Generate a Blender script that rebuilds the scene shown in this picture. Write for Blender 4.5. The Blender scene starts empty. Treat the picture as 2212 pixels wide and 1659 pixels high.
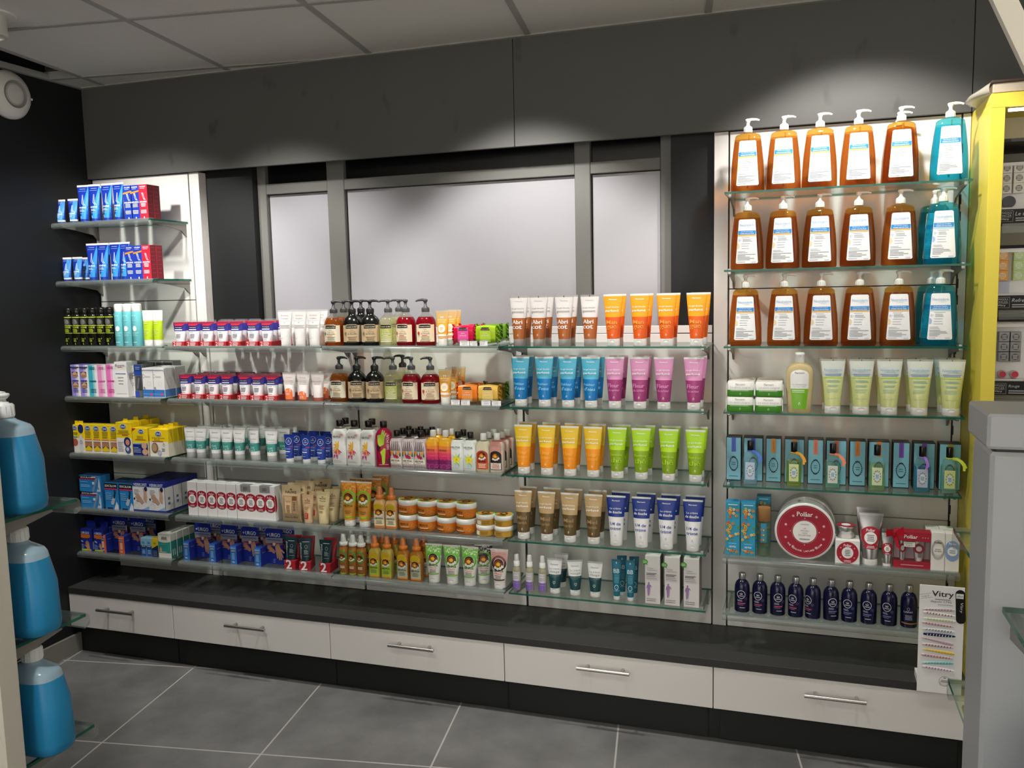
import bpy, bmesh, math, random
from mathutils import Vector, Matrix
random.seed(7)
sc = bpy.context.scene
C = sc.collection
PI = math.pi
# ------------------------------------------------------------------ materials
MATS = {}
def lin(h):
    h = h.lstrip('#'); o = []
    for i in (0, 2, 4):
        c = int(h[i:i+2], 16) / 255
        o.append(c / 12.92 if c <= .04045 else ((c + .055) / 1.055) ** 2.4)
    return (o[0], o[1], o[2], 1)
def newmat(n):
    m = bpy.data.materials.new(n); m.use_nodes = True
    nt = m.node_tree; nt.nodes.clear()
    out = nt.nodes.new('ShaderNodeOutputMaterial')
    return m, nt, out
def principled(nt, col, rough=.4, metal=0, spec=.5, coat=0):
    b = nt.nodes.new('ShaderNodeBsdfPrincipled')
    b.inputs['Base Color'].default_value = col
    b.inputs['Roughness'].default_value = rough
    b.inputs['Metallic'].default_value = metal
    b.inputs['Specular IOR Level'].default_value = spec
    b.inputs['Coat Weight'].default_value = coat
    return b
def see_through(nt, out, tint, body, op, gloss=.05, fres=1.45, trans=.5):
    """clear or tinted see-through sheet: tinted transparency + a share of milky body + mirror reflection by fresnel"""
    tr = nt.nodes.new('ShaderNodeBsdfTransparent'); tr.inputs[0].default_value = tint
    last = tr
    if op > 0:
        d = nt.nodes.new('ShaderNodeBsdfDiffuse'); d.inputs[0].default_value = body
        tl = nt.nodes.new('ShaderNodeBsdfTranslucent'); tl.inputs[0].default_value = body
        mx = nt.nodes.new('ShaderNodeMixShader'); mx.inputs[0].default_value = trans if op < .5 else .12
        nt.links.new(d.outputs[0], mx.inputs[1]); nt.links.new(tl.outputs[0], mx.inputs[2])
        m2 = nt.nodes.new('ShaderNodeMixShader'); m2.inputs[0].default_value = op
        nt.links.new(tr.outputs[0], m2.inputs[1]); nt.links.new(mx.outputs[0], m2.inputs[2])
        last = m2
    g = nt.nodes.new('ShaderNodeBsdfGlossy'); g.inputs['Roughness'].default_value = gloss
    f = nt.nodes.new('ShaderNodeFresnel')
    ge = nt.nodes.new('ShaderNodeNewGeometry'); ri = nt.nodes.new('ShaderNodeMapRange')   # thin sheet: the same reflection from either side
    ri.inputs[3].default_value = fres; ri.inputs[4].default_value = 1 / fres
    nt.links.new(ge.outputs['Backfacing'], ri.inputs[0]); nt.links.new(ri.outputs[0], f.inputs['IOR'])
    m3 = nt.nodes.new('ShaderNodeMixShader')
    nt.links.new(f.outputs[0], m3.inputs[0]); nt.links.new(last.outputs[0], m3.inputs[1]); nt.links.new(g.outputs[0], m3.inputs[2])
    nt.links.new(m3.outputs[0], out.inputs[0])
def M(code):
    """material codes: p plastic, g glossy plastic, k cardboard, i print ink, m metal, t:tint:body:opacity see-through"""
    if code in MATS: return MATS[code]
    kind, _, rest = code.partition(':')
    m, nt, out = newmat(code.replace('#', '').replace(':', '_'))
    if kind == 't':
        a = rest.split(':')
        see_through(nt, out, lin(a[0]), lin(a[1]), float(a[2]), float(a[3]) if len(a) > 3 else .05)
    else:
        r, me, sp, co = {'p': (.38, 0, .5, 0), 'g': (.2, 0, .45, .1), 'k': (.5, 0, .4, 0), 'i': (.45, 0, .4, 0), 'm': (.34, 1, .5, 0), 'f': (.8, 0, .2, 0)}[kind]
        b = principled(nt, lin(rest), r, me, sp, co)
        n = nt.nodes.new('ShaderNodeTexNoise'); n.inputs['Scale'].default_value = 90 if kind == 'k' else 35
        mr = nt.nodes.new('ShaderNodeMapRange')
        dv = .01 if kind == 'm' else .05; mr.inputs[3].default_value = max(.05, r - dv); mr.inputs[4].default_value = r + dv
        nt.links.new(n.outputs[0], mr.inputs[0]); nt.links.new(mr.outputs[0], b.inputs['Roughness'])
        nt.links.new(b.outputs[0], out.inputs[0])
    MATS[code] = m
    return m
# ------------------------------------------------------------------ mesh helper
def sellipse(z, a, b, cx=0, cy=0, n=2., seg=24):
    o = []
    for k in range(seg):
        t = 2 * PI * (k + .5) / seg
        c, s = math.cos(t), math.sin(t)
        o.append((cx + a * math.copysign(abs(c) ** (2 / n), c), cy + b * math.copysign(abs(s) ** (2 / n), s), z))
    return o
class MB:
    def __init__(s): s.v = []; s.f = []; s.m = []; s.sm = []; s.mats = []
    def mi(s, code):
        if code not in s.mats: s.mats.append(code)
        return s.mats.index(code)
    def face(s, idx, mat, smooth=False):
        s.f.append(tuple(idx)); s.m.append(s.mi(mat)); s.sm.append(smooth)
    def add(s, pts):
        k = len(s.v); s.v.extend(pts); return k
    def quad(s, a, b, c, d, mat):
        k = s.add([a, b, c, d]); s.face((k, k+1, k+2, k+3), mat)
    def loft(s, rings, mats, bot=None, top=None, smooth=True):
        n = len(rings[0]); ks = [s.add(r) for r in rings]
        for i in range(len(rings) - 1):
            mt = mats if isinstance(mats, str) else mats[i]
            for j in range(n):
                j2 = (j + 1) % n
                s.face((ks[i]+j, ks[i]+j2, ks[i+1]+j2, ks[i+1]+j), mt, smooth)
        m0 = mats if isinstance(mats, str) else mats[0]; m1 = mats if isinstance(mats, str) else mats[-1]
        if bot is not False:
            k = s.add(rings[0]); s.face(tuple(k + j for j in reversed(range(n))), bot or m0)
        if top is not False:
            k = s.add(rings[-1]); s.face(tuple(k + j for j in range(n)), top or m1)
    def lathe(s, prof, mat, cx=0, cy=0, seg=20, bot=None, top=None, sx=1, sy=1, n=2.):
        s.loft([sellipse(z, r * sx, r * sy, cx, cy, n, seg) for z, r in prof], mat, bot, top)
    def box(s, x0, x1, y0, y1, z0, z1, mat, c=0, front=None, side=None, topm=None, back=None):
        """box with small chamfered vertical edges (c); per-face materials"""
        fm, sd, tm, bm_ = front or mat, side or mat, topm or mat, back or mat
        if c <= 0:
            k = s.add([(x0,y0,z0),(x1,y0,z0),(x1,y1,z0),(x0,y1,z0),(x0,y0,z1),(x1,y0,z1),(x1,y1,z1),(x0,y1,z1)])
            for f, m in (((0,3,2,1),mat),((4,5,6,7),tm),((0,1,5,4),fm),((1,2,6,5),sd),((2,3,7,6),bm_),((3,0,4,7),sd)):
                s.face([k+i for i in f], m)
            return
        def rg(z, i):
            return [(x0+c+i*.0,y0+i,z),(x1-c,y0+i,z),(x1-i,y0+c,z),(x1-i,y1-c,z),(x1-c,y1-i,z),(x0+c,y1-i,z),(x0+i,y1-c,z),(x0+i,y0+c,z)]
        R = [rg(z0, c*.6), rg(z0+c, 0), rg(z1-c, 0), rg(z1, c*.6)]
        ks = [s.add(r) for r in R]; fmats = [fm, fm, sd, bm_, bm_, bm_, sd, fm]
        for i in range(3):
            for j in range(8):
                j2 = (j+1) % 8
                s.face((ks[i]+j, ks[i]+j2, ks[i+1]+j2, ks[i+1]+j), tm if i == 2 and fm == sd else fmats[j])
        s.face([ks[0]+j for j in reversed(range(8))], mat); s.face([ks[3]+j for j in range(8)], tm)
    def cyl(s, p0, p1, r, mat, seg=10, r1=None):
        a, b = Vector(p0), Vector(p1); d = (b - a).normalized()
        u = d.orthogonal().normalized(); w = d.cross(u)
        r1 = r if r1 is None else r1
        R = []
        for p, rr in ((a, r), (b, r1)):
            R.append([tuple(p + u * rr * math.cos(2*PI*k/seg) + w * rr * math.sin(2*PI*k/seg)) for k in range(seg)])
        s.loft(R, mat)
    def tube(s, pts, r, mat, seg=8):
        P = [Vector(p) for p in pts]; R = []
        rr = r if isinstance(r, (list, tuple)) else [r] * len(P)
        for i, p in enumerate(P):
            d = (P[min(i+1, len(P)-1)] - P[max(i-1, 0)]).normalized()
            u = d.cross(Vector((0, 1, 0)))
            if u.length < 1e-3: u = d.cross(Vector((1, 0, 0)))
            u.normalize(); w = d.cross(u)
            R.append([tuple(p + u * rr[i] * math.cos(2*PI*k/seg) + w * rr[i] * math.sin(2*PI*k/seg)) for k in range(seg)])
        s.loft(R, mat)
    def extrude_x(s, prof, x0, x1, mat, closed=True, smooth=False, ends=True):
        n = len(prof)
        a = s.add([(x0, y, z) for y, z in prof]); b = s.add([(x1, y, z) for y, z in prof])
        for j in range(n if closed else n-1):
            j2 = (j+1) % n
            s.face((a+j, b+j, b+j2, a+j2), mat, smooth)
        if ends and closed:
            s.face([a+j for j in range(n)], mat); s.face([b+j for j in reversed(range(n))], mat)
    def mesh(s, name):
        me = bpy.data.meshes.new(name)
        me.from_pydata(s.v, [], s.f)
        for c in s.mats: me.materials.append(c if not isinstance(c, str) else M(c))
        me.polygons.foreach_set('material_index', s.m)
        me.polygons.foreach_set('use_smooth', s.sm)
        me.update()
        return me
    def build(s, name, parent=None, loc=(0, 0, 0), rz=0):
        o = bpy.data.objects.new(name, s.mesh(name)); C.objects.link(o)
        if parent is not None: o.parent = parent
        o.location = loc; o.rotation_euler = (0, 0, rz)
        return o
# ------------------------------------------------------------------ surfaces that print follows
class Flat:
    def __init__(s, y): s.Y = y
    def y(s, x, z): return s.Y
class Prof:
    """front (-y) side of a lofted body: rows of (z, a, b, n)"""
    def __init__(s, rows, cy=0): s.r = rows; s.cy = cy
    def at(s, z):
        r = s.r
        if z <= r[0][0]: return r[0]
        for p, q in zip(r, r[1:]):
            if p[0] <= z <= q[0]:
                t = (z - p[0]) / max(1e-9, q[0] - p[0])
                return tuple(p[i] + (q[i] - p[i]) * t for i in range(4))
        return r[-1]
    def y(s, x, z):
        _, a, b, n = s.at(z)
        u = min(1, abs(x) / max(a, 1e-6))
        return s.cy - b * (max(0, 1 - u ** n)) ** (1 / n)
E0 = .0005
def rect(mb, S, x0, x1, z0, z1, mat, e=1, x0t=None, x1t=None, step=.005):
    x0t = x0 if x0t is None else x0t; x1t = x1 if x1t is None else x1t
    flat = isinstance(S, Flat)
    nx = 1 if flat else max(1, min(16, int(math.ceil((x1 - x0) / step)))); nz = 1 if flat else max(1, min(12, int(math.ceil((z1 - z0) / .012))))
    k = len(mb.v)
    for j in range(nz + 1):
        t = j / nz; a = x0 + (x0t - x0) * t; b = x1 + (x1t - x1) * t; z = z0 + (z1 - z0) * t
        for i in range(nx + 1):
            x = a + (b - a) * i / nx
            mb.v.append((x, S.y(x, z) - e * E0, z))
    for j in range(nz):
        for i in range(nx):
            p = k + j * (nx + 1) + i
            mb.face((p, p + 1, p + nx + 2, p + nx + 1), mat, not flat)
def disc(mb, S, cx, cz, rx, rz, mat, e=1, seg=22, xlim=None, rin=0):
    k = len(mb.v); nr = 1 if isinstance(S, Flat) else 3
    pts = []
    rr = [rin + (1 - rin) * j / nr for j in range(nr + 1)]
    for q in rr:
        for i in range(seg):
            t = 2 * PI * i / seg; x = cx + rx * q * math.cos(t); z = cz + rz * q * math.sin(t)
            if xlim: x = min(max(x, xlim[0]), xlim[1])
            mb.v.append((x, S.y(x, z) - e * E0, z))
    for j in range(nr):
        for i in range(seg):
            i2 = (i + 1) % seg
            mb.face((k+j*seg+i, k+j*seg+i2, k+(j+1)*seg+i2, k+(j+1)*seg+i)[::-1], mat, False)
def ring(mb, S, cx, cz, rx, rz, w, mat, e=1, seg=26):
    disc(mb, S, cx, cz, rx, rz, mat, e, seg, rin=1 - w / rx)
def poly(mb, S, pts, mat, e=1):
    k = mb.add([(x, S.y(x, z) - e * E0, z) for x, z in pts])
    mb.face([k + i for i in range(len(pts))], mat)
def capsule(mb, S, p, q, r0, r1, mat, e=1, seg=6):
    dx, dz = q[0]-p[0], q[1]-p[1]; a = math.atan2(dz, dx); pts = []
    for i in range(seg+1):
        t = a + PI/2 + PI*i/seg; pts.append((p[0]+r0*math.cos(t), p[1]+r0*math.sin(t)))
    for i in range(seg+1):
        t = a - PI/2 + PI*i/seg; pts.append((q[0]+r1*math.cos(t), q[1]+r1*math.sin(t)))
    poly(mb, S, pts, mat, e)
TXT = {}
def glyphs(s, bold):
    key = (s, bold)
    if key in TXT: return TXT[key]
    cu = bpy.data.curves.new('t', 'FONT'); cu.body = s; cu.resolution_u = 2; cu.align_x = 'CENTER'
    if bold: cu.offset = bold
    ob = bpy.data.objects.new('t', cu); C.objects.link(ob)
    dg = bpy.context.evaluated_depsgraph_get()
    me = bpy.data.meshes.new_from_object(ob.evaluated_get(dg))
    bm = bmesh.new(); bm.from_mesh(me)
    bmesh.ops.remove_doubles(bm, verts=bm.verts, dist=1e-4)
    bmesh.ops.triangulate(bm, faces=bm.faces)
    V = [(v.co.x, v.co.y) for v in bm.verts]
    for i, v in enumerate(bm.verts): v.index = i
    F = [tuple(v.index for v in f.verts) for f in bm.faces]
    bm.free(); bpy.data.objects.remove(ob); bpy.data.curves.remove(cu); bpy.data.meshes.remove(me)
    x0 = min(v[0] for v in V); x1 = max(v[0] for v in V); y0 = min(v[1] for v in V); y1 = max(v[1] for v in V)
    TXT[key] = (V, F, x0, x1, y0, y1)
    return TXT[key]
def text(mb, S, s, cx, cz, w=None, h=None, mat='i:#ffffff', e=2, bold=0, rot=0, shear=0, align='c'):
    """s centred at (cx, cz): w = printed width, h = printed height of the whole line (either or both)"""
    if bold > .012:     # heavy lettering: three close strokes
        V, F, x0, x1, y0, y1 = glyphs(s, .008)
        q = (w / (x1 - x0) if w else h / (y1 - y0)) * bold * .55
        for d in (-1, 1): text(mb, S, s, cx + d*q*math.cos(rot), cz + d*q*math.sin(rot), w, h, mat, e + d*.12, .008, rot, shear, align)
        bold = .008
    V, F, x0, x1, y0, y1 = glyphs(s, bold)
    sx = w / (x1 - x0) if w else None; sz = h / (y1 - y0) if h else None
    sx = sx or sz; sz = sz or sx
    mx, mz = (x0 + x1) / 2, (y0 + y1) / 2
    if align == 'l': cx = cx + (x1 - x0) / 2 * sx
    c, q = math.cos(rot), math.sin(rot)
    P = []
    for x, y in V:
        a = (x - mx) * sx; b = (y - mz) * sz; a += shear * b
        P.append((cx + a * c - b * q, cz + a * q + b * c))
    T = list(F)
    if not isinstance(S, Flat):
        # split long triangle edges so that the letters bend round the surface
        for it in range(2):
            mid = {}; NT = []
            def m_(i, j):
                if (P[i][0]-P[j][0])**2 < .0032**2: return None
                k = (min(i, j), max(i, j))
                if k not in mid:
                    P.append(((P[i][0]+P[j][0])/2, (P[i][1]+P[j][1])/2)); mid[k] = len(P)-1
                return mid[k]
            for a, b, d in T:
                e1, e2, e3 = m_(a, b), m_(b, d), m_(d, a)
                n = [e1, e2, e3]
                if all(k is None for k in n): NT.append((a, b, d)); continue
                pl = [a]
                for v, k in ((b, e1), (d, e2), (None, e3)):
                    if k is not None: pl.append(k)
                    if v is not None: pl.append(v)
                for i in range(1, len(pl)-1): NT.append((pl[0], pl[i], pl[i+1]))
            T = NT
    k = mb.add([(x, S.y(x, z) - e * E0, z) for x, z in P])
    for t in T: mb.face([k + i for i in t], mat)
def lines(mb, S, x0, x1, z, n, dz, mat='i:#8a8a8a', e=2, rnd=.35, th=.42, center=False):
    """n rows of print too fine to read"""
    for i in range(n):
        L = (x1 - x0) * (1 - rnd * random.random())
        a = (x0 + x1) / 2 - L / 2 if center else x0
        rect(mb, S, a, a + L, z - i * dz - th * dz, z - i * dz, mat, e)
def drop(mb, S, cx, cz, r, mat, e=2, back=None):
    out = []
    for i in range(15):
        t = -PI * .5 + 2 * PI * i / 15 + .0
        out.append((cx + r * .62 * math.cos(t), cz + r * .62 * math.sin(t)))
    out = [(cx + r * .62 * math.cos(t), cz + r * .62 * math.sin(t)) for t in [math.radians(a) for a in range(150, 391, 24)]] + [(cx + .05*r, cz + r * 1.35)]
    poly(mb, S, out, mat, e)
    if back: poly(mb, S, [(cx + (x - cx) * .66, cz - .02*r + (z - cz) * .66) for x, z in out], back, e + .5)
def hand(mb, S, cx, cz, s, mat, rot=0, e=2, flip=1):
    c, q = math.cos(rot), math.sin(rot)
    def T(x, z): x *= flip; return (cx + s * (x * c - z * q), cz + s * (x * q + z * c))
    poly(mb, S, [T(-.32,-.9), T(.25,-.9), T(.34,-.2), T(.36,.18), T(-.36,.18), T(-.38,-.2)], mat, e)
    for p0, p1, r in (((-.27,.1),(-.36,.72),.1),((-.09,.12),(-.11,.92),.105),((.1,.12),(.12,.88),.1),((.27,.08),(.34,.66),.085),((-.3,-.25),(-.66,.22),.1)):
        a, b = T(*p0), T(*p1); capsule(mb, S, a, b, r*s, r*s*.85, mat, e + .2)
# ------------------------------------------------------------------ things
def tag(o, label=None, cat=None, group=None, kind=None):
    if label: o['label'] = label
    if cat: o['category'] = cat
    if group: o['group'] = group
    if kind: o['kind'] = kind
    return o
def thing(name, loc=(0, 0, 0), rz=0, label=None, cat=None, group=None):
    o = bpy.data.objects.new(name, None); C.objects.link(o)
    o.empty_display_size = .02
    o.location = loc; o.rotation_euler = (0, 0, rz)
    return tag(o, label, cat, group)
PROTO = {}
SCALE = {}
KIDS = {}
def dup(root, key):
    r = root.copy(); C.objects.link(r)
    def rec(src, dst):
        for ch in list(src.children):
            c = ch.copy(); C.objects.link(c); c.parent = dst; rec(ch, c)
    rec(root, r)
    return r
def inst(key, x, y, z, label, group=None, rz=0, tilt=0, lean=0):
    """one thing: the first of a kind is built by its maker, every further one is a copy with copies of its parts"""
    fn, cat = MAKERS[key]
    if key not in PROTO:
        o = fn(); PROTO[key] = o
        tag(o, None, cat)
        if key in SCALE: o.scale = SCALE[key]
    else:
        o = dup(PROTO[key], key)
        if 'group' in o: del o['group']
    o.location = (x, y, z); o.rotation_euler = (lean, tilt, rz)
    tag(o, label, None, group)
    return o
MAKERS = {}
def maker(key, cat):
    def deco(fn): MAKERS[key] = (fn, cat); return fn
    return deco
ORD = ['first', 'second', 'third', 'fourth', 'fifth', 'sixth', 'seventh', 'eighth', 'ninth', 'tenth', 'eleventh']
def row(key, xs, y, z, text_, group, rzs=None, where='from the left', jit=.0, ys=None, tilts=None):
    n = len(xs)
    for i, x in enumerate(xs):
        w = ORD[i]
        if n > 2 and i == n - 1 and 'left' in where: lab = text_.replace('@', 'rightmost')
        elif n > 1 and i == 0 and 'left' in where: lab = text_.replace('@', 'leftmost')
        elif n == 2 and 'left' in where: lab = text_.replace('@', 'right-hand')
        else: lab = text_.replace('@', w)
        inst(key, x, (ys[i] if ys else y), z, lab, group, (rzs[i] if rzs else random.uniform(-jit, jit)), (tilts[i] if tilts else 0))

# ------------------------------------------------------------------ generic packages
WH = 'p:#f2f1ee'
def tube_body(H, w, rb, hc, bands, crimp, n=2.0, crimp_h=.006, curve=1.35, seg=28):
    """squeeze tube standing on its cap: round at the cap, flat at the crimped top. bands = [(z_top, material)] from below"""
    rows = []
    zs = sorted(set([hc - .003] + [b[0] for b in bands] + [hc + (H - crimp_h - hc) * k / 6 for k in range(7)]))
    zs = [z for z in zs if z <= H - crimp_h + 1e-6]
    for z in zs:
        t = max(0, (z - hc) / (H - crimp_h - hc))
        rows.append((z, rb + (w / 2 - rb) * t, max(.0011, rb * (1 - t ** curve)), n))
    rows.append((H - crimp_h, w / 2, .0011, n)); rows.append((H, w / 2, .0010, n))
    rows = [r for i, r in enumerate(rows) if i == 0 or r[0] - rows[i-1][0] > 1e-5]
    mb = MB(); mats = []
    for p, q in zip(rows, rows[1:]):
        zc = (p[0] + q[0]) / 2
        mats.append(crimp if zc > H - crimp_h else next((m for zt, m in bands if zc < zt + 1e-6), bands[-1][1]))
    mb.loft([sellipse(r[0], r[1], r[2], 0, 0, r[3], seg) for r in rows], mats)
    return mb, Prof(rows)
def flip_cap(r, h, mat, dent_shade='p:#c9c8c4', sy=1.0, dentz=.62):
    mb = MB()
    rows = [(0, r*.95, r*.95*sy, 2.), (.0015, r, r*sy, 2.), (h - .002, r*.98, r*.98*sy, 2.), (h, r*.96, r*.96*sy, 2.)]
    mb.loft([sellipse(z, a, b, 0, 0, n, 26) for z, a, b, n in rows], mat)
    if dent_shade:
        S = Prof(rows); disc(mb, S, 0, h*dentz, r*.42, h*.17, dent_shade, 1); disc(mb, S, 0, h*(dentz-.1), r*.36, h*.12, mat, 1.6)  # thumb dent is not modelled: its shade is painted as a crescent
    return mb
def make_tube(name, H, w, rb, hc, bands, crimp, prints, cap_mat=WH, rc=None, dent_shade='p:#c9c8c4', capsy=1., curve=1.35, cap_part='cap', crimp_h=.006):
    t = thing(name)
    mb, S = tube_body(H, w, rb, hc, bands, crimp, curve=curve, crimp_h=crimp_h)
    if prints: prints(mb, S)
    mb.build('body', t)
    flip_cap(rc or rb * 1.0, hc, cap_mat, dent_shade, capsy).build(cap_part, t)
    return t
def carton(name, w, d, h, front, side=None, top=None, prints=None, c=.0008, extra=None):
    """folding box with origin at the middle of its front bottom edge"""
    mb = MB()
    mb.box(-w/2, w/2, 0, d, 0, h, side or front, c, front=front, side=side, topm=top or front)
    # tuck flap seams on the top
    k = M('i:#b9b4aa')
    mb.quad((-w/2+c, d*.06, h+.0004), (w/2-c, d*.06, h+.0004), (w/2-c, d*.06+.0006, h+.0004), (-w/2+c, d*.06+.0006, h+.0004), 'i:#9a958c')
    if prints: prints(mb, Flat(0))
    if extra: extra(mb)
    return mb.build(name)
class Side:
    """the +x face of a carton, so the same print helpers can draw on it (x runs from front to back)"""
def side_print(mb, x, fn):
    s = MB(); fn(s, Flat(0))
    k = mb.add([(x - v[1] , v[0], v[2]) for v in s.v])
    for f, mi_ in zip(s.f, s.m): mb.face([k + i for i in f], s.mats[mi_])
def top_print(mb, z, fn):
    s = MB(); fn(s, Flat(0))
    k = mb.add([(v[0], v[2], z - v[1]) for v in s.v])
    for f, mi_ in zip(s.f, s.m): mb.face([k + i for i in f], s.mats[mi_])
def pump(mat, z, rc, hc, rs, hs, reach, droop=.004, head_r=.008, ang=0, thick=.0035):
    """dispensing pump: ribbed collar, stem, head with a spout reaching to +x"""
    mb = MB()
    mb.lathe([(z, rc*.98), (z+.001, rc), (z+hc-.002, rc*.97), (z+hc, rc*.85)], mat, seg=28)
    for k in range(14):
        a = 2*PI*k/14
        mb.cyl((rc*math.cos(a), rc*math.sin(a), z+.002), (rc*.98*math.cos(a), rc*.98*math.sin(a), z+hc-.003), .0008, mat, 5)
    z1 = z + hc
    mb.lathe([(z1, rc*.62), (z1+.003, rc*.55), (z1+.004, rs), (z1+hs, rs)], mat, seg=16)
    z2 = z1 + hs
    c, s_ = math.cos(ang), math.sin(ang)
    mb.lathe([(z2-.004, rs*1.25), (z2, head_r*.9), (z2+.003, head_r), (z2+.0055, head_r*.9), (z2+.0065, head_r*.5)], mat, seg=18)
    pts = [(-.004, .003), (reach*.35, .0045), (reach*.75, .0035), (reach, .003-droop)]
    mb.tube([(x*c, x*s_, z2+zz) for x, zz in pts], [thick*1.25, thick*1.2, thick, thick*.8], mat, 10)
    return mb
# ------------------------------------------------------------------ shower gels of the fourth bay
def gel(key, top, bot, txtc, l1, l2, two, bot_texts, crimp='p:#e8e6e2', cap=WH, topt='i:#ffffff', dropc=None, split=.477, mid='i:#ffffff', dent_shade='p:#c9c8c4', hole=False):
    def fn():
        H, w, rb, hc = .165, .0635, .0205, .026
        zs = hc + (H - hc) * split
        def pr(mb, S):
            text(mb, S, 'Pharmactiv', 0, .1485, .0265, .0042, topt, 2, .01)
            text(mb, S, l1, -.002, .1235, .042 if len(l1) > 9 else .036, .0062, mid, 2)
            text(mb, S, l2, -.002, .1115, .043 if len(l2) > 6 else .036, .0088, mid, 2, .012)
            for (s_, cx, cz, tw, th, b) in bot_texts: text(mb, S, s_, cx, cz, tw, th, txtc, 2, b)
            drop(mb, S, 0, .034, .0042, dropc or 'i:#ffe9d0', 2, bot)
            if hole: rect(mb, S, -.0012, .0012, H-.0065, H-.001, 'i:#2a2422', 2)
        return make_tube('shower_gel_tube', H, w, rb, hc, [(zs, bot), (H, top)], crimp, pr, cap, dent_shade=dent_shade)
    MAKERS[key] = (fn, 'tube')
gel('abricot', 'p:#e2dddb', 'p:#b0622c', 'i:#fbf3f0', 'Le gel douche', 'gommant', 0, [('Abri', -.003, .079, .035, .0135, .03), ('cot', -.004, .062, .034, .0125, .03)],
    't:#f4f2f0:#dcd8d4:.45', 't:#d9d0c8:#cfc8c2:.6', 'i:#c8c0bc', mid='i:#9a9390', dent_shade=None, hole=True)
gel('mangue', 'p:#f8a41a', 'p:#e35e1a', 'i:#f6a044', 'Le gel douche', 'parfumé', 0, [('Man', -.003, .076, .034, .0125, .03), ('gue', -.003, .0585, .033, .0150, .03)])
gel('eau', 'p:#55b4d4', 'p:#0a78bb', 'i:#8bd0ee', 'Le gel douche', 'parfumé', 0, [('Fraîcheur', -.002, .075, .036, .0085, .01), ("d'eau", -.002, .0605, .036, .0115, .025)])
gel('cerisier', 'p:#dd93bf', 'p:#9d3a74', 'i:#e08fc2', 'Le gel douche', 'parfumé', 0, [('Fleur', -.002, .0735, .037, .0125, .025), ('de cerisier', -.001, .0585, .036, .0075, .01)])
gel('tiare', 'p:#f2c52a', 'p:#f2951a', 'i:#f8b93c', 'Le gel douche', 'parfumé', 0, [('Fleur', -.002, .0735, .037, .0125, .025), ('de tiaré', -.001, .0585, .033, .0085, .01)])
gel('bambou', 'p:#b2de1c', 'p:#86a81a', 'i:#b4dc2a', 'Le gel douche', 'parfumé', 0, [('Bambou', -.002, .0775, .038, .0085, .01), ('thé', -.002, .060, .036, .0160, .03)])
gel('miel', 'p:#c4a374', 'p:#64502e', 'i:#a68a62', 'Le gel douche', 'parfumé', 0, [('Miel', -.002, .0735, .034, .0125, .02), ('karité', -.002, .0565, .034, .0100, .015)])
gel('quart', 'p:#12338c', 'p:#f0eff0', 'i:#2a4a9a', 'La crème', 'de douche', 0, [('1/4 de', -.001, .0735, .035, .0100, .015), ('crème', -.001, .0585, .035, .0100, .015)], dropc='i:#7a8cc0', split=.5, dent_shade='p:#dad9d6')
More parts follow.
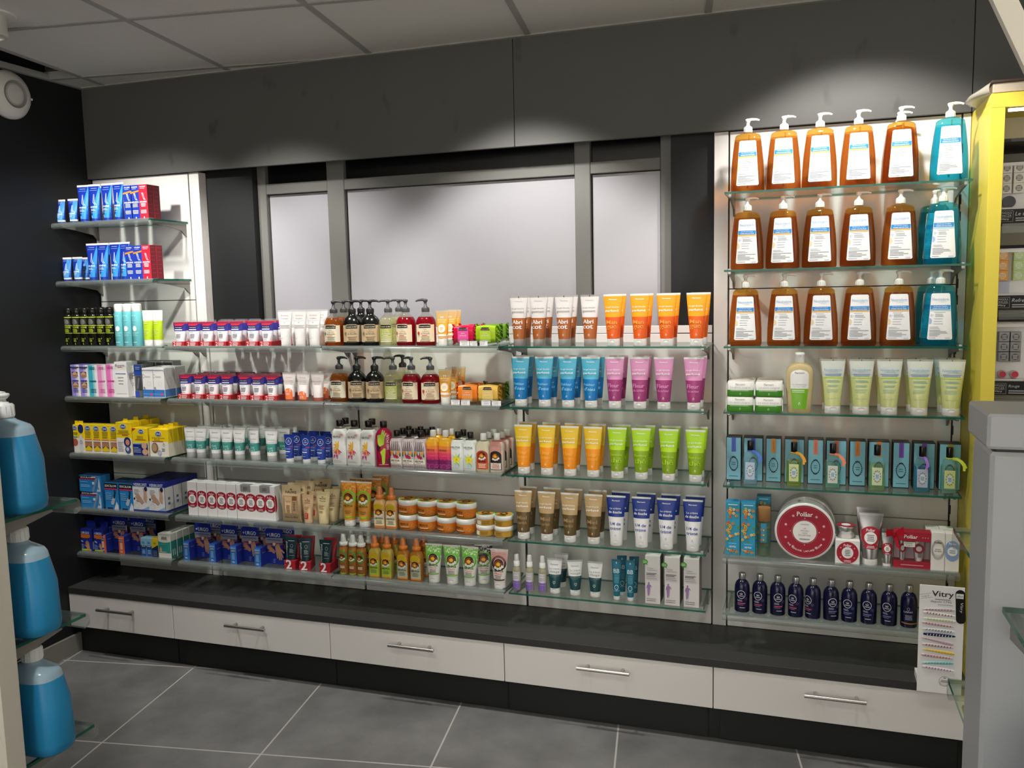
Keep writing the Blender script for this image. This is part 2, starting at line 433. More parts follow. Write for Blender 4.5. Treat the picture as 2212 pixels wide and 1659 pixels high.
# ------------------------------------------------------------------ big pump bottles
def big_pump(key, liquid, clear, amber, logo='Neutraderm'):
    def fn():
        t = thing('pump_bottle')
        R = [(0, .046, .027, 3.2), (.004, .0492, .0300, 3.2), (.05, .0487, .0302, 3.2), (.09, .0462, .0292, 3.2), (.13, .0418, .0270, 3.2), (.155, .0385, .0250, 3.0), (.1655, .0365, .0235, 2.8), (.170, .0325, .0205, 2.6), (.1730, .024, .0170, 2.3), (.1745, .0125, .0125, 2), (.179, .0120, .0120, 2)]
        mb = MB(); fill = .142
        mb.loft([sellipse(z, a, b, 0, 0, n, 40) for z, a, b, n in R], [liquid]*5 + [clear]*5)
        mb.build('body', t)
        S = Prof(R)
        lb = MB()
        w0, w1 = .0325, .0240
        zz0, zz1 = .018, .150
        rect(lb, S, -w0+.003, w0-.003, zz0, zz0+.003, 'g:#f4f5f6', 1, -w0, w0)
        rect(lb, S, -w0, w0, zz0+.003, zz1-.003, 'g:#f4f5f6', 1, -w1, w1)
        rect(lb, S, -w1, w1, zz1-.003, zz1, 'g:#f4f5f6', 1, -w1+.003, w1-.003)
        text(lb, S, logo, 0, .1335, .042, .0082, 'i:#8fb6dd', 2.4)
        for k in range(2):
            rect(lb, S, -.006+.006*k, .014-.004*k, .1268-.0022*k, .1275-.0022*k, 'i:#bcd4ec', 2.2)
        hw = .0255
        rect(lb, S, -hw, hw, .1045, .1165, 'i:#2f8fd6', 2)
        text(lb, S, 'Gel Douche Surgras' if amber else 'Gel Douche Micellaire', 0, .1132, .036, .0038, 'i:#f4faff', 3)
        text(lb, S, 'DERMO-PROTECTEUR', 0, .1075, .040, .0034, 'i:#f4faff', 3, .01)
        rect(lb, S, -hw-.0008, hw+.0004, .1000, .1040, 'i:#f2bd6a' if amber else 'i:#a8dced', 2)
        lines(lb, S, -.016, .020, .0965, 1, .003, 'i:#a9b0b8', 2)
        text(lb, S, '0', -.0225, .0875, None, .0075, 'i:#9db0d2', 2)
        text(lb, S, '%', -.0175, .0885, None, .0035, 'i:#9db0d2', 2)
        lines(lb, S, -.013, .016, .0915, 3, .0032, 'i:#a9b0b8', 2)
        disc(lb, S, -.0275, .071, .0065, .0085, 'i:#f4dcae' if amber else 'i:#a8c4ea', 2, xlim=(-.0283, 1))
        lines(lb, S, -.016, .010, .0785, 3, .0072, 'i:#b9bfc6', 2, .5, .22)
        lines(lb, S, -.026, .004, .0550, 2, .0036, 'i:#b9bfc6', 2)
        lines(lb, S, -.027, .026, .0460, 5, .0040, 'i:#9aa1a8', 2, .6)
        lines(lb, S, -.028, -.004, .0235, 1, .003, 'i:#9aa1a8', 2)
        rect(lb, S, .014, .027, .0205, .0235, 'i:#c9d4e4', 2)
        lb.build('label', t)
        pump(WH, .1765, .0122, .0175, .0048, .0165, .033, .0025, .0085).build('pump', t)
        st = MB(); st.cyl((0, 0, .012), (.004, 0, .17), .0022, 't:#f0e6d0:#e8dcc0:.5', 8); st.build('dip_tube', t)
        return t
    MAKERS[key] = (fn, 'bottle')
big_pump('amber_pump', 't:#dca468:#c07c3a:.14', 't:#f2d490:#e0a84c:.10', True)
big_pump('teal_pump', 't:#6cd8ea:#22b0d8:.24', 't:#a4e8ee:#4cc4da:.14', False)
# pale shampoo tubes
@maker('pale_tube', 'tube')
def _():
    def pr(mb, S):
        text(mb, S, 'Neutraderm', 0, .1385, .046, .0085, 'i:#7fb4e4', 2)
        rect(mb, S, -.008, .018, .1318, .1325, 'i:#a9cdea', 2)
        lines(mb, S, -.022, .022, .1260, 1, .003, 'i:#8aa2c4', 2, 0, .9); lines(mb, S, -.020, .020, .1215, 1, .003, 'i:#8aa2c4', 2, 0, .9)
        rect(mb, S, -.0225, .0225, .1135, .1165, 'i:#bde04a', 2)
        lines(mb, S, -.016, .018, .1060, 2, .0042, 'i:#86b3b4', 2, .3); lines(mb, S, -.014, .014, .091, 2, .0036, 'i:#86b3b4', 2); lines(mb, S, -.017, .018, .078, 3, .0042, 'i:#8fbcae', 2, .2, .3)
        text(mb, S, '200 mL - 6,76 fl.oz', 0, .0485, .030, .0036, 'i:#74b2a8', 2)
        rect(mb, S, -.001, .001, .1665, .1705, 'i:#2b2b2b', 2)
    return make_tube('shampoo_tube', .172, .0655, .0215, .027, [(.116, 't:#eeeeb8:#e2e8a2:.88'), (.17, 't:#f4f6f0:#f2f4ee:.92')], 't:#f4f4f0:#e2e4de:.5', pr)
@maker('shampoo', 'bottle')
def _():
    t = thing('shampoo_bottle')
    R = [(0, .033, .020, 2.6), (.003, .0345, .0215, 2.6), (.04, .0365, .023, 2.6), (.09, .0395, .0235, 2.6), (.12, .0398, .0235, 2.6), (.135, .037, .0225, 2.5), (.144, .030, .020, 2.3), (.149, .020, .0165, 2.1), (.151, .0135, .0135, 2), (.155, .0125, .0125, 2)]
    mb = MB(); mb.loft([sellipse(z, a, b, 0, 0, n, 36) for z, a, b, n in R], 't:#e6d8ac:#dcca98:.85'); mb.build('body', t)
    S = Prof(R); lb = MB()
    rect(lb, S, -.0195, .0195, .012, .074, 'g:#79b82f', 1, -.0255, .0255)
    rect(lb, S, -.0255, .0255, .074, .115, 'g:#efefec', 1, -.0265, .0265)
    for k in range(6):
        a0, a1 = k/6, (k+1)/6
        rect(lb, S, -.0265*math.sqrt(1-a0**2), .0265*math.sqrt(1-a0**2), .115+.016*a0, .115+.016*a1, 'g:#efefec', 1, -.0265*math.sqrt(max(0,1-a1**2)), .0265*math.sqrt(max(0,1-a1**2)))
    text(lb, S, 'Pharmactiv', 0, .122, .028, .0050, 'i:#6d6a66', 2, .01)
    text(lb, S, 'Le shampooing', 0, .0865, .040, .0062, 'i:#a8a69f', 2); text(lb, S, 'pour toute la famille', 0, .0800, .034, .0034, 'i:#8a8880', 2)
    lines(lb, S, -.021, .021, .070, 2, .0048, 'i:#d5ecb0', 2, .2, .6)
    drop(lb, S, 0, .0265, .0055, 'i:#eef6e0', 2, 'g:#79b82f')
    lb.build('label', t)
    cp = MB(); cp.lathe([(.152, .0128), (.154, .0135), (.173, .0135), (.1745, .0140), (.180, .0138), (.1815, .012)], WH, seg=28)
    S2 = Prof([(.15, .0136, .0136, 2), (.19, .0136, .0136, 2)]); disc(cp, S2, 0, .1725, .005, .0022, 'p:#bdbcb8', 2)
    cp.build('cap', t); return t
def soap(mb, S): pass
@maker('surgras', 'soap')
def _():
    w, d, h = .0605, .055, .0345
    mb = MB()
    R = []
    def rr(z, i): return [(x*(1-i), .0275 + y*(1-i), z) for x, y, _ in sellipse(0, w/2, d/2, 0, 0, 7, 32)]
    mb.loft([rr(0, .03), rr(.002, 0), rr(.0155, 0), rr(.031, 0), rr(h, .04)], ['g:#4a8f2c', 'g:#4a8f2c', 'g:#eeeeea', 'g:#eeeeea'])
    S = Flat(0)
    text(mb, S, 'Pharmactiv', 0, .0290, .022, .0038, 'i:#8a8884', 2, .01); text(mb, S, 'Le savon surgras', 0, .0215, .045, .0058, 'i:#a6a49e', 2)
    lines(mb, S, -.022, .022, .0145, 1, .003, 'i:#9ccb80', 2, .1); drop(mb, S, 0, .0060, .0030, 'i:#b9dca4', 2, 'g:#4a8f2c')
    for sx in (-1, 1):
        poly(mb, S, [(sx*.0302, .001), (sx*.0318, .006), (sx*.0318, .028), (sx*.0302, .033)][::(1 if sx < 0 else -1)], 'g:#dfe4da', -2)
    return mb.build('soap_bar')
# ------------------------------------------------------------------ cologne shelf
def cologne_box(key, w, strip, stt):
    def fn():
        def pr(mb, S):
            rect(mb, S, -w/2+.0018, w/2-.0018, .002, .111, 'k:#86c3d6', 1)
            rect(mb, S, -.0065, .0065, .0750, .1118, 'i:'+strip, 2)
            [capsule(mb, S, (-.0012 + .0024*(q % 2), .084 + .0035*q), (.0012 - .0024*(q % 2), .0875 + .0035*q), .0003, .0003, 'i:#4a3a38', 3, 3) for q in range(6)]
            cx, cz = 0, .0435
            for k in range(20):
                a = 2*PI*k/20; r0 = .0125
                x, z = cx + r0*math.cos(a), cz + r0*1.32*math.sin(a)
                capsule(mb, S, (x, z), (x + .0034*math.cos(a+1.1), z + .0034*math.sin(a+1.1)), .0013, .0004, 'i:#26343c', 2, 3)
            ring(mb, S, cx, cz, .0128, .0168, .0009, 'i:#26343c', 2)
            for k in range(3): disc(mb, S, cx + (k-1)*.004, cz + .0185 - abs(k-1)*.0012, .0018, .0018, 'i:#26343c', 2.3, 9)
            for k in range(3): disc(mb, S, cx + (k-1)*.004, cz - .0182 + abs(k-1)*.001, .0017, .0017, 'i:#26343c', 2.3, 9)
            lines(mb, S, -.0066, .0066, cz+.0040, 2, .0052, 'i:#4a7684', 2, .3, .34, True)
            lines(mb, S, -.014, .014, .0120, 1, .002, 'i:#3a6674', 2, 0, .7)
        return carton('perfume_box', w, .046, .113, 'k:#1c2b33', 'k:#1c2b33', 'k:#3c3630', pr)
    MAKERS[key] = (fn, 'box')
for k_, (s_, t_) in enumerate([('#4a63c0', 'Eau de Paname'), ('#4a63c0', 'Eau de Paname'), ('#e2953a', 'Bois d Orient'), ('#e2953a', 'Bois d Orient'), ('#e8836a', 'Cassis royal'), ('#e8836a', 'Cassis royal'), ('#e08a30', 'Agrumes dores'), ('#e08a30', 'Agrumes dores'), ('#7b4fb4', 'Lavande royale'), ('#7b4fb4', 'Lavande royale'), ('#b9a93a', 'Verveine')]):
    cologne_box('cologne_box%d' % k_, .0465 if k_ % 2 == 0 and k_ < 10 else .0590, s_, t_)
def cologne(key, liq, lab, rib, ribdir, has=True):
    def fn():
        t = thing('cologne_bottle')
        R = [(0, .0185, .0135, 5), (.002, .0195, .0145, 5), (.062, .0195, .0145, 5), (.066, .0180, .0135, 4), (.0675, .0155, .0120, 3), (.076, .0150, .0115, 2.5), (.080, .0105, .0100, 2), (.081, .0075, .0075, 2), (.085, .0075, .0075, 2)]
        g = 't:#f4fbf9:#eaf4f2:.06'
        mb = MB(); mb.loft([sellipse(z, a, b, 0, 0, n, 36) for z, a, b, n in R], [liq]*2 + [g]*6); mb.build('body', t)
        ft = MB(); ft.loft([sellipse(z, a, b, 0, 0, 5, 32) for z, a, b in ((.0006, .0178, .0128), (.0052, .0178, .0128))], 't:#f4faf8:#f0f8f6:.3'); ft.build('glass_foot', t)
        S = Prof(R); lb = MB()
        rect(lb, S, -.0125, .0125, .012, .055, 'g:#dfe6dc', 1); rect(lb, S, -.0115, .0115, .013, .054, 'i:'+lab, 1.6)
        for k in range(12):
            a = 2*PI*k/12; disc(lb, S, .0085*math.cos(a), .0335+.0135*math.sin(a), .0017, .0017, 'i:#8a8a78', 2.2, 8)
        disc(lb, S, 0, .0335, .0070, .0105, 'i:#cfe4ee', 2.4); lines(lb, S, -.0048, .0048, .0375, 3, .0034, 'i:#5a6a7a', 3, .3, .4, True)
        lb.build('label', t)
        cp = MB(); cp.lathe([(.083, .0078), (.084, .0084), (.107, .0084), (.108, .0078)], 'g:#0c0b0b', seg=24); cp.build('cap', t)
        if has:
            rb = MB()
            for o, w0, tip in ((0, .0034, 0), (.004, .0030, .006)):
                pts = [(.004*ribdir, -.0085, .0822), (.011*ribdir, -.0125, .0815+o*.3), (.017*ribdir, -.0150, .0775-o*.4), (.0215*ribdir, -.0165, .0705-o), (.0245*ribdir-o, -.0172, .0615-tip)]
                prev = None
                for i, (x, y, z) in enumerate(pts):
                    p0, p1 = pts[max(i-1, 0)], pts[min(i+1, len(pts)-1)]; dx, dz = p1[0]-p0[0], p1[2]-p0[2]; L = math.hypot(dx, dz); nx, nz = -dz/L*w0, dx/L*w0
                    k = rb.add([(x-nx, y-o*.2, z-nz), (x+nx, y-o*.2, z+nz)])
                    if prev is not None: rb.face((prev, k, k+1, prev+1), 'f:'+rib, True)
                    prev = k
            rb.lathe([(.0808, .0092), (.0822, .0096), (.0838, .0092)], 'f:'+rib, seg=18)
            rb.build('ribbon', t)
        return t
    MAKERS[key] = (fn, 'bottle')
cologne('cologne_blue', 't:#dcf0f6:#cfe6ee:.12', '#b9c8e4', '#5a7fd8', 1.25)
cologne('cologne_green', 't:#dce6a0:#c8d67a:.18', '#cfdc96', '#e2a53c', 1.2)
cologne('cologne_jade', 't:#cceadc:#b0dac8:.18', '#d4d4c8', '#ef8f6c', 1.25)
cologne('cologne_pale', 't:#e0eec8:#cfe4b0:.16', '#d6e0b0', '#e08a30', 1, False)
cologne('cologne_aqua', 't:#a8d8e6:#78c0d4:.2', '#b4bcd8', '#a67cd6', .5)
cologne('cologne_mint', 't:#dcf0e6:#c8e6d8:.14', '#d0dc8a', '#cfe04a', 1.5)
# ------------------------------------------------------------------ gift shelf
@maker('floral_box', 'box')
def _():
    R_ = random.Random(4)
    def flowers(mb, S, w, z0, z1, n):
        for k in range(n):
            x, z = R_.uniform(-w/2+.003, w/2-.003), R_.uniform(z0, z1); c = R_.choice(['i:#d8603a', 'i:#e2c04a', 'i:#e8862a', 'i:#5f9a4a', 'i:#f0d89a'])
            for j in range(5):
                a = 2*PI*j/5 + x*900
                disc(mb, S, x+.0020*math.cos(a), z+.0020*math.sin(a), .0016, .0016, c, 2, 7)
            disc(mb, S, x, z, .001, .001, 'i:#7a3a1a', 2.6, 6)
            capsule(mb, S, (x+.002, z-.002), (x+.004, z-.006), .0008, .0003, 'i:#4a7a3a', 1.6, 3)
    def pr(mb, S):
        lines(mb, S, -.011, .011, .1215, 1, .003, 'i:#bfe0ee', 2, 0, .8); flowers(mb, S, .033, .008, .112, 46)
        rect(mb, S, -.012, .012, .014, .032, 'i:#2f9ccc', 3); lines(mb, S, -.009, .009, .0285, 1, .002, 'i:#bfe4f4', 4, 0); text(mb, S, 'HEI POA', 0, .0205, .016, .0042, 'i:#f4fafc', 4, .02)
    def ex(mb): side_print(mb, .0167, lambda s, S: [flowers_shift(s)])
    def flowers_shift(s):
        for k in range(26):
            x, z = R_.uniform(.004, .028), R_.uniform(.01, .115); disc(s, Flat(0), x, z, .0024, .0024, R_.choice(['i:#d8603a', 'i:#e2c04a', 'i:#5f9a4a']), 1.5, 7)
    return carton('perfume_box', .0334, .034, .126, 'k:#2f9bbd', 'k:#2888aa', 'k:#2a86b4', pr, extra=ex)
@maker('wood_cap', 'bottle')
def _():
    t = thing('perfume_bottle')
    mb = MB(); mb.lathe([(0, .0135), (.002, .0150), (.076, .0150), (.080, .0135), (.082, .011)], 't:#dce6d2:#c4d2b4:.12', seg=28); mb.build('body', t)
    S = Prof([(0, .015, .015, 2), (.08, .015, .015, 2)]); lb = MB(); rect(lb, S, -.0065, .0065, .034, .078, 'k:#3f8fae', 1)
    for k in range(9): disc(lb, S, -.004+.004*(k % 3), .040+.008*(k//3)*1.4, .0018, .002, ['i:#d8603a', 'i:#e2c04a', 'i:#5f9a4a'][k % 3], 2, 8)
    lb.build('label', t)
    cp = MB(); cp.lathe([(.081, .0135), (.083, .0150), (.111, .0150), (.1125, .0138)], 'f:#9a7048', seg=28); cp.build('cap', t); return t
@maker('big_tin', 'tin')
def _():
    t = thing('cream_tin'); r, d = .0705, .062
    mb = MB()
    prof = [(0, r*.955), (.001, r), (.012, r), (.0125, r*.985), (d-.002, r*.985), (d, r*.97)]
    R = []
    for y, q in prof: R.append([(q*math.cos(2*PI*k/64), y, q*math.sin(2*PI*k/64)) for k in range(64)])
    mb.loft(R, 'g:#eceaea'); mb.build('body', t)
    S = Flat(0); lb = MB()
    disc(lb, S, 0, 0, .0655, .0655, 'i:#a51d32', 1, 64); ring(lb, S, 0, 0, .0625, .0625, .0004, 'i:#d88a94', 2, 64)
    disc(lb, S, 0, 0, .0275, .0275, 'i:#f2f0ee', 2, 48); ring(lb, S, 0, 0, .0300, .0300, .0004, 'i:#e8b8be', 2, 48)
    text(lb, S, 'Polåar', 0, .0440, .037, .0115, 'i:#f6eeee', 2, .02)
    for k, s_ in enumerate(['LA', 'VÉRITABLE', 'CRÈME', 'DE LAPONIE']): text(lb, S, s_, 0, .0085-.0058*k, None, .0036, 'i:#7a7676', 3)
    lines(lb, S, -.010, .010, .0195, 1, .003, 'i:#b0acac', 3, 0, .5); lines(lb, S, -.012, .012, -.0175, 1, .003, 'i:#8a8686', 3, 0, .7)
    # lettering that follows the lower rim
    s_ = 'THE GENUINE LAPLAND CREAM'
    for k, ch in enumerate(s_):
        if ch == ' ': continue
        a = math.radians(-90 + (k - (len(s_)-1)/2) * 4.3); text(lb, S, ch, .0490*math.cos(a), .0490*math.sin(a), None, .0042, 'i:#f0dede', 2, .02, a + PI/2)
    for a in range(8):
        b = math.radians([20, 55, 125, 160, 200, 235, 305, 340][a]); x, z = .047*math.cos(b), .047*math.sin(b)
        for j in range(4):
            e = PI*j/4; capsule(lb, S, (x-.003*math.cos(e), z-.003*math.sin(e)), (x+.003*math.cos(e), z+.003*math.sin(e)), .0005, .0005, 'i:#e8c4ca', 2, 3)
    for a in (0, 90, 180, 270):
        b = math.radians(a); drop(lb, S, .0335*math.cos(b), .0335*math.sin(b), .0016, 'i:#f4e4e6', 2)
    lb.build('lid_print', t)
    return t
def polaar(mb, S, cx, cz, r, col='i:#b01f34', ink='i:#f4ecec', inner='i:#f2f0ee', xlim=None, e=1):
    disc(mb, S, cx, cz, r, r, col, e, 32, xlim); text(mb, S, 'Polåar', cx, cz+r*.68, r*.72, r*.24, ink, e+1.5, .02)
    disc(mb, S, cx, cz, r*.53, r*.53, inner, e+1, 24, xlim)
    lines(mb, S, cx-r*.3, cx+r*.3, cz+r*.28, 4, r*.16, 'i:#8a8484', e+2, .3, .4, True)
    lines(mb, S, cx-r*.35, cx+r*.35, cz-r*.70, 2, r*.12, ink, e+1.5, .2, .4, True)
@maker('tin_cube', 'box')
def _():
    def pr(mb, S):
        polaar(mb, S, 0, .0255, .0245)
        for a in (35, 145, 215, 325): disc(mb, S, .0185*math.cos(math.radians(a)), .0255+.0185*math.sin(math.radians(a)), .0015, .0015, 'i:#eebfc6', 3, 6)
    return carton('cream_box', .0545, .052, .053, 'k:#f0efec', 'k:#e4e2de', 'k:#f0efec', pr)
@maker('small_tin', 'tin')
def _():
    t = thing('cream_tin'); mb = MB(); mb.lathe([(0, .0215), (.002, .0225), (.016, .0225), (.0165, .0235), (.026, .0235)], 'm:#c9c7c4', seg=36); mb.build('body', t)
    l = MB(); l.lathe([(.0262, .0252), (.0268, .0258), (.0315, .0258), (.033, .0245)], 'm:#c0bebb', seg=40)
    top_print(l, .0331, lambda s, S: [disc(s, S, 0, 0, .0235, .0235, 'i:#a51d32', 1, 36), disc(s, S, 0, 0, .012, .012, 'i:#f2f0ee', 2, 24)])
    l.build('lid', t); return t
def silver_tube(key, H, w, rb, hc, r):
    def fn():
        def pr(mb, S): polaar(mb, S, 0, H*.53, r, xlim=(-rb*1.22, rb*1.22))
        return make_tube('hand_cream_tube', H, w, rb, hc, [(H, 'm:#bcbcbc')], 'm:#d4d4d4', pr, WH, dent_shade=None, crimp_h=.006, curve=1.2)
    MAKERS[key] = (fn, 'tube')
silver_tube('silver_tube', .127, .0575, .0175, .019, .0275)
silver_tube('silver_small', .077, .0265, .0092, .010, .0135)
@maker('gift_box', 'box')
def _():
    t = thing('gift_box'); w, d, h = .084, .035, .083
    mb = MB(); mb.box(-w/2, w/2, .0005, d, 0, h, 't:#f2eeee:#e4dede:.05', 0); mb.build('window', t)
    b = MB(); b.box(-w/2, w/2, d-.002, d+.0005, .001, h, 'k:#d9ccd0'); b.build('backing', t)
    r = MB(); r.box(-w/2-.0004, w/2+.0004, 0, d+.001, h*.76, h+.0006, 'k:#a81e34')
    S = Flat(0); text(r, S, 'Polåar', -.004, .0735, .031, .0085, 'i:#f4eaea', 2, .02)
    for k in range(3): disc(r, S, .023+.006*k, .0725, .0012, .0012, 'i:#e8c4ca', 2, 6)
    r.build('top_band', t); r = MB(); r.box(-w/2-.0004, w/2+.0004, 0, d+.001, 0, h*.19, 'k:#a81e34'); lines(r, S, -.026, .026, .0095, 1, .004, 'i:#d88a94', 2, 0, .6); r.build('bottom_band', t)
    c = MB()
    for x, hh, rr in ((-.022, .044, .0075), (.016, .044, .0125)):
        c.loft([sellipse(.018, rr*.75, .006, x, .014, 2, 18), sellipse(.018+hh, rr*1.2, .0015, x, .014, 2, 18)], 'm:#c4c2c2')
        c.lathe([(.0165, rr*.6), (.0240, rr*.6)], WH, x, .014, seg=16)
        disc(c, Flat(.0068), x, .045, rr, .0105, 'i:#a81e34', 1); disc(c, Flat(.0068), x, .045, rr*.55, .006, 'i:#f2eeee', 2)
    c.build('hand_cream_tube', t)
    st = MB(); rect(st, Flat(0), -.020, .006, .050, .061, 'k:#f2efe6', 1); lines(st, Flat(0), -.018, .004, .0598, 2, .002, 'i:#8a8680', 2); text(st, Flat(0), '14,40 €', -.008, .0535, .015, .0034, 'i:#3a3838', 2); st.build('price_sticker', t)
    rb = MB()
    for s_, x0, x1, z0, z1 in ((1, -.046, -.022, .076, .094), (-1, -.046, -.060, .072, .088)):
        k = rb.add([(-.042, -.002, .082), (x1, -.012, z1), (x1+.002*s_, -.012, z0), (-.042, -.002, .074)]); rb.face((k, k+1, k+2, k+3), 'f:#b3152a')
        k = rb.add([(-.042, .001, .082), (x1, -.002, z1+.002), (x1+.002*s_, -.002, z0+.003), (-.042, .001, .074)]); rb.face((k, k+1, k+2, k+3), 'f:#b3152a')
    k = rb.add([(-.046, -.003, .078), (-.038, -.003, .079), (-.028, -.010, .044), (-.037, -.010, .050)]); rb.face((k, k+1, k+2, k+3), 'f:#b3152a')
    rb.box(-.047, -.039, -.006, .001, .073, .083, 'f:#a01226', .001); rb.build('bow', t)
    return t
def serum_box(key, ink, col, inner, lines_):
    def fn():
        def pr(mb, S):
            if col: disc(mb, S, 0, .0455, .0168, .0225, col, 1, 28, (-.0142, .0142))
            else:
                for k in range(5): ring(mb, S, 0, .0455, .0142-.0008*k, .0215-.0014*k, .0003, ink, 1.5, 28)
            text(mb, S, 'Polåar', 0, .0615, .016, .0048, 'i:#ffffff' if col else ink, 3, .02)
            disc(mb, S, 0, .0445, .0105, .0098, inner, 2, 24)
            if not lines_: lines(mb, S, -.0065, .0065, .0475, 2, .0046, ink, 3, .2, .4, True)
            for k, s_ in enumerate(lines_): text(mb, S, s_, 0, .0468-.0042*k, None, .0026, ink, 3, .01)
        return carton('serum_box', .0292, .030, .083, 'k:#f1f0ed', 'k:#e6e4df', 'k:#f1f0ed', pr)
    MAKERS[key] = (fn, 'box')
serum_box('serum_grey', 'i:#5a5a5c', None, 'i:#f6f5f2', ['BLANC', 'DE NEIGE'])
serum_box('serum_blue', 'i:#8aa6d6', 'i:#8ea9da', 'i:#f0f1f2', [])
# dark round-shouldered bottles
def laino(key, side_text, ink2, turned=False, gold=False):
    def fn():
        t = thing('shower_gel_bottle')
        P = [(0, .0170), (.002, .0188), (.058, .0190), (.068, .0180), (.0755, .0150), (.080, .0105), (.082, .0075), (.086, .0072)]
        mb = MB(); mb.lathe(P, 'g:#15143c', seg=32)
        S = Prof([(z, r, r, 2.) for z, r in P])
        cx = -.003
        if gold:
            ring(mb, S, cx, .0465, .0030, .0035, .0006, 'i:#cfcfe0', 2); text(mb, S, 'LAINO', cx, .0395, .019, .0040, 'i:#d8d8ea', 2, .01)
            lines(mb, S, -.012, .008, .0315, 4, .0032, 'i:#a8a8c0', 2, .4, .4, True)
            rect(mb, S, -.0165, .0165, .0105, .0130, 'i:#a8763a', 2)
        else:
            ring(mb, S, cx, .0475, .0100, .0108, .0011, 'i:#e8e8f2', 2, 28); text(mb, S, 'LAINO', cx, .0440, .0125, .0034, 'i:#e8e8f2', 2, .02)
            for k in (-1, 0, 1): capsule(mb, S, (cx+.002*k, .0480), (cx+.0034*k, .0525-.0012*abs(k)), .0008, .0003, 'i:#e8e8f2', 2, 3)
            lines(mb, S, cx-.009, cx+.004, .0335, 2, .0026, 'i:#b8b8d0', 2, .2); rect(mb, S, cx-.009, cx+.010, .0235, .0262, ink2, 2); lines(mb, S, cx-.009, cx+.009, .0215, 1, .0026, 'i:#8a88a8', 2); lines(mb, S, cx-.004, cx+.009, .0145, 1, .0028, 'i:#b8b8d0', 2, 0, .6)
            disc(mb, S, .0085, .0365, .0038, .0042, 'i:#3a2c58' if 'pink' in key else 'i:#2c3c70', 1.5, 12)
        mb.build('body', t)
        cp = MB(); cp.lathe([(.0835, .0082), (.0845, .0086), (.0975, .0086), (.0985, .0080)], 'm:#c8c8ca', seg=24)
        for k in range(20):
            a = 2*PI*k/20; cp.cyl((.0086*math.cos(a), .0086*math.sin(a), .0865), (.0086*math.cos(a), .0086*math.sin(a), .096), .0005, 'm:#aaaaac', 4)
        cp.build('cap', t); return t
    MAKERS[key] = (fn, 'bottle')
laino('laino_pink', 1, 'i:#c0486a'); laino('laino_blue', 1, 'i:#6a74b8'); laino('laino_gold', 0, '', gold=True)

# ------------------------------------------------------------------ soaps and sun care of the third bay
def emblem(mb, S, cx, cz, r, e=2, arch=None):
    if arch:
        disc(mb, S, cx, cz, r*1.32, r*1.32, arch, e-.6, 26, rin=.78)
    disc(mb, S, cx, cz, r, r, 'i:#2c1c14', e, 22)
    def half(rr, z0, mat, ee):
        poly(mb, S, [(cx + rr*r*math.cos(math.radians(t)), cz + z0*r + rr*r*math.sin(math.radians(t))) for t in range(0, 181, 20)], mat, ee)
    half(.84, -.12, 'i:#d06a24', e+.6); half(.58, -.12, 'i:#e8902c', e+1.0); half(.36, -.12, 'i:#f6cf3c', e+1.4)
    rect(mb, S, cx-r*.80, cx+r*.80, cz-r*.42, cz-r*.12, 'i:#b8521c', e+.6); rect(mb, S, cx-r*.30, cx+r*.30, cz-r*.36, cz-r*.14, 'i:#eeb43a', e+1)
    capsule(mb, S, (cx+r*.42, cz-r*.3), (cx+r*.56, cz+r*.42), r*.06, r*.04, 'i:#1c120c', e+1.8, 3)
    for t in (20, 70, 125, 170, 215): a = math.radians(t); capsule(mb, S, (cx+r*.56, cz+r*.42), (cx+r*.56+r*.40*math.cos(a), cz+r*.42+r*.30*math.sin(a)), r*.10, r*.03, 'i:#1c2a12', e+2, 3)
    for px, pz in ((-.62, -.66), (-.12, -.84), (.40, -.74), (.80, -.42)):
        for k in range(5): a = 2*PI*k/5 + px; disc(mb, S, cx+r*(px+.17*math.cos(a)), cz+r*(pz+.17*math.sin(a)), r*.135, r*.135, 'i:#f1ece4', e+2.4, 7)
        disc(mb, S, cx+r*px, cz+r*pz, r*.08, r*.08, 'i:#f0c850', e+3, 6)
def hand_soap(key, liq, clear, lab, ink, pumpm, reach, dab=None, half=.031, plate=True, second=None):
    def fn():
        t = thing('soap_bottle')
        P = [(0, .0325), (.003, .0352), (.076, .0352), (.088, .0328), (.099, .0265), (.106, .0185), (.110, .0140), (.117, .0130)]
        mb = MB(); mb.loft([sellipse(z, r, r, 0, 0, 2, 36) for z, r in P], [liq]*4 + [clear]*3)
        mb.build('body', t)
        S = Prof([(z, r, r, 2.) for z, r in P]); lb = MB()
        rect(lb, S, -half, half, .014, .0735, lab, 1); rect(lb, S, -half*.7, half*.7, .0735, .0762, lab, 1, -half*.5, half*.5)
        rect(lb, S, -.0205, .0205, .0625, .0725, 'i:#1d1c1c', 2); rect(lb, S, -.0175, .0175, .0725, .0742, 'i:#1d1c1c', 2, -.013, .013)
        text(lb, S, 'Comptoir du Bain', 0, .0672, .0385, .0052, 'i:#f0ead8', 3, .02)
        for k, (s_, w_, h_) in enumerate((('Savon', .011, .0038), ('Traditionnel', .023, .0038), ('de Marseille', .030, .0058))): text(lb, S, s_, .002, .0570-.0068*k, w_, h_, ink, 2)
        if dab: rect(lb, S, -.009, .009, .0355, .0378, dab, 2)
        lines(lb, S, -.016, .020, .0325, 4, .0036, ink, 2, .3, .32, True)
        if second: disc(lb, S, -.022, .044, .0042, .0060, second, 2, 12); capsule(lb, S, (-.022, .038), (-.019, .032), .0008, .0006, 'i:#5a6a3a', 2, 3)
        lines(lb, S, -.018, .018, .0175, 1, .003, ink, 2, 0, .8)
        lb.build('label', t)
        pump(pumpm, .1165, .0135, .0155, .0050, .022, abs(reach), .003, .009, 0 if reach > 0 else PI, .0038).build('pump', t)
        return t
    MAKERS[key] = (fn, 'bottle')
CL = 't:#f4f2ec:#e8e6e0:.05'
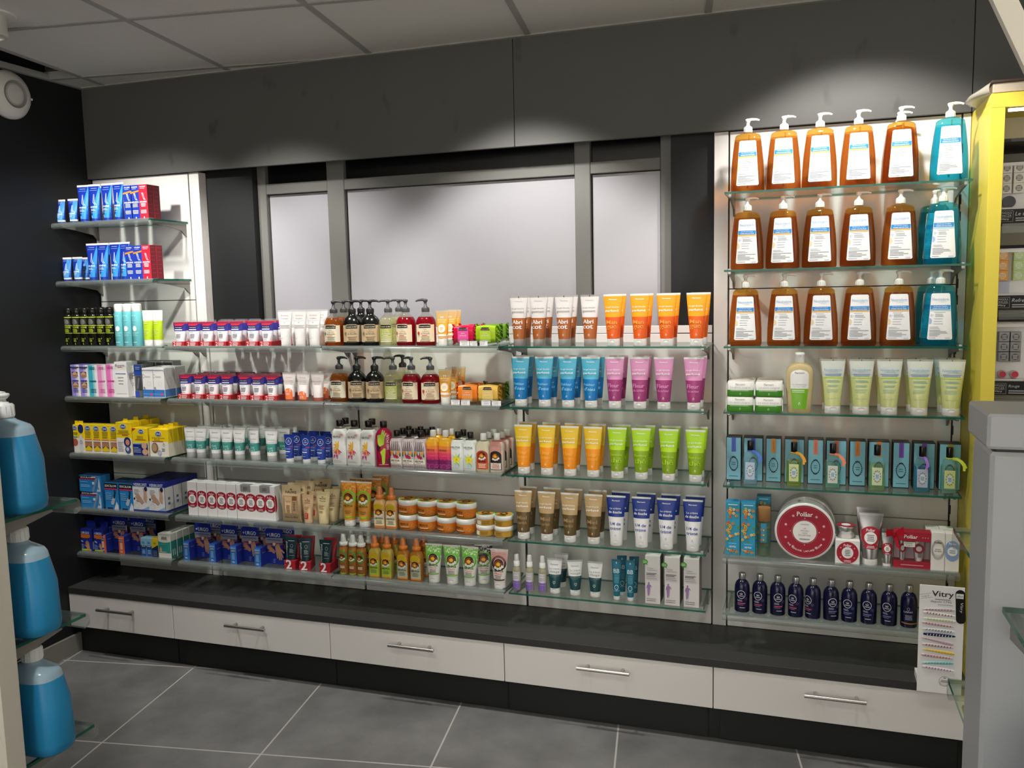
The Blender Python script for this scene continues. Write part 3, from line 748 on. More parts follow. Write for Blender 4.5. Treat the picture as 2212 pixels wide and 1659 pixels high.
hand_soap('soap_amber', 't:#d88a34:#c07026:.40', CL, 'k:#e6dcc2', 'i:#5a5040', 'p:#3a3a3c', .034, 'i:#e0a03a', second='i:#6a6a58')
hand_soap('soap_black', 'g:#100f0e', 'g:#100f0e', 'k:#c9b08c', 'i:#4a3c2a', 'p:#1a1a1b', .034, None, second='i:#8a7a5a')
hand_soap('soap_clear', 't:#f7f5dc:#ecebc8:.20', CL, 't:#d8da8c:#cdd078:.80', 'i:#f0f0dc', 'p:#4a4b4c', -.034, 'i:#e6e6b8', half=.022)
hand_soap('soap_red', 't:#b0182a:#9c1222:.60', CL, 'k:#f0dfc0', 'i:#8a6a50', 'p:#4a4b4d', -.034, 'i:#d8564a', second='i:#c0443a')
@maker('yellow_tube', 'tube')
def _():
    def pr(mb, S):
        rect(mb, S, -.004, -.0025, .0935, .1005, 'i:#fff6e0', 2); rect(mb, S, .0025, .004, .0935, .1005, 'i:#fff6e0', 2); rect(mb, S, -.006, .006, .0985, .1000, 'i:#fff6e0', 2)
        text(mb, S, 'MA DOUCHE', 0, .0880, .030, .0042, 'i:#fff3d8', 2, .01); text(mb, S, 'PARFUMÉE', 0, .0815, .026, .0042, 'i:#fff3d8', 2, .01)
        disc(mb, S, 0, .0595, .0135, .0145, 'i:#fdf3dc', 2, 24); lines(mb, S, -.007, .007, .064, 3, .004, 'i:#f0b860', 3, .3, .3, True)
        rect(mb, S, -.019, .019, .033, .0405, 'i:#f6f1e6', 2); rect(mb, S, -.016, .016, .027, .0295, 'i:#f6a93a', 2)
    return make_tube('shower_gel_tube', .121, .050, .0165, .017, [(.030, 'p:#f4efe2'), (.092, 'p:#f7b03a'), (.12, 't:#f8dca6:#f0cf90:.7')], 't:#f4eee2:#ece2d0:.5', pr, dent_shade=None)
def soap_pack(key, core, film, lab, ink='i:#f6f0e4'):
    def fn():
        R_ = random.Random(hash(key) % 97 if False else len(key) * 7)
        t = thing('soap_pack'); mb = MB()
        rings = []
        for k in range(9):
            x = -.034 + .068*k/8; q = 1 - abs(k-4)/4 * .12
            rings.append([(x, .016 + .0135*q*math.copysign(abs(math.sin(a))**.55, math.sin(a)), .030 + .0265*q*math.copysign(abs(math.cos(a))**.5, math.cos(a))) for a in [2*PI*j/22 for j in range(22)]])
        mb.loft(rings, core); mb.build('bar', t)
        fm = MB()
        for sx in (-1, 1):
            prev = None
            for k in range(6):
                x = sx*(.034 + .0022*k); row_ = []
                for j in range(17):
                    z = .003 + .054*j/16
                    y = .016 + (.011*(1-k/5.) * math.sin(PI*j/16)*0 + .0035*math.sin(j*1.9+k)*(.4+k*.2)) 
                    row_.append((x, y - .010*(1-k/5.)*math.sin(PI*j/16), z + .0012*k*math.sin(j*.9+sx)*.6 + (.0012*math.sin(j*2.3) if k == 5 else 0)))
                i0 = fm.add(row_)
                if prev is not None:
                    for j in range(16): fm.face((prev+j, i0+j, i0+j+1, prev+j+1), film, False)
                prev = i0
        fm.build('film', t)
        lb = MB(); S = Flat(.0016)
        rect(lb, S, -.019, .019, .008, .050, lab, 1); rect(lb, S, -.0165, .0165, .0425, .0500, 'i:#2a2422', 2, -.012, .012); text(lb, S, 'Comptoir du Bain', 0, .0455, .029, .0034, 'i:#f0e6d0', 3)
        text(lb, S, 'SAVON', 0, .034, .013, .0030, ink, 2); text(lb, S, 'de Marseille', 0, .0275, .024, .0042, ink, 2, 0, 0, .2); lines(lb, S, -.015, .015, .0150, 2, .0032, ink, 2, .2, .5, True)
        lb.build('label', t)
        return t
    MAKERS[key] = (fn, 'soap')
soap_pack('pack_pink', 'g:#cf1240', 'g:#c01848', 'i:#ee5aa6'); soap_pack('pack_lime', 'g:#a6c81e', 'g:#6f9a16', 'i:#b9d63c'); soap_pack('pack_green', 'g:#6d9a14', 'g:#5c8c10', 'i:#8aba2c')
soap_pack('pack_orange', 'g:#f2862a', 'g:#d8482a', 'i:#f59a4e'); soap_pack('pack_gold', 'g:#eabf58', 'g:#a87a2a', 'i:#efcf7a'); soap_pack('pack_darkgreen', 'g:#7a6a1c', 'g:#4a6a1c', 'i:#9a9a3c')
def hei_bottle(key, W_, H, cap, bands, prints, capr=.0092, name='body_lotion_bottle', shoulder=.80, D=.019):
    def fn():
        t = thing(name); a = W_/2; hb = H - .022; z1 = H*shoulder
        R = [(0, a*.94, D*.92, 4), (.003, a, D, 4), (z1*.5, a, D, 4), (z1*.86, a, D, 4), (z1*.93, a*.94, D*.95, 3.4), (z1*1.0, a*.72, D*.86, 2.8), (hb - .004, capr*1.02, capr, 2.2), (hb, capr*.86, capr*.86, 2), (hb+.004, capr*.84, capr*.84, 2)]
        zs = sorted(set([r[0] for r in R] + [b[0] for b in bands if b[0] < hb])); S = Prof(R)
        rows = [S.at(z) for z in zs]; mats = [next((m for zt, m in bands if (p[0]+q[0])/2 < zt), bands[-1][1]) for p, q in zip(rows, rows[1:])]
        mb = MB(); mb.loft([sellipse(r[0], r[1], r[2], 0, 0, r[3], 36) for r in rows], mats)
        prints(mb, S, a, H); mb.build('body', t)
        c = MB(); c.lathe([(hb, capr*.97), (hb+.001, capr*1.02), (H-.002, capr*1.02), (H, capr*.92)], cap, seg=24); c.build('cap', t)
        return t
    MAKERS[key] = (fn, 'bottle')
HP = 'HEI POA'
BK = 'g:#1c1814'
def pr_white(mb, S, a, H):
    text(mb, S, HP, -.004, H*.635, .031, .0068, 'i:#3a3632', 2, .02)
    for k in range(7):
        b = math.radians(200 + 26*k); capsule(mb, S, (.014, H*.70), (.014+.010*math.cos(b), H*.70+.010*math.sin(b)), .0010, .0004, 'i:#f2a48c', 2, 3)
    for k in range(5):
        b = math.radians(75 + 40*k); capsule(mb, S, (-.002, .068), (-.002+.016*math.cos(b), .068+.020*math.sin(b)), .0045, .0015, ['i:#f0b42c', 'i:#ecc24a', 'i:#e8a23a'][k % 3], 2, 4)
    for k in range(6):
        b = math.radians(190 + 28*k); capsule(mb, S, (-.003, .056), (-.003+.018*math.cos(b), .056+.018*math.sin(b)), .0040, .0015, ['i:#ee9a3a', 'i:#d8567a', 'i:#c23a6a'][k % 3], 2.4, 4)
    capsule(mb, S, (-.016, .034), (-.020, .024), .004, .001, 'i:#c83a62', 2, 4); capsule(mb, S, (-.006, .034), (-.004, .022), .004, .001, 'i:#b0407a', 2, 4)
    lines(mb, S, -.020, .014, .0155, 2, .004, 'i:#a8a49c', 2, .2)
hei_bottle('hei_white', .0585, .163, BK, [(.132, 'g:#f0efec'), (.16, CL)], pr_white, .0125)
def pr_magenta(mb, S, a, H):
    poly(mb, S, [(-.020, .090), (-.020, .115), (-.006, .118), (.002, .126), (.006, .108), (.002, .082), (-.012, .074), (-.018, .080)], 'i:#b4d03a', 2)
    for p, q in (((-.004, .118), (-.001, .133)), ((.001, .116), (.006, .130)), ((.004, .110), (.011, .122))): capsule(mb, S, p, q, .0022, .0012, 'i:#b4d03a', 2.2, 4)
    poly(mb, S, [(-.012, .054), (.001, .068), (.008, .066), (.006, .044), (.003, .012), (-.006, .010), (-.007, .040)], 'i:#b4d03a', 2)
    disc(mb, S, -.018, .070, .006, .012, 'i:#3c0c22', 1.6, 12, (-.0235, 1)); disc(mb, S, .018, .020, .007, .012, 'i:#4c0c28', 1.6, 12, (-1, .024))
    text(mb, S, HP, .0165, .090, .052, .0085, 'i:#f4dbe2', 2.4, .02, PI/2); lines(mb, S, -.018, .016, .0095, 1, .004, 'i:#e0a0b4', 2)
hei_bottle('hei_magenta', .058, .163, BK, [(.145, 'g:#a81240'), (.16, 'g:#8a0c34')], pr_magenta, .0125)
def pr_zebra(mb, S, a, H):
    for k in range(15):
        x = -a*.88 + a*1.76*k/14
        for z0, z1 in ((.062, .098), (.004, .012)):
            xx = x*(.92 if z0 > .05 else 1); capsule(mb, S, (xx, z0), (xx*.82 + .0015*math.sin(k*2), z1 - .003*abs(math.sin(k*1.3))), .0007, .0004, 'i:#4a2c34', 1.6, 3)
    rect(mb, S, -a*.9, a*.9, .016, .0335, 'i:#e9e2cf', 2); text(mb, S, HP, 0, .0270, .033, .0066, 'i:#3a3630', 3, .02); lines(mb, S, -.011, .011, .0205, 1, .003, 'i:#8a8478', 3)
    for x, z, c in ((-.012, .055, 'i:#e0912a'), (.012, .056, 'i:#e8a43a'), (-.002, .043, 'i:#c22a56'), (.007, .040, 'i:#b82450')):
        for j in range(5): b = 2*PI*j/5 + x*300; disc(mb, S, x+.0034*math.cos(b), z+.0036*math.sin(b), .0030, .0030, c, 2.2, 8)
    for x in (-.019, -.006, .003, .018): capsule(mb, S, (x, .044), (x*1.02, .060), .0026, .0006, 'i:#3a5a34', 1.9, 4)
hei_bottle('hei_zebra', .0475, .133, BK, [(.106, 'g:#ddd0d0'), (.13, CL)], pr_zebra, .0105)
def pr_sunset(mb, S, a, H):
    text(mb, S, HP, -.004, .070, .028, .0058, 'i:#5a2a30', 2, .02)
    for k in range(9):
        x = -.020 + .005*k; capsule(mb, S, (x, .030 + .003*math.sin(k*1.7)), (x, .037 + .003*math.cos(k*2)), .0026, .0010, 'i:#7a2260', 1.8, 4)
    ring(mb, S, 0, .010, .012, .010, .0012, 'i:#b25a96', 2, 18); ring(mb, S, -.016, .014, .007, .006, .001, 'i:#b25a96', 2, 14); ring(mb, S, .016, .014, .007, .006, .001, 'i:#b25a96', 2, 14)
    lines(mb, S, -.008, .012, .050, 1, .003, 'i:#e8709a', 2)
hei_bottle('hei_sunset', .0475, .137, WH, [(.007, 'g:#8a2a70'), (.034, 'g:#8c2c6c'), (.046, 'g:#d83a6c'), (.060, 'g:#e4486a'), (.072, 'g:#ec6a58'), (.084, 'g:#f08c40'), (.097, 'g:#f6ae2c'), (.113, 'g:#f7bb34'), (.13, 't:#f4c450:#ecb640:.6')], pr_sunset, .0105)
def pr_mono(mb, S, a, H):
    text(mb, S, HP, -.002, .083, .033, .0068, 'i:#5a5a56', 2, .02); lines(mb, S, -.012, .010, .077, 1, .003, 'i:#9a9a94', 2)
    for k in range(9):
        b = 2*PI*k/9 + .3; capsule(mb, S, (0, .038), (.021*math.cos(b), .038+.025*math.sin(b)), .005, .001, ['i:#a9d2cc', 'i:#86bdb6', 'i:#c4e0da'][k % 3], 1.5, 4)
    for k in range(5):
        b = math.radians(90+72*k); capsule(mb, S, (.005*math.cos(b), .040+.005*math.sin(b)), (.015*math.cos(b), .040+.017*math.sin(b)), .0058, .0016, 'i:#f2e62c', 2.2, 5)
    disc(mb, S, 0, .040, .0040, .0040, 'i:#d8c020', 2.8, 10); lines(mb, S, -.018, .018, .010, 1, .004, 'i:#b0b4ae', 2)
hei_bottle('hei_flower', .0475, .135, BK, [(.108, 'g:#eef2ee'), (.13, CL)], pr_mono, .0105)
def pr_label(col, deep, stripe):
    def f(mb, S, a, H):
        if stripe:
            for k in range(16): rect(mb, S, -a*.86, a*.86, .066+.0028*k, .0674+.0028*k, 'i:#c8605c', 1.4, -a*.84, a*.84)
        rect(mb, S, -a*.84, a*.84, .010, .062, deep, 2); disc(mb, S, 0, .060, a*.84, .015, deep, 2, 26)
        rect(mb, S, -a*.76, a*.76, .012, .034, col, 2.6)
        emblem(mb, S, 0, .0560, .0135, 3); text(mb, S, HP, 0, .0355, .031, .0072, 'i:#2c2420', 3.4, .02)
        lines(mb, S, -.014, .014, .0285, 3, .0052, 'i:#f6e2d0' if not stripe else 'i:#c86a5a', 3.4, .2, .45, True)
    return f
hei_bottle('hei_orange', .0485, .131, WH, [(.105, 't:#ece4c8:#e8dfc2:.92'), (.13, CL)], pr_label('i:#d8642a', 'i:#b83a26', False), .0105)
hei_bottle('hei_stripes', .0485, .133, WH, [(.105, 't:#eee4d6:#ece0d0:.92'), (.13, CL)], pr_label('i:#e9e2d6', 'i:#26201e', True), .0105)
def hei_tube(key, H, w, rb, hc, base, top, arch, foot, dark=False, stripes=False, speck='i:#c8d8b0'):
    def fn():
        k_ = H / .163
        def pr(mb, S):
            R_ = random.Random(3)
            if stripes:
                for k in range(15): rect(mb, S, -w*.42, w*.42, H*.60+.0030*k, H*.60+.0015+.0030*k, 'i:#c9847e', 1.5, -w*.43, w*.43)
            elif top:
                for k in range(46):
                    x, z = R_.uniform(-w*.40, w*.40), R_.uniform(H*.80, H*.95); disc(mb, S, x, z, .0024, .0020, speck, 1.5, 6)
            if arch: disc(mb, S, 0, H*.645, rb*1.30, rb*1.30, arch, 1.5, 26, rin=.74)
            emblem(mb, S, 0, H*.625, rb*.86, 2); text(mb, S, HP, 0, H*.455, rb*1.75, .0078, 'i:#2c2824', 2.2, .02)
            lines(mb, S, -rb*.7, rb*.7, H*.40, 1, .004, 'i:#e0905a' if not stripes else 'i:#d8503a', 2, .1, .6, True); lines(mb, S, -rb*.65, rb*.65, H*.35, 3, .0048, 'i:#5a4a3a', 2, .3, .4, True)
            rect(mb, S, -rb*.98, rb*.98, hc+.007, hc+.012, foot, 2)
        return make_tube('sun_care_tube', H, w, rb, hc, [(H*.70, base), (H*.80, top or base), (H, top or base)], 'p:#e2ded6', pr, WH)
    MAKERS[key] = (fn, 'tube')
hei_tube('sun_tube', .165, .0640, .0205, .025, 'p:#dd9a34', 'p:#d8862c', 'i:#86c23a', 'i:#86c23a', speck='i:#eab45c')
hei_tube('green_tube', .138, .0660, .0205, .023, 'p:#eceae4', 'p:#84bf5a', 'i:#6aba3c', 'i:#86c85a', speck='i:#d4e6c0')
hei_tube('black_tube', .138, .0640, .0205, .023, 'p:#eceae4', 'p:#2c2a28', 'i:#6aba3c', 'i:#86c85a', speck='i:#d8d4cc')
hei_tube('pink_tube', .138, .0660, .0205, .023, 'p:#ece6de', 'p:#e4c6be', 'i:#262220', 'i:#4a4642', stripes=True)
def spray(key, liq, capm, r, H, lab, foot, square=False, slim=False):
    def fn():
        t = thing('spray_bottle'); hb = H - .043; n = 4. if square else 2.
        R = [(0, r*.92, r*.92 if not square else r*.72, n), (.002, r, r*(.75 if square else 1), n), (hb*.82, r, r*(.75 if square else 1), n), (hb*.92, r*.86, r*(.68 if square else .86), 2.6), (hb, r*.52, r*.52, 2), (hb+.003, r*.48, r*.48, 2)]
        mb = MB(); mb.loft([sellipse(z, a, b, 0, 0, q, 28) for z, a, b, q in R], liq); mb.build('body', t); S = Prof(R); lb = MB()
        if slim:
            disc(lb, S, 0, hb*.66, r*.86, r*1.3, 'i:#5a9a3c', 1, 22, rin=.72); emblem(lb, S, 0, hb*.62, r*.62, 2); lines(lb, S, -r*.5, r*.5, hb*.32, 2, .0052, 'i:#ecd8c4', 2, .1, .6, True); rect(lb, S, -r*.97, r*.97, .001, .0075, 'i:#9acb4a', 1)
        else:
            rect(lb, S, -r*.82, r*.82, hb*.64, hb*.74, 'i:#cfae24', 1); disc(lb, S, 0, hb*.74, r*.82, r*.62, 'i:#cfae24', 1, 20)
            rect(lb, S, -r*.84, r*.84, hb*.60, hb*.64, 'i:#d87a2c', 1.2); rect(lb, S, -r*.84, r*.84, .010, hb*.60, lab, 1); emblem(lb, S, 0, hb*.53, r*.62, 2)
            text(lb, S, HP, 0, hb*.345, r*1.42, .0062, 'i:#2c2824', 2.4, .02); lines(lb, S, -r*.6, r*.6, hb*.27, 3, .0048, 'i:#6a6450', 2, .3, .4, True); rect(lb, S, -r*.86, r*.86, .005, .010, foot, 1.4)
        lb.build('label', t)
        c = MB(); q = r if slim else r*.80
        c.lathe([(hb+.001, q*.80), (hb+.002, q*.84), (hb+.013, q*.84), (hb+.0145, q*.60), (hb+.016, q*.58), (H-.010, q*.50), (H-.003, q*.42), (H, q*.34)], capm, seg=22)
        c.cyl((0, -q*.40, H-.010), (0, -q*.52, H-.010), .0018, capm, 8); c.build('spray_cap', t)
        o = MB(); o.lathe([(hb+.014, q*.72), (H+.001, q*.62), (H+.002, q*.5)], 't:#f4f4f2:#eeeeec:.06', seg=22); o.build('clear_overcap', t)
        return t
    MAKERS[key] = (fn, 'bottle')
spray('spray_cream', 't:#e8bc88:#e6b47c:.95', 'p:#e07a2c', .0225, .149, 'k:#e3dbb4', 'i:#d8702c', True)
spray('spray_yellow', 't:#dcc678:#d0b458:.9', 'p:#e07a22', .0225, .153, 'k:#a9c83a', 'i:#e09a2c', True)
spray('spray_orange', 't:#c88a40:#c07c32:.9', 'p:#e07a22', .0235, .153, 'k:#b9bfa4', 'i:#d8802c', True)
spray('spray_oil', 't:#c88c50:#b87838:.9', 'p:#e6e4e2', .0185, .150, '', '', slim=True)
def jar(key, r, h, hl, glass, rim, small):
    def fn():
        t = thing('cream_jar'); hb = h - hl
        P = [(0, r*.78), (.003, r*.88), (hb*.35, r*.985), (hb, r*.985)] if not small else [(0, r*.94), (.002, r*.965), (hb, r*.965)]
        mb = MB(); mb.lathe(P, glass, seg=36); S = Prof([(z, q, q, 2.) for z, q in P])
        if not small:
            text(mb, S, HP, -r*.28, hb*.66, r*.92, .0085, 'i:#3a2416', 2, .03)
            lines(mb, S, -r*.6, r*.2, hb*.42, 1, .003, 'i:#f6d8b0', 2, .2, .7); lines(mb, S, -r*.5, r*.4, hb*.26, 1, .003, 'i:#7a3a14', 2, .1, .8)
            for k in range(10): ring(mb, S, r*(-.80+.175*k), hb*(.22+.5*((k*37) % 10)/10), .0055, .0055, .0006, 'i:#f2b060', 1.4, 10)
        else:
            rect(mb, S, -r*.55, r*.30, .002, hb*.86, 'i:#b88a2a', 1.4); rect(mb, S, r*.35, r*.93, .002, hb*.86, 'i:#c2922c', 1.4); lines(mb, S, -r*.5, r*.25, hb*.72, 4, .0030, 'i:#7a5a1c', 2); rect(mb, S, -r*.92, -r*.62, .003, hb*.8, 'i:#e8e2d0', 1.6)
        mb.build('body', t)
        l = MB(); l.lathe([(hb-.0005, r*.985), (hb, r), (h-.002, r), (h, r*.965)], 'g:#f3f2ee', seg=40)
        def tp(s, S):
            disc(s, S, 0, 0, r*.94, r*.94, 'i:#8cc850', 1, 36); disc(s, S, 0, 0, r*.80, r*.80, 'i:#e0902c', 2, 32); disc(s, S, 0, 0, r*.42, r*.42, 'i:#3a2416', 3, 22); poly(s, S, [(-r*.3, -r*.1), (0, r*.25), (r*.3, -r*.1)], 'i:#f0b62c', 4); lines(s, S, -r*.5, r*.5, -r*.5, 2, r*.14, 'i:#5a2c12', 3, .1, .5, True)
        top_print(l, h + .0001, tp); l.build('lid', t); return t
    MAKERS[key] = (fn, 'jar')
jar('jar_big', .0375, .0545, .0185, 't:#f0a050:#ee8a30:.95', '', False)
jar('jar_small', .0340, .0370, .0150, 't:#eec878:#e4b860:.9', '', True)
# ------------------------------------------------------------------ second bay
@maker('duo_pack', 'tube set')
def _():
    t = thing('hand_cream_duo')
    for k in (0, 1):
        def pr(mb, S):
            rect(mb, S, -.0245, .0245, .0560, .0655, 'i:#3a2f8c', 1, -.0265, .0265); rect(mb, S, -.0205, .012, .0665, .0725, 'i:#16161c', 2); rect(mb, S, -.0200, .011, .0600, .0635, 'i:#dcdce4', 2)
            rect(mb, S, -.0215, .008, .0760, .0830, 'i:#c8283c', 2, -.0225, .022); text(mb, S, 'Neutrogena', -.004, .0695, .028, .0036, 'i:#e8e8f0', 3, .01)
            lines(mb, S, -.013, .006, .0520, 1, .003, 'i:#9a9aa6', 2); lines(mb, S, -.013, .008, .0445, 4, .0044, 'i:#5a5a66', 2, .3); lines(mb, S, -.013, .004, .0230, 1, .003, 'i:#8a8a96', 2)
        mb, S = tube_body(.090, .056, .0165, .006, [(.056, 'p:#e9e7ea'), (.09, 'p:#2f2a86')], 'p:#a8283c')
        if k == 0: pr(mb, S)
        o = mb.build('tube', t, (0, -.004 + .034*k, .0))
    w = MB(); w.box(-.0245, .0245, -.0255, .054, 0, .0165, 'k:#b3262c', .001)
    text(w, Flat(-.0255), '2', -.0150, .0085, None, .0135, 'i:#f4e6e6', 2); lines(w, Flat(-.0255), -.008, .017, .0135, 3, .0042, 'i:#ecc8c8', 2, .2, .55)
    w.build('card_base', t)
    f = MB(); f.box(-.0275, .0285, .010, .0102, .084, .0975, 't:#fbfbfd:#f4f4f8:.10'); f.build('film', t)
    return t
@maker('white_tube', 'tube')
def _():
    def pr(mb, S):
        text(mb, S, 'Avène', 0, .1115, .030, .0066, 'i:#e6a294', 2); text(mb, S, 'Cicalfate', 0, .1005, .028, .0052, 'i:#a8a29e', 2); lines(mb, S, -.021, .021, .092, 1, .002, 'i:#a8a4a0', 2, 0, .3); text(mb, S, '+', 0, .085, None, .005, 'i:#8a8682', 2); lines(mb, S, -.020, .020, .076, 3, .0045, 'i:#bab6b2', 2, .3, .4, True)
        ring(mb, S, 0, .046, .0150, .0170, .0004, 'i:#e2d2cc', 2); ring(mb, S, .001, .046, .0115, .0135, .0004, 'i:#e2d2cc', 2); lines(mb, S, -.013, -.005, .028, 1, .003, 'i:#b8b4b0', 2)
    return make_tube('cream_tube', .130, .0595, .0185, .018, [(.13, 'p:#efeceb')], 't:#f4f2f2:#eceaea:.6', pr, 'p:#eeebea', dent_shade=None)
def peach(key, stick):
    def fn():
        def pr(mb, S):
            text(mb, S, 'Avène', 0, .087, .026, .0058, 'i:#efc4b8', 2); lines(mb, S, -.017, .017, .074, 3, .005, 'i:#d2c6c2', 2, .3, .4, True); rect(mb, S, -.0225, -.019, .071, .074, 'i:#e88a78', 2)
            if stick:
                z = stick; rect(mb, S, -.0145, .0145, .006, z, 'i:#ef7a44', 2); disc(mb, S, 0, z, .0145, .0125, 'i:#ef7a44', 2, 22); text(mb, S, '2', .0075, z+.004, None, .0092, 'i:#fbe6da', 3, .03); lines(mb, S, -.010, .002, z+.004, 2, .004, 'i:#fbd2be', 3); lines(mb, S, -.010, .011, z-.006, 2, .004, 'i:#fbd2be', 3)
        return make_tube('cream_tube', .103, .0555, .0170, .017, [(.103, 'p:#eee6e4')], 't:#f4eeee:#ece4e2:.6', pr, 't:#d88a7a:#cc7c6c:.75', dent_shade=None)
    MAKERS[key] = (fn, 'tube')
peach('peach_high', .034); peach('peach_low', .024); peach('peach_plain', 0)
@maker('teal_tube', 'tube')
def _():
    def pr(mb, S):
        text(mb, S, 'Pharmactiv', 0, .1005, .026, .0046, 'i:#8a8a8a', 2, .01); text(mb, S, 'La crème', 0, .0815, .032, .0058, 'i:#bccac8', 2); text(mb, S, 'mains', 0, .0715, .029, .0068, 'i:#b4c6c4', 2, .01)
        lines(mb, S, -.014, .014, .0625, 1, .003, 'i:#8abab4', 2); text(mb, S, 'Lot', .002, .0505, .018, .0085, 'i:#c4e2dc', 2, .0); text(mb, S, 'x2', .005, .0400, .016, .0085, 'i:#c4e2dc', 2, .0)
    return make_tube('hand_cream_tube', .118, .0550, .0180, .024, [(.0345, 'p:#e6e6e4'), (.0655, 'p:#3c8c84'), (.118, 'p:#ebeae8')], 't:#f0f0ee:#e6e6e4:.6', pr, 't:#e4e4e2:#d6d6d4:.7', dent_shade=None)
@maker('navy_tube', 'tube')
def _():
    def pr(mb, S):
        ring(mb, S, 0, .0785, .0125, .0125, .0014, 'i:#dfe4f4', 2); text(mb, S, 'LAINO', 0, .0755, .014, .0036, 'i:#dfe4f4', 2, .02)
        for k in (-1, 0, 1): capsule(mb, S, (.002*k, .080), (.0036*k, .0850-.001*abs(k)), .0008, .0003, 'i:#dfe4f4', 2, 3)
        rect(mb, S, .003, .018, .0575, .0600, 'i:#c8403a', 2); lines(mb, S, -.013, .010, .0530, 2, .004, 'i:#8a9ad0', 2, .2); rect(mb, S, -.013, .008, .0390, .0420, 'i:#dfe4f4', 2); lines(mb, S, -.013, .004, .0350, 1, .003, 'i:#8a9ad0', 2); lines(mb, S, -.013, .009, .0260, 1, .004, 'i:#aab6e0', 2)
    return make_tube('hand_cream_tube', .103, .0445, .0145, .018, [(.1, 'p:#1f3a96')], 'p:#1c3488', pr, 'p:#dfe0e2', dent_shade=None)
@maker('disc_box', 'box')
def _():
    def pr(mb, S): polaar(mb, S, 0, .066, .0340, 'i:#a01f33', 'i:#e8d8da', 'i:#eceae8', (-.0221, .0221))
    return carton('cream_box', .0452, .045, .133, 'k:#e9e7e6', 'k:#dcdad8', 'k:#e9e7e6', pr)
@maker('disc_box_end', 'box')
def _():
    def pr(mb, S): polaar(mb, S, 0, .066, .0340, 'i:#a01f33', 'i:#e8d8da', 'i:#eceae8', (-.0221, .0221))
    def ex(mb): side_print(mb, .0226, lambda s, S: [disc(s, S, .0, .066, .0125, .034, 'i:#a01f33', 1, 24, (0, .02))])
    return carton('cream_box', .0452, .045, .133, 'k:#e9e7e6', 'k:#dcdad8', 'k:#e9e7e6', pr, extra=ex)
@maker('grey_label', 'label')
def _():
    mb = MB(); mb.box(-.022, .022, -.0008, .0002, -.024, 0, 'k:#8f8f8d'); mb.box(-.022, .022, -.0008, .020, 0, .0008, 'k:#8f8f8d'); S = Flat(-.0008); lines(mb, S, -.010, .010, -.008, 2, .006, 'i:#6f6f6d', 2, .2, .5, True)
    return mb.build('shelf_label')
@maker('beige_pouch', 'pouch')
def _():
    t = thing('gift_pouch'); mb = MB()
    R = []
    for z, a, b in ((0, .040, .001), (.004, .040, .001), (.010, .0395, .010), (.06, .0395, .0125), (.098, .0395, .009), (.112, .0400, .0012), (.138, .0405, .0010)): R.append(sellipse(z, a, b, 0, 0, 3, 28))
    mb.loft(R, 'p:#cbb08a'); mb.build('pouch', t); p = MB(); S = Prof([(0, .04, .001, 3), (.004, .04, .001, 3), (.010, .0395, .010, 3), (.06, .0395, .0125, 3), (.098, .0395, .009, 3), (.112, .04, .0012, 3), (.138, .0405, .001, 3)])
    text(p, S, 'NUXE', .001, .1125, .046, .0085, 'i:#4a3a2c', 3, .02); disc(p, S, .001, .1225, .0045, .0022, 'i:#4a3a2c', 3, 12)
    rect(p, S, -.030, .030, .030, .1000, 't:#e2cba6:#d8be96:.6', 2)
    rect(p, S, -.021, .004, .034, .096, 'p:#e0bf96', 3, -.024, .008); text(p, S, 'NUXE', -.008, .078, .018, .004, 'i:#6a523a', 4); lines(p, S, -.016, .002, .064, 5, .006, 'i:#8a6e50', 4, .3)
    rect(p, S, .010, .025, .034, .082, 'p:#c4a078', 3); lines(p, S, .012, .022, .076, 6, .006, 'i:#6a523a', 4, .2); rect(p, S, .008, .026, .082, .098, 'i:#8a5a3a', 3)
    text(p, S, 'Rêve de Miel', .002, .0185, .052, .0066, 'i:#6a543c', 3, .01); p.build('printed_window', t); return t
def nuxe(key, H, w, rb, col, red):
    def fn():
        def pr(mb, S):
            text(mb, S, 'NUXE', 0, H*.79, rb*1.35, .0055, 'i:#6a503a', 2, .02); disc(mb, S, 0, H*.845, .003, .0014, 'i:#6a503a', 2, 10); lines(mb, S, -rb*.7, rb*.7, H*.73, 1, .003, 'i:#a08060', 2, 0, .6, True)
            lines(mb, S, -rb*.7, rb*.5, H*.58, 3, .0052, 'i:#a08060', 2, .3); lines(mb, S, -rb*.7, rb*.6, H*.42, 2, .005, 'i:#a08060', 2, .3)
            if red: rect(mb, S, -rb*.55, rb*.45, H*.17, H*.36, 'i:#b02a24', 2); lines(mb, S, -rb*.4, rb*.3, H*.33, 3, .005, 'i:#e0a090', 3)
        return make_tube('cream_tube', H, w, rb, .017, [(H, col)], col, pr, col, dent_shade=None)
    MAKERS[key] = (fn, 'tube')
nuxe('nuxe_small', .106, .050, .0160, 'p:#d9b68e', True); nuxe('nuxe_big', .120, .060, .0185, 'p:#decb9c', False)
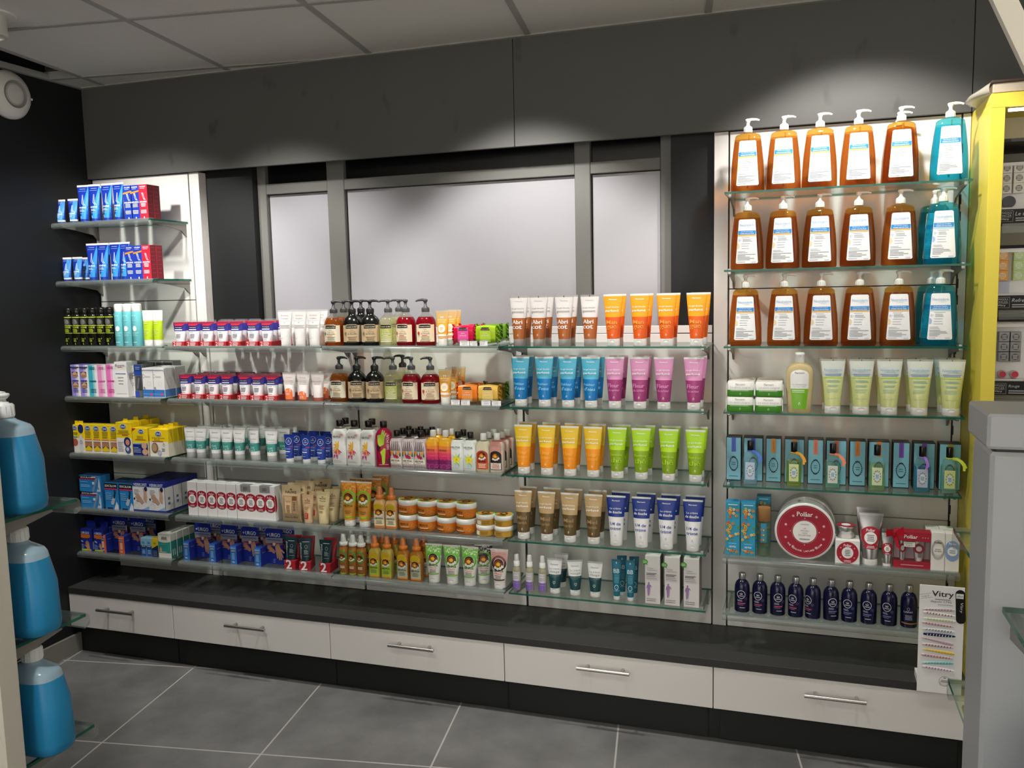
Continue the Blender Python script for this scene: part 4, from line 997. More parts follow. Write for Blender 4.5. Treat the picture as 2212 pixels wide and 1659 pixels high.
def urgo_card(key, boxc, dark=False):
    def fn():
        t = thing('plaster_card'); w, h = .076, .141
        c = MB(); pts = [(-w/2, 0), (w/2, 0), (w/2, h-.010), (w/2-.004, h-.003), (w/2-.012, h), (-w/2+.012, h), (-w/2+.004, h-.003), (-w/2, h-.010)]
        a = c.add([(x, 0, z) for x, z in pts]); b = c.add([(x, .0012, z) for x, z in pts]); n = len(pts)
        c.face([a+i for i in range(n)], 'k:#1c2f9c'); c.face([b+i for i in reversed(range(n))], 'k:#1c2f9c')
        for i in range(n): c.face((a+i, b+i, b+(i+1) % n, a+(i+1) % n), 'k:#1c2f9c')
        S = Flat(0)
        text(c, S, 'URGO', .004, h*.815, .048, .0150, 'i:#eef0f6', 2, .035); text(c, S, '+', -.028, h*.815, .009, .010, 'i:#eef0f6', 2, .02)
        poly(c, S, [(-w/2, h*.56), (w/2, h*.60), (w/2, h*.745), (-w/2, h*.725)], 'i:#9a9aa0', 2); lines(c, S, -.032, .030, h*.69, 1, .006, 'i:#5a6ab0', 3, 0, .7)
        poly(c, S, [(-w/2, h*.56), (-.008, h*.53), (.008, h*.53), (w/2, h*.585), (w/2, h*.565), (.008, h*.50), (-.008, h*.50), (-w/2, h*.54)], 'i:#d8683a', 2.6)
        ring(c, S, 0, h*.56, .0085, .0085, .0022, 'i:#d8683a', 3); disc(c, S, 0, h*.56, .0062, .0062, 'i:#e8e6e2', 2.8)
        hand(c, S, .018, .050, .034, 'i:#d09a7c', -2.9, 3); hand(c, S, -.014, .058, .022, 'i:#c08868', .9, 2.6); lines(c, S, -.008, .006, .020, 3, .006, 'i:#8a9ad8', 2)
        c.build('card', t)
        m = MB(); m.box(-w/2-.024, -w/2+.004, -.044, -.0006, 0, .072, boxc, .0006, side='k:#1f2f94', topm='k:#2a4aa8')
        S2 = Flat(-.044); cx = -w/2-.010; text(m, S2, 'URGO', cx, .064, .022, .0048, 'i:#eef2fa', 2, .02); rect(m, S2, cx-.009, cx+.009, .050, .058, 'i:#9a9aa4', 2); rect(m, S2, cx-.006, cx+.006, .018, .046, 'i:#7aa2d8' if 'e8' not in boxc else 'i:#f2c8a8', 2); lines(m, S2, cx-.006, cx+.006, .012, 2, .004, 'i:#eef2fa', 2)
        side_print(m, -w/2+.004, lambda s, S: [lines(s, S, -.034, -.012, .052, 1, .004, 'i:#8a9ad8', 2)])
        m.build('bottle_box', t); return t
    MAKERS[key] = (fn, 'box')
urgo_card('urgo_blue', 'k:#2f78c8'); urgo_card('urgo_orange', 'k:#e8622c')
@maker('dark_tube', 'tube set')
def _():
    t = thing('shampoo_duo'); H = .120
    mb, S = tube_body(H, .0535, .0155, .012, [(H, 'p:#173038')], 'p:#1c3a42')
    text(mb, S, 'dermophil', -.0155, .072, .062, .0090, 'i:#c8d2d2', 2, .01, PI/2); ring(mb, S, .004, .088, .0055, .0062, .0007, 'i:#c8d2d2', 2, 16); lines(mb, S, -.004, .013, .076, 4, .0042, 'i:#9ab0b2', 2, .3); rect(mb, S, -.005, .015, .0520, .0528, 'i:#c8d2d2', 2); lines(mb, S, -.010, .016, .1075, 1, .004, 'i:#b8c6c8', 2, 0, .5)
    mb.build('tube', t)
    m2, S2 = tube_body(H, .0535, .0155, .012, [(H, 'p:#a82834')], 'p:#b83844'); m2.build('tube', t, (.004, .030, 0), .1)
    c = MB(); c.box(-.0215, .0225, -.0195, .048, 0, .034, 'k:#b0202e', .001); text(c, Flat(-.0195), '2', -.003, .020, None, .034, 'i:#efe8e8', 2, .05); lines(c, Flat(-.0195), -.020, -.015, .019, 1, .005, 'i:#e8b8bc', 2); c.build('card_base', t); return t
# ------------------------------------------------------------------ fifth shelf of the fourth bay
@maker('lilac_spray', 'bottle')
def _():
    t = thing('spray_bottle'); P = [(0, .0125), (.002, .0138), (.060, .0138), (.067, .0120), (.072, .0085), (.075, .0080)]
    mb = MB(); mb.lathe(P, 't:#dcd6bc:#cfc8a6:.6', seg=26); mb.build('body', t); S = Prof([(z, r, r, 2.) for z, r in P]); lb = MB()
    rect(lb, S, -.0128, .0128, .004, .029, 'k:#8466bc', 1); rect(lb, S, -.0128, .0128, .029, .057, 'k:#d9d6dc', 1); text(lb, S, 'Pharmactiv', 0, .0515, .017, .0030, 'i:#8a868c', 2); lines(lb, S, -.009, .009, .0435, 2, .005, 'i:#b4aebc', 2, .2, .5, True); lines(lb, S, -.009, .009, .0235, 1, .003, 'i:#b8a4e0', 2); drop(lb, S, .002, .009, .0026, 'i:#b8a4e0', 2, 'k:#8466bc'); lb.build('label', t)
    c = MB(); c.lathe([(.073, .0100), (.087, .0098), (.088, .0085), (.090, .0078), (.106, .0070), (.108, .0060)], 'p:#e8e6e4', seg=22); c.lathe([(.0895, .0095), (.1085, .0085), (.110, .0075)], 't:#f6f6f6:#f0f0f0:.1', seg=22); c.build('spray_cap', t); return t
@maker('face_tube', 'tube')
def _():
    def pr(mb, S):
        text(mb, S, 'Pharmactiv', 0, .0985, .026, .0046, 'i:#7a7a7a', 2, .01); text(mb, S, 'La crème', 0, .0845, .034, .0070, 'i:#9a9c9c', 2, .005); text(mb, S, 'visage', 0, .0735, .034, .0100, 'i:#9a9c9c', 2, .01)
        text(mb, S, 'pour toute la famille', 0, .0605, .034, .0034, 'i:#a8c0c0', 2); lines(mb, S, -.014, .010, .0565, 1, .002, 'i:#6a9090', 2)
        for sx in (-1, 1): capsule(mb, S, (0, .0335), (sx*.0044, .0390), .0006, .0006, 'i:#c2d4d4', 2, 3)
        for cx in (-1, 1):
            for k in range(6):
                a, b = math.radians(15+cx*20+27*k), math.radians(15+cx*20+27*(k+1)); capsule(mb, S, (cx*.0023+.0024*math.cos(a), .0400+.0024*math.sin(a)), (cx*.0023+.0024*math.cos(b), .0400+.0024*math.sin(b)), .0005, .0005, 'i:#c2d4d4', 2, 3)
    return make_tube('face_cream_tube', .118, .0535, .0175, .021, [(.0645, 'p:#15474c'), (.118, 'p:#e9e8e8')], 't:#eeeeee:#e2e2e2:.6', pr)
@maker('bb_tube', 'tube')
def _():
    def pr(mb, S):
        text(mb, S, 'a', 0, .1150, None, .0050, 'i:#cfe4ea', 2, .03); text(mb, S, 'BB', 0, .0895, .0195, .0125, 'i:#cfe4ea', 2, .01); text(mb, S, 'CRÈME', 0, .0765, .018, .0052, 'i:#6ab0c0', 2); lines(mb, S, -.0085, .0085, .0710, 5, .0040, 'i:#6ab0c0', 2, .2, .4, True)
        ring(mb, S, 0, .0390, .0068, .0080, .0014, 'i:#cfe4ea', 2, 20); rect(mb, S, -.0105, .0095, .0275, .0285, 'i:#cfe4ea', 2)
    return make_tube('face_cream_tube', .125, .0325, .0105, .014, [(.12, 'p:#146a82')], 'p:#125c72', pr, 'p:#e4e6e6', dent_shade=None)
@maker('lilac_box', 'box')
def _():
    def pr(mb, S):
        text(mb, S, 'Crème', -.007, .108, .017, .0044, 'i:#7a7678', 2); text(mb, S, 'réparatrice', -.001, .1015, .029, .0050, 'i:#7a7678', 2); lines(mb, S, -.018, .012, .0930, 2, .0036, 'i:#5a5658', 2, .2, .6); lines(mb, S, -.018, .014, .0840, 2, .006, 'i:#b0a8b0', 2, .2, .4); rect(mb, S, -.018, .016, .0725, .0729, 'i:#a8a4a8', 2)
        x, z = -.011, .032
        disc(mb, S, x, z+.030, .0026, .0032, 'i:#9a78aa', 2, 12); poly(mb, S, [(x-.004, z+.010), (x+.004, z+.010), (x+.0045, z+.024), (x+.002, z+.027), (x-.003, z+.027), (x-.0045, z+.022)], 'i:#9a78aa', 2)
        capsule(mb, S, (x-.0018, z+.011), (x-.002, z-.008), .0024, .0012, 'i:#9a78aa', 2, 4); capsule(mb, S, (x+.0018, z+.011), (x+.0008, z-.006), .0024, .0012, 'i:#a98aba', 2.2, 4); capsule(mb, S, (x+.004, z+.024), (x+.008, z+.019), .0015, .001, 'i:#9a78aa', 2, 4); capsule(mb, S, (x-.004, z+.023), (x-.006, z+.014), .0015, .001, 'i:#9a78aa', 2, 4)
        lines(mb, S, -.018, .012, .016, 2, .006, 'i:#8a868a', 2, .3, .35)
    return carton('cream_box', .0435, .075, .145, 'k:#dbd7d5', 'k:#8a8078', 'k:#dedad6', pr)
@maker('green_sticker', 'sticker')
def _():
    mb = MB(); pts = []
    for k in range(16):
        a = 2*PI*k/16; r = .0098 if k % 2 else .0088; pts.append((r*math.cos(a)*1.05, r*math.sin(a)*.9))
    pts += []
    a = mb.add([(x, -.0008, z) for x, z in pts]); b = mb.add([(x, 0, z) for x, z in pts]); n = len(pts)
    mb.face([a+i for i in range(n)], 'i:#4f9a3a'); mb.face([b+i for i in reversed(range(n))], 'i:#4f9a3a')
    for i in range(n): mb.face((a+i, b+i, b+(i+1) % n, a+(i+1) % n), 'i:#4f9a3a')
    lines(mb, Flat(-.0008), -.006, .006, .0036, 3, .0030, 'i:#b8dca8', 2, .1, .5, True); capsule(mb, Flat(-.0008), (.005, -.006), (.0072, -.0095), .002, .0008, 'i:#4f9a3a', .5, 4)
    return mb.build('sticker')
# ------------------------------------------------------------------ first bay
def foot_tube(key, H, w, rb, capm, tall):
    def fn():
        def pr(mb, S):
            n = 9
            for k in range(n):
                z0 = .014 + (H-.022)*k/n; z1 = .014 + (H-.022)*(k+1)/n
                f = lambda z: (-.10 + .55*((z-.014)/(H-.022))**1.6) * w * .9 if tall else (-.25 + .35*((z-.014)/(H-.022))**1.4)*w*.9
                rect(mb, S, max(-w*.42, f(z0)), rb*.97 + (w/2-rb)*.92*((z0-.014)/(H-.02)), z0, z1, 'p:#2f93e0' if tall else 'p:#4a9ade', 1, max(-w*.42, f(z1)), rb*.97 + (w/2-rb)*.92*((z1-.014)/(H-.02)))
            lines(mb, S, -w*.26, w*.22, H*.90, 1, .0035, 'i:#a8c8f0', 2, 0); lines(mb, S, -w*.34, w*.24, H*.845, 1, .003, 'i:#8ab4e8', 2, 0)
            for d in (0, .006): capsule(mb, S, (-.002+d, H*.52), (-.001+d*.4, H*.74), .0011, .0005, 'i:#d4e6fa', 2, 3); capsule(mb, S, (-.002+d, H*.52), (.006+d, H*.455), .0010, .0007, 'i:#d4e6fa', 2, 3)
            text(mb, S, 'AKILEINE', -.002, H*.40, w*.62, .0062 if tall else .0058, 'i:#f2f6fc', 2.4, .04); lines(mb, S, -w*.24, w*.16, H*.345, 2, .0048, 'i:#cfe0f6', 2); lines(mb, S, -w*.22, w*.1, H*.25, 1, .003, 'i:#a8c8f0', 2)
            capsule(mb, S, (-w*.12, H*.17), (-w*.11, H*.11), .0012, .0008, 'i:#e6f0fc', 2, 3)
        return make_tube('foot_cream_tube', H, w, rb, .012, [(.016, 'p:#f0f0f2') if not tall else (.016, 'p:#1a2f9a'), (H, 'p:#1733a6')], 'p:#ecebe6', pr, capm, dent_shade=None, crimp_h=.007)
    MAKERS[key] = (fn, 'tube')
foot_tube('foot_small', .096, .047, .0150, 'p:#16267e', False); foot_tube('foot_tall', .146, .0545, .0165, 'p:#1a3aa4', True)
def leg_box(key, col, side, top):
    def fn():
        w, h = .0395, .130
        def pr(mb, S):
            text(mb, S, 'AKILEINE', 0, h*.94, .027, .0046, 'i:#f0f2f8', 2, .03); lines(mb, S, -.012, .012, h*.895, 1, .003, 'i:#d0d8f0', 2)
            if top: poly(mb, S, [(-w/2, h*.745), (w/2, h*.80), (w/2, h*.845), (-w/2, h*.795)], 'i:#e88a2c', 2)
            for d in (0, .005): capsule(mb, S, (-.004+d, h*.76), (.002+d, h*.60), .0012, .0006, 'i:#dfe6f4', 3, 3); capsule(mb, S, (.002+d, h*.60), (.007+d, h*.555), .001, .0007, 'i:#dfe6f4', 3, 3)
            text(mb, S, 'AKILEINE', 0, h*.505, .034, .0060, 'i:#f4f6fc', 2, .04); lines(mb, S, -.012, .012, h*.46, 3, .005, 'i:#dfe4f2', 2, .2, .5, True); lines(mb, S, -.014, .014, h*.27, 3, .005, 'i:#dfe4f2', 2, .2, .5, True); rect(mb, S, -.001, .003, h*.02, h*.08, 'i:#f4f6fc', 2)
        def ex(mb): side_print(mb, w/2, lambda s, S: [lines(s, S, .006, .028, h*.93 - k*.016, 1, .003, 'i:#8a5a5e' if not top else 'i:#8a9ad0', 1) for k in range(7)])
        return carton('cream_box', w, .034, h, col, side, side, pr, extra=ex)
    MAKERS[key] = (fn, 'box')
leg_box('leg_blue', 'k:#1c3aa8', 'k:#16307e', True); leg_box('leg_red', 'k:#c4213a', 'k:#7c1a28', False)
@maker('black_can', 'can')
def _():
    t = thing('spray_can'); P = [(0, .0190), (.002, .0205), (.118, .0205), (.124, .0180), (.126, .0165)]
    mb = MB(); mb.lathe(P, 'g:#14140f', seg=30); S = Prof([(z, r, r, 2.) for z, r in P])
    for z0, z1 in ((.1130, .1165), (.0800, .0830), (.0505, .0525)): rect(mb, S, -.0195, .0195, z0, z1, 'i:#b8cc2c', 2)
    disc(mb, S, 0, .0965, .0120, .0125, 'i:#8a8a86', 2, 20)
    for k in range(5): ring(mb, S, 0, .0965, .0112-.002*k, .0118-.002*k, .0006, 'i:#4a4a48', 3, 18)
    text(mb, S, 'AKILEINE', 0, .0745, .033, .0056, 'i:#c6da34', 2, .04); lines(mb, S, -.012, .013, .0680, 3, .0050, 'i:#a8bc2c', 2, .2, .55)
    text(mb, S, '3 en 1', -.001, .0300, .021, .0056, 'i:#c6da34', 2, .02); lines(mb, S, -.010, .012, .0245, 2, .0046, 'i:#b8cc2c', 2); capsule(mb, S, (0, .012), (.001, .006), .0012, .0008, 'i:#c6da34', 2, 3)
    mb.build('body', t); c = MB(); c.lathe([(.124, .0170), (.126, .0178), (.146, .0175), (.152, .0150), (.154, .0090)], 'g:#12120f', seg=28); c.build('cap', t); return t
@maker('aqua_can', 'can')
def _():
    t = thing('spray_can'); P = [(0, .0190), (.002, .0205), (.118, .0205), (.127, .0185), (.130, .0170)]
    mb = MB(); mb.lathe(P, 'g:#6ec4cc', seg=30); S = Prof([(z, r, r, 2.) for z, r in P])
    text(mb, S, 'dry', -.002, .1125, .018, .0078, 'i:#dff2f2', 2); lines(mb, S, -.013, .011, .094, 1, .004, 'i:#a4dce0', 2); disc(mb, S, -.001, .0650, .0090, .0098, 'i:#e6f4f2', 2, 20); lines(mb, S, -.013, .013, .050, 3, .005, 'i:#a4dce0', 2, .3, .4); lines(mb, S, -.013, .013, .0155, 1, .005, 'i:#d4eeee', 2)
    mb.build('body', t); c = MB(); c.lathe([(.128, .0180), (.130, .0186), (.152, .0184), (.156, .0165), (.1575, .010)], 'p:#efeeea', seg=28); c.build('cap', t); return t
@maker('lime_tube', 'tube')
def _():
    def pr(mb, S): lines(mb, S, -.012, .008, .095, 2, .006, 'i:#d2e47a', 2, .2, .6); lines(mb, S, -.012, .010, .062, 4, .005, 'i:#d2e47a', 2, .3, .4)
    return make_tube('foot_cream_tube', .138, .0500, .0180, .022, [(.0235, WH), (.0975, 'p:#b3cf22'), (.138, 'p:#e9e8e2')], 'p:#e4e3dd', pr, dent_shade=None)
def pharma(key, w, h, d, c0, c1, ink, faces=False, top=None, logo='MILICAL'):
    def fn():
        def pr(mb, S):
            rect(mb, S, -w/2+.0008, 0, .0, h, c0, .6); rect(mb, S, 0, w*.22, 0, h, c1, .6)
            lines(mb, S, -w*.34, w*.32, h*.93, 2, .0055, ink, 2, .2, .5, True); lines(mb, S, -w*.36, w*.36, h*.51, 1, .0070, ink, 2, 0, .8, True); lines(mb, S, -w*.32, w*.32, h*.24, 3, .0060, ink, 2, .2, .4, True)
            if faces:
                for z in (.62, .28):
                    rect(mb, S, -w*.32, w*.32, h*z, h*(z+.155), 'i:#4a2f26', 2); disc(mb, S, 0, h*z+.008, w*.29, h*.085, 'i:#d8a884', 3, 18); rect(mb, S, -w*.29, w*.29, h*z, h*z+.008, 'i:#d8a884', 3)
                rect(mb, S, -w/2+.001, w/2-.001, h*.90, h*.935, 'i:#2a2550', 2)
        return carton('cream_box', w, d, h, 'k:#f0eeee', 'k:#e2dfe0', top or 'k:#e8e4e6', pr)
    MAKERS[key] = (fn, 'box')
pharma('purple_box', .0440, .127, .06, 'k:#9a8fd8', 'k:#c8c0ea', 'i:#4a4086', True, 'k:#6f62b8'); pharma('cyan_box', .0440, .126, .06, 'k:#3fb4c8', 'k:#a0d8e0', 'i:#1f6a80'); pharma('rose_box', .0440, .127, .06, 'k:#ee9ccc', 'k:#f6cce2', 'i:#d86aa8'); pharma('hotpink_box', .0460, .130, .06, 'k:#ee7ac0', 'k:#f6b8dc', 'i:#d04a98')
@maker('white_box', 'box')
def _():
    def pr(mb, S):
        text(mb, S, 'Eucerin', 0, .1265, .044, .0085, 'i:#3a3a3c', 2); rect(mb, S, -.012, .012, .1185, .1200, 'i:#c82a2a', 2); rect(mb, S, -.024, .026, .0925, .0950, 'i:#5a78b8', 2); lines(mb, S, -.015, .015, .080, 3, .012, 'i:#b4b2b0', 2, .3, .25, True); rect(mb, S, -.024, .026, .0145, .0155, 'i:#a8a6a4', 2)
    def ex(mb): side_print(mb, .0295, lambda s, S: [rect(s, S, .010, .050, .070, .098, 'i:#c8c6c4', 1), lines(s, S, .012, .045, .092, 4, .006, 'i:#8a8886', 2)])
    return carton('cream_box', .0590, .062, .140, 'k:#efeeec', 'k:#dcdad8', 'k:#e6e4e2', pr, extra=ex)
@maker('etiaxil', 'box')
def _():
    def pr(mb, S): text(mb, S, 'Etiaxil', -.001, .0945, .024, .0078, 'i:#6a6a64', 2); rect(mb, S, -.012, .012, .0815, .0845, 'i:#7a7c66', 2); lines(mb, S, -.010, .008, .055, 2, .008, 'i:#b4b2aa', 2)
    return carton('deodorant_box', .034, .060, .124, 'k:#ecebe6', 'k:#d4d2cc', 'k:#dad8d2', pr)
@maker('blue_clip', 'box')
def _():
    def pr(mb, S):
        rect(mb, S, -.018, .018, .085, .126, 'i:#2a4fb0', 1); rect(mb, S, -.018, .002, 0, .022, 'i:#2a4fb0', 1); rect(mb, S, -.012, .016, .026, .082, 'i:#4a4c50', 2, -.008, .014); lines(mb, S, -.010, .012, .118, 2, .007, 'i:#a8b8e4', 2); capsule(mb, S, (-.004, .034), (.004, .072), .003, .004, 'i:#7c8086', 3, 5)
    return carton('device_box', .036, .070, .127, 'k:#6f7276', 'k:#7a7d80', 'k:#55585a', pr)
@maker('quies', 'box')
def _():
    def pr(mb, S):
        rect(mb, S, -.0262, .0262, .004, .032, 'i:#3f7cc8', 1); rect(mb, S, -.0262, .0262, .012, .017, 'i:#5f98da', 1.5); disc(mb, S, .013, .0135, .0052, .0055, 'i:#d8507c', 2, 14)
        ring(mb, S, -.020, .085, .0052, .0075, .0008, 'i:#7a7c80', 2, 16); text(mb, S, 'Quies', .000, .083, .024, .0070, 'i:#8a8c90', 2); ring(mb, S, .006, .056, .0085, .0085, .0006, 'i:#c2c4c6', 2, 18); lines(mb, S, -.022, -.012, .042, 2, .005, 'i:#5a5c60', 2); rect(mb, S, -.0262, .0262, .107, .1085, 'i:#5a6aa8', 2)
    def ex(mb): side_print(mb, .0266, lambda s, S: [rect(s, S, .002, .058, .004, .032, 'i:#4a80c0', 1), ring(s, S, .030, .060, .012, .018, .001, 'i:#b8babc', 1)])
    return carton('ear_plug_box', .0532, .060, .116, 'k:#edecea', 'k:#dbdad8', 'k:#e8e7e5', pr, extra=ex)
@maker('grey_box', 'box')
def _():
    def pr(mb, S): rect(mb, S, -.02, .02, .09, .126, 'i:#3c3c3e', 1); lines(mb, S, -.015, .01, .115, 3, .006, 'i:#8a8a8c', 2)
    return carton('deodorant_box', .044, .05, .132, 'k:#8f8f8f', 'k:#6a6a6c', 'k:#3a3a40', pr)
def scholl(key, w, h, d, kind):
    def fn():
        Yl, Wt = 'k:#f2d21c', 'k:#ece8de'
        def pr(mb, S):
            sp = {'pen': .52, 'nail': .45, 'ped': .52, 'blue': .46, 'velvet': .55}[kind]
            rect(mb, S, -w/2+.0006, w/2-.0006, .001, h*sp, Wt, .6)
            lx, lr = (-w*.18, .013) if kind == 'pen' else (0, min(.0155, w*.36)) if kind != 'blue' else (w*.1, .014)
            lz = h*.88 if kind != 'velvet' else h*.84
            disc(mb, S, lx, lz, lr, lr*.66, 'i:#eef0f4', 2, 22); disc(mb, S, lx, lz, lr*.88, lr*.54, 'i:#23489c', 3, 22); text(mb, S, 'Scholl', lx, lz, lr*1.3, lr*.55, 'i:#f0f4fa', 4, .02)
            if kind == 'pen':
                disc(mb, S, w*.28, h*.86, .014, .018, 'i:#1c2f6c', 2, 18); lines(mb, S, -w*.4, w*.05, h*.72, 2, .006, 'i:#8a7a2a', 2); disc(mb, S, -w*.22, h*.37, .0155, .0155, 'i:#b85a4a', 2, 18); rect(mb, S, -w*.42, w*.0, h*.54, h*.575, 'i:#3a8ac0', 2); capsule(mb, S, (w*.26, h*.12), (w*.26, h*.58), .010, .007, 'i:#dcd8e0', 2, 6); ring(mb, S, w*.26, h*.38, .006, .007, .0012, 'i:#5a5a9a', 3, 14)
            if kind == 'nail':
                lines(mb, S, -w*.36, w*.36, h*.77, 4, .0050, 'i:#a8922a', 2, .2, .45, True); text(mb, S, 'EXPERT', 0, h*.565, w*.6, .0052, 'i:#3a3420', 2, .02); rect(mb, S, -w*.4, w*.4, h*.465, h*.505, 'i:#e8905a', 2); rect(mb, S, -w*.40, w*.40, h*.08, h*.41, 'i:#8a5236', 2)
                for k in range(4): capsule(mb, S, (-w*.28+w*.19*k, h*.26), (-w*.28+w*.19*k, h*.37), w*.075, w*.07, 'i:#c08a66', 2.6, 5)
                poly(mb, S, [(-w*.4, h*.08), (w*.4, h*.08), (w*.4, h*.15), (0, h*.26), (-w*.4, h*.15)], 'i:#eacb24', 3.2)
            if kind == 'ped':
                lines(mb, S, -w*.4, w*.4, h*.76, 3, .006, 'i:#a8922a', 2, .2, .45, True); rect(mb, S, -w*.1, w*.3, h*.60, h*.625, 'i:#d86a2a', 2); disc(mb, S, w*.22, h*.40, .017, .020, 'i:#22306c', 2, 20); disc(mb, S, w*.24, h*.39, .010, .012, 'i:#d8907a', 3, 14); disc(mb, S, w*.24, h*.16, .014, .016, 'i:#4a5a86', 2.4, 18); disc(mb, S, w*.22, h*.18, .007, .008, 'i:#c8d0dc', 3, 12); lines(mb, S, -w*.42, -w*.02, h*.40, 7, .006, 'i:#b8b2c4', 2, .3)
            if kind == 'blue':
                rect(mb, S, -w/2+.001, w/2-.001, .001, h*.40, 'k:#1b2a78', 1); poly(mb, S, [(-w/2+.001, h*.40), (w/2-.001, h*.40), (w/2-.001, h*.46), (-w/2+.001, h*.43)], 'i:#3f8ac8', 1.4); poly(mb, S, [(-w/2+.001, h*.88), (-w/2+.001, h*.99), (-w*.24, h*.99)], 'i:#c83a26', 2); lines(mb, S, -w*.2, w*.4, h*.72, 3, .006, 'i:#b09a2a', 2); rect(mb, S, -w*.3, w*.38, h*.57, h*.595, 'i:#d86a2a', 2)
                disc(mb, S, w*.26, h*.36, .013, .013, 'i:#d8a890', 2.4, 16); disc(mb, S, w*.30, h*.14, .014, .012, 'i:#d8a890', 2.4, 16); lines(mb, S, -w*.44, w*.05, h*.30, 4, .006, 'i:#a8b4dc', 2.4)
            if kind == 'velvet':
                text(mb, S, 'Velvet Smooth', -.002, h*.69, w*.66, .0060, 'i:#4a4020', 2); text(mb, S, 'Easy', -.006, h*.615, w*.28, .0080, 'i:#4a4020', 2); rect(mb, S, -w*.34, w*.24, h*.545, h*.57, 'i:#b8421e', 2); disc(mb, S, -w*.22, h*.32, .016, .021, 'i:#8a6a4a', 2, 20); disc(mb, S, -w*.24, h*.33, .012, .016, 'i:#b89878', 3, 16); disc(mb, S, .002, h*.14, .009, .010, 'i:#c8c8d4', 2, 16); ring(mb, S, .002, h*.14, .009, .010, .0012, 'i:#6a7ab0', 3, 16); ring(mb, S, w*.26, h*.44, .004, .006, .001, 'i:#8a3a2a', 2, 12); lines(mb, S, w*.14, w*.34, h*.30, 2, .007, 'i:#6a6a70', 2)
        def ex(mb):
            if kind in ('pen', 'ped', 'velvet'):
                for k in ((-.30, .10) if kind == 'pen' else (.0,)):
                    z0 = h; a = mb.add([(w*k-.011+.011*(k == 0)-.002, .012, z0), (w*k+.015, .012, z0), (w*k+.013, .0125, z0+.014), (w*k-.009, .0125, z0+.014)]); mb.face((a, a+1, a+2, a+3), Yl)
                    a = mb.add([(w*k-.013, .0131, z0), (w*k+.015, .0131, z0), (w*k+.013, .0136, z0+.014), (w*k-.009, .0136, z0+.014)]); mb.face((a+3, a+2, a+1, a), Yl)
            side_print(mb, w/2, lambda s, S: [rect(s, S, .001, d-.001, .001, h*.5, Wt, .6)])
        return carton('foot_care_box', w, d, h, Yl, Yl, Yl, pr, extra=ex)
    MAKERS[key] = (fn, 'box')
scholl('scholl_pen', .066, .114, .05, 'pen'); scholl('scholl_nail', .0435, .115, .05, 'nail'); scholl('scholl_ped', .075, .130, .05, 'ped'); scholl('scholl_blue', .074, .110, .05, 'blue'); scholl('scholl_velvet', .090, .108, .026, 'velvet')
def excilor(key, w, h, d, xl):
    def fn():
        def pr(mb, S):
            rect(mb, S, -w/2+.001, w*(.28 if not xl else .48), h*.80, h*.985, 'i:#14141a', 1); rect(mb, S, -w/2+.001, w*(.22 if not xl else .48), h*.745, h*.80, 'i:#c2386a', 1.4)
            text(mb, S, 'EXCILOR', -w*(.13 if not xl else 0), h*.89, w*(.56 if not xl else .86), h*.085, 'i:#f0f0f4', 2, .03)
            if not xl:
                lines(mb, S, -w*.42, w*.05, h*.62, 1, .005, 'i:#9ac8ee', 2); lines(mb, S, -w*.42, w*.15, h*.42, 2, .006, 'i:#9ac8ee', 2); capsule(mb, S, (w*.14, h*.06), (w*.34, h*.86), .005, .006, 'i:#7f93b4', 2, 6); rect(mb, S, w*.12, w*.22, h*.46, h*.62, 'i:#dfe2ea', 2.4); rect(mb, S, w*.12, w*.34, h*.86, h*.96, 'i:#d8b8c8', 2); poly(mb, S, [(w*.30, h*.02), (w*.49, h*.02), (w*.49, h*.5), (w*.44, h*.9), (w*.38, h*.3)], 'i:#cdd6e2', 2); disc(mb, S, w*.40, h*.22, .004, .006, 'i:#7a8aa4', 3, 10)
            else:
                text(mb, S, 'XL', w*.28, h*.70, w*.2, h*.07, 'i:#14141a', 2, .03); lines(mb, S, -w*.42, w*.1, h*.62, 4, .008, 'i:#8ac0ea', 2); capsule(mb, S, (w*.06, h*.24), (w*.22, h*.46), .008, .006, 'i:#b8c2cc', 2, 6); capsule(mb, S, (w*.22, h*.46), (w*.30, h*.66), .0045, .003, 'i:#23262a', 2.6, 5); poly(mb, S, [(w*.16, 0), (w*.49, 0), (w*.49, h*.16), (w*.36, h*.3), (w*.24, h*.12)], 'i:#dfe0e6', 1.6); rect(mb, S, -w*.35, w*.05, .002, h*.06, 'i:#14141a', 2)
        return carton('treatment_box', w, d, h, 'k:#2586cc', 'k:#2a78b4', 'k:#1d3f66', pr)
    MAKERS[key] = (fn, 'box')
excilor('excilor', .106, .066, .055, False); excilor('excilor_xl', .066, .108, .05, True)
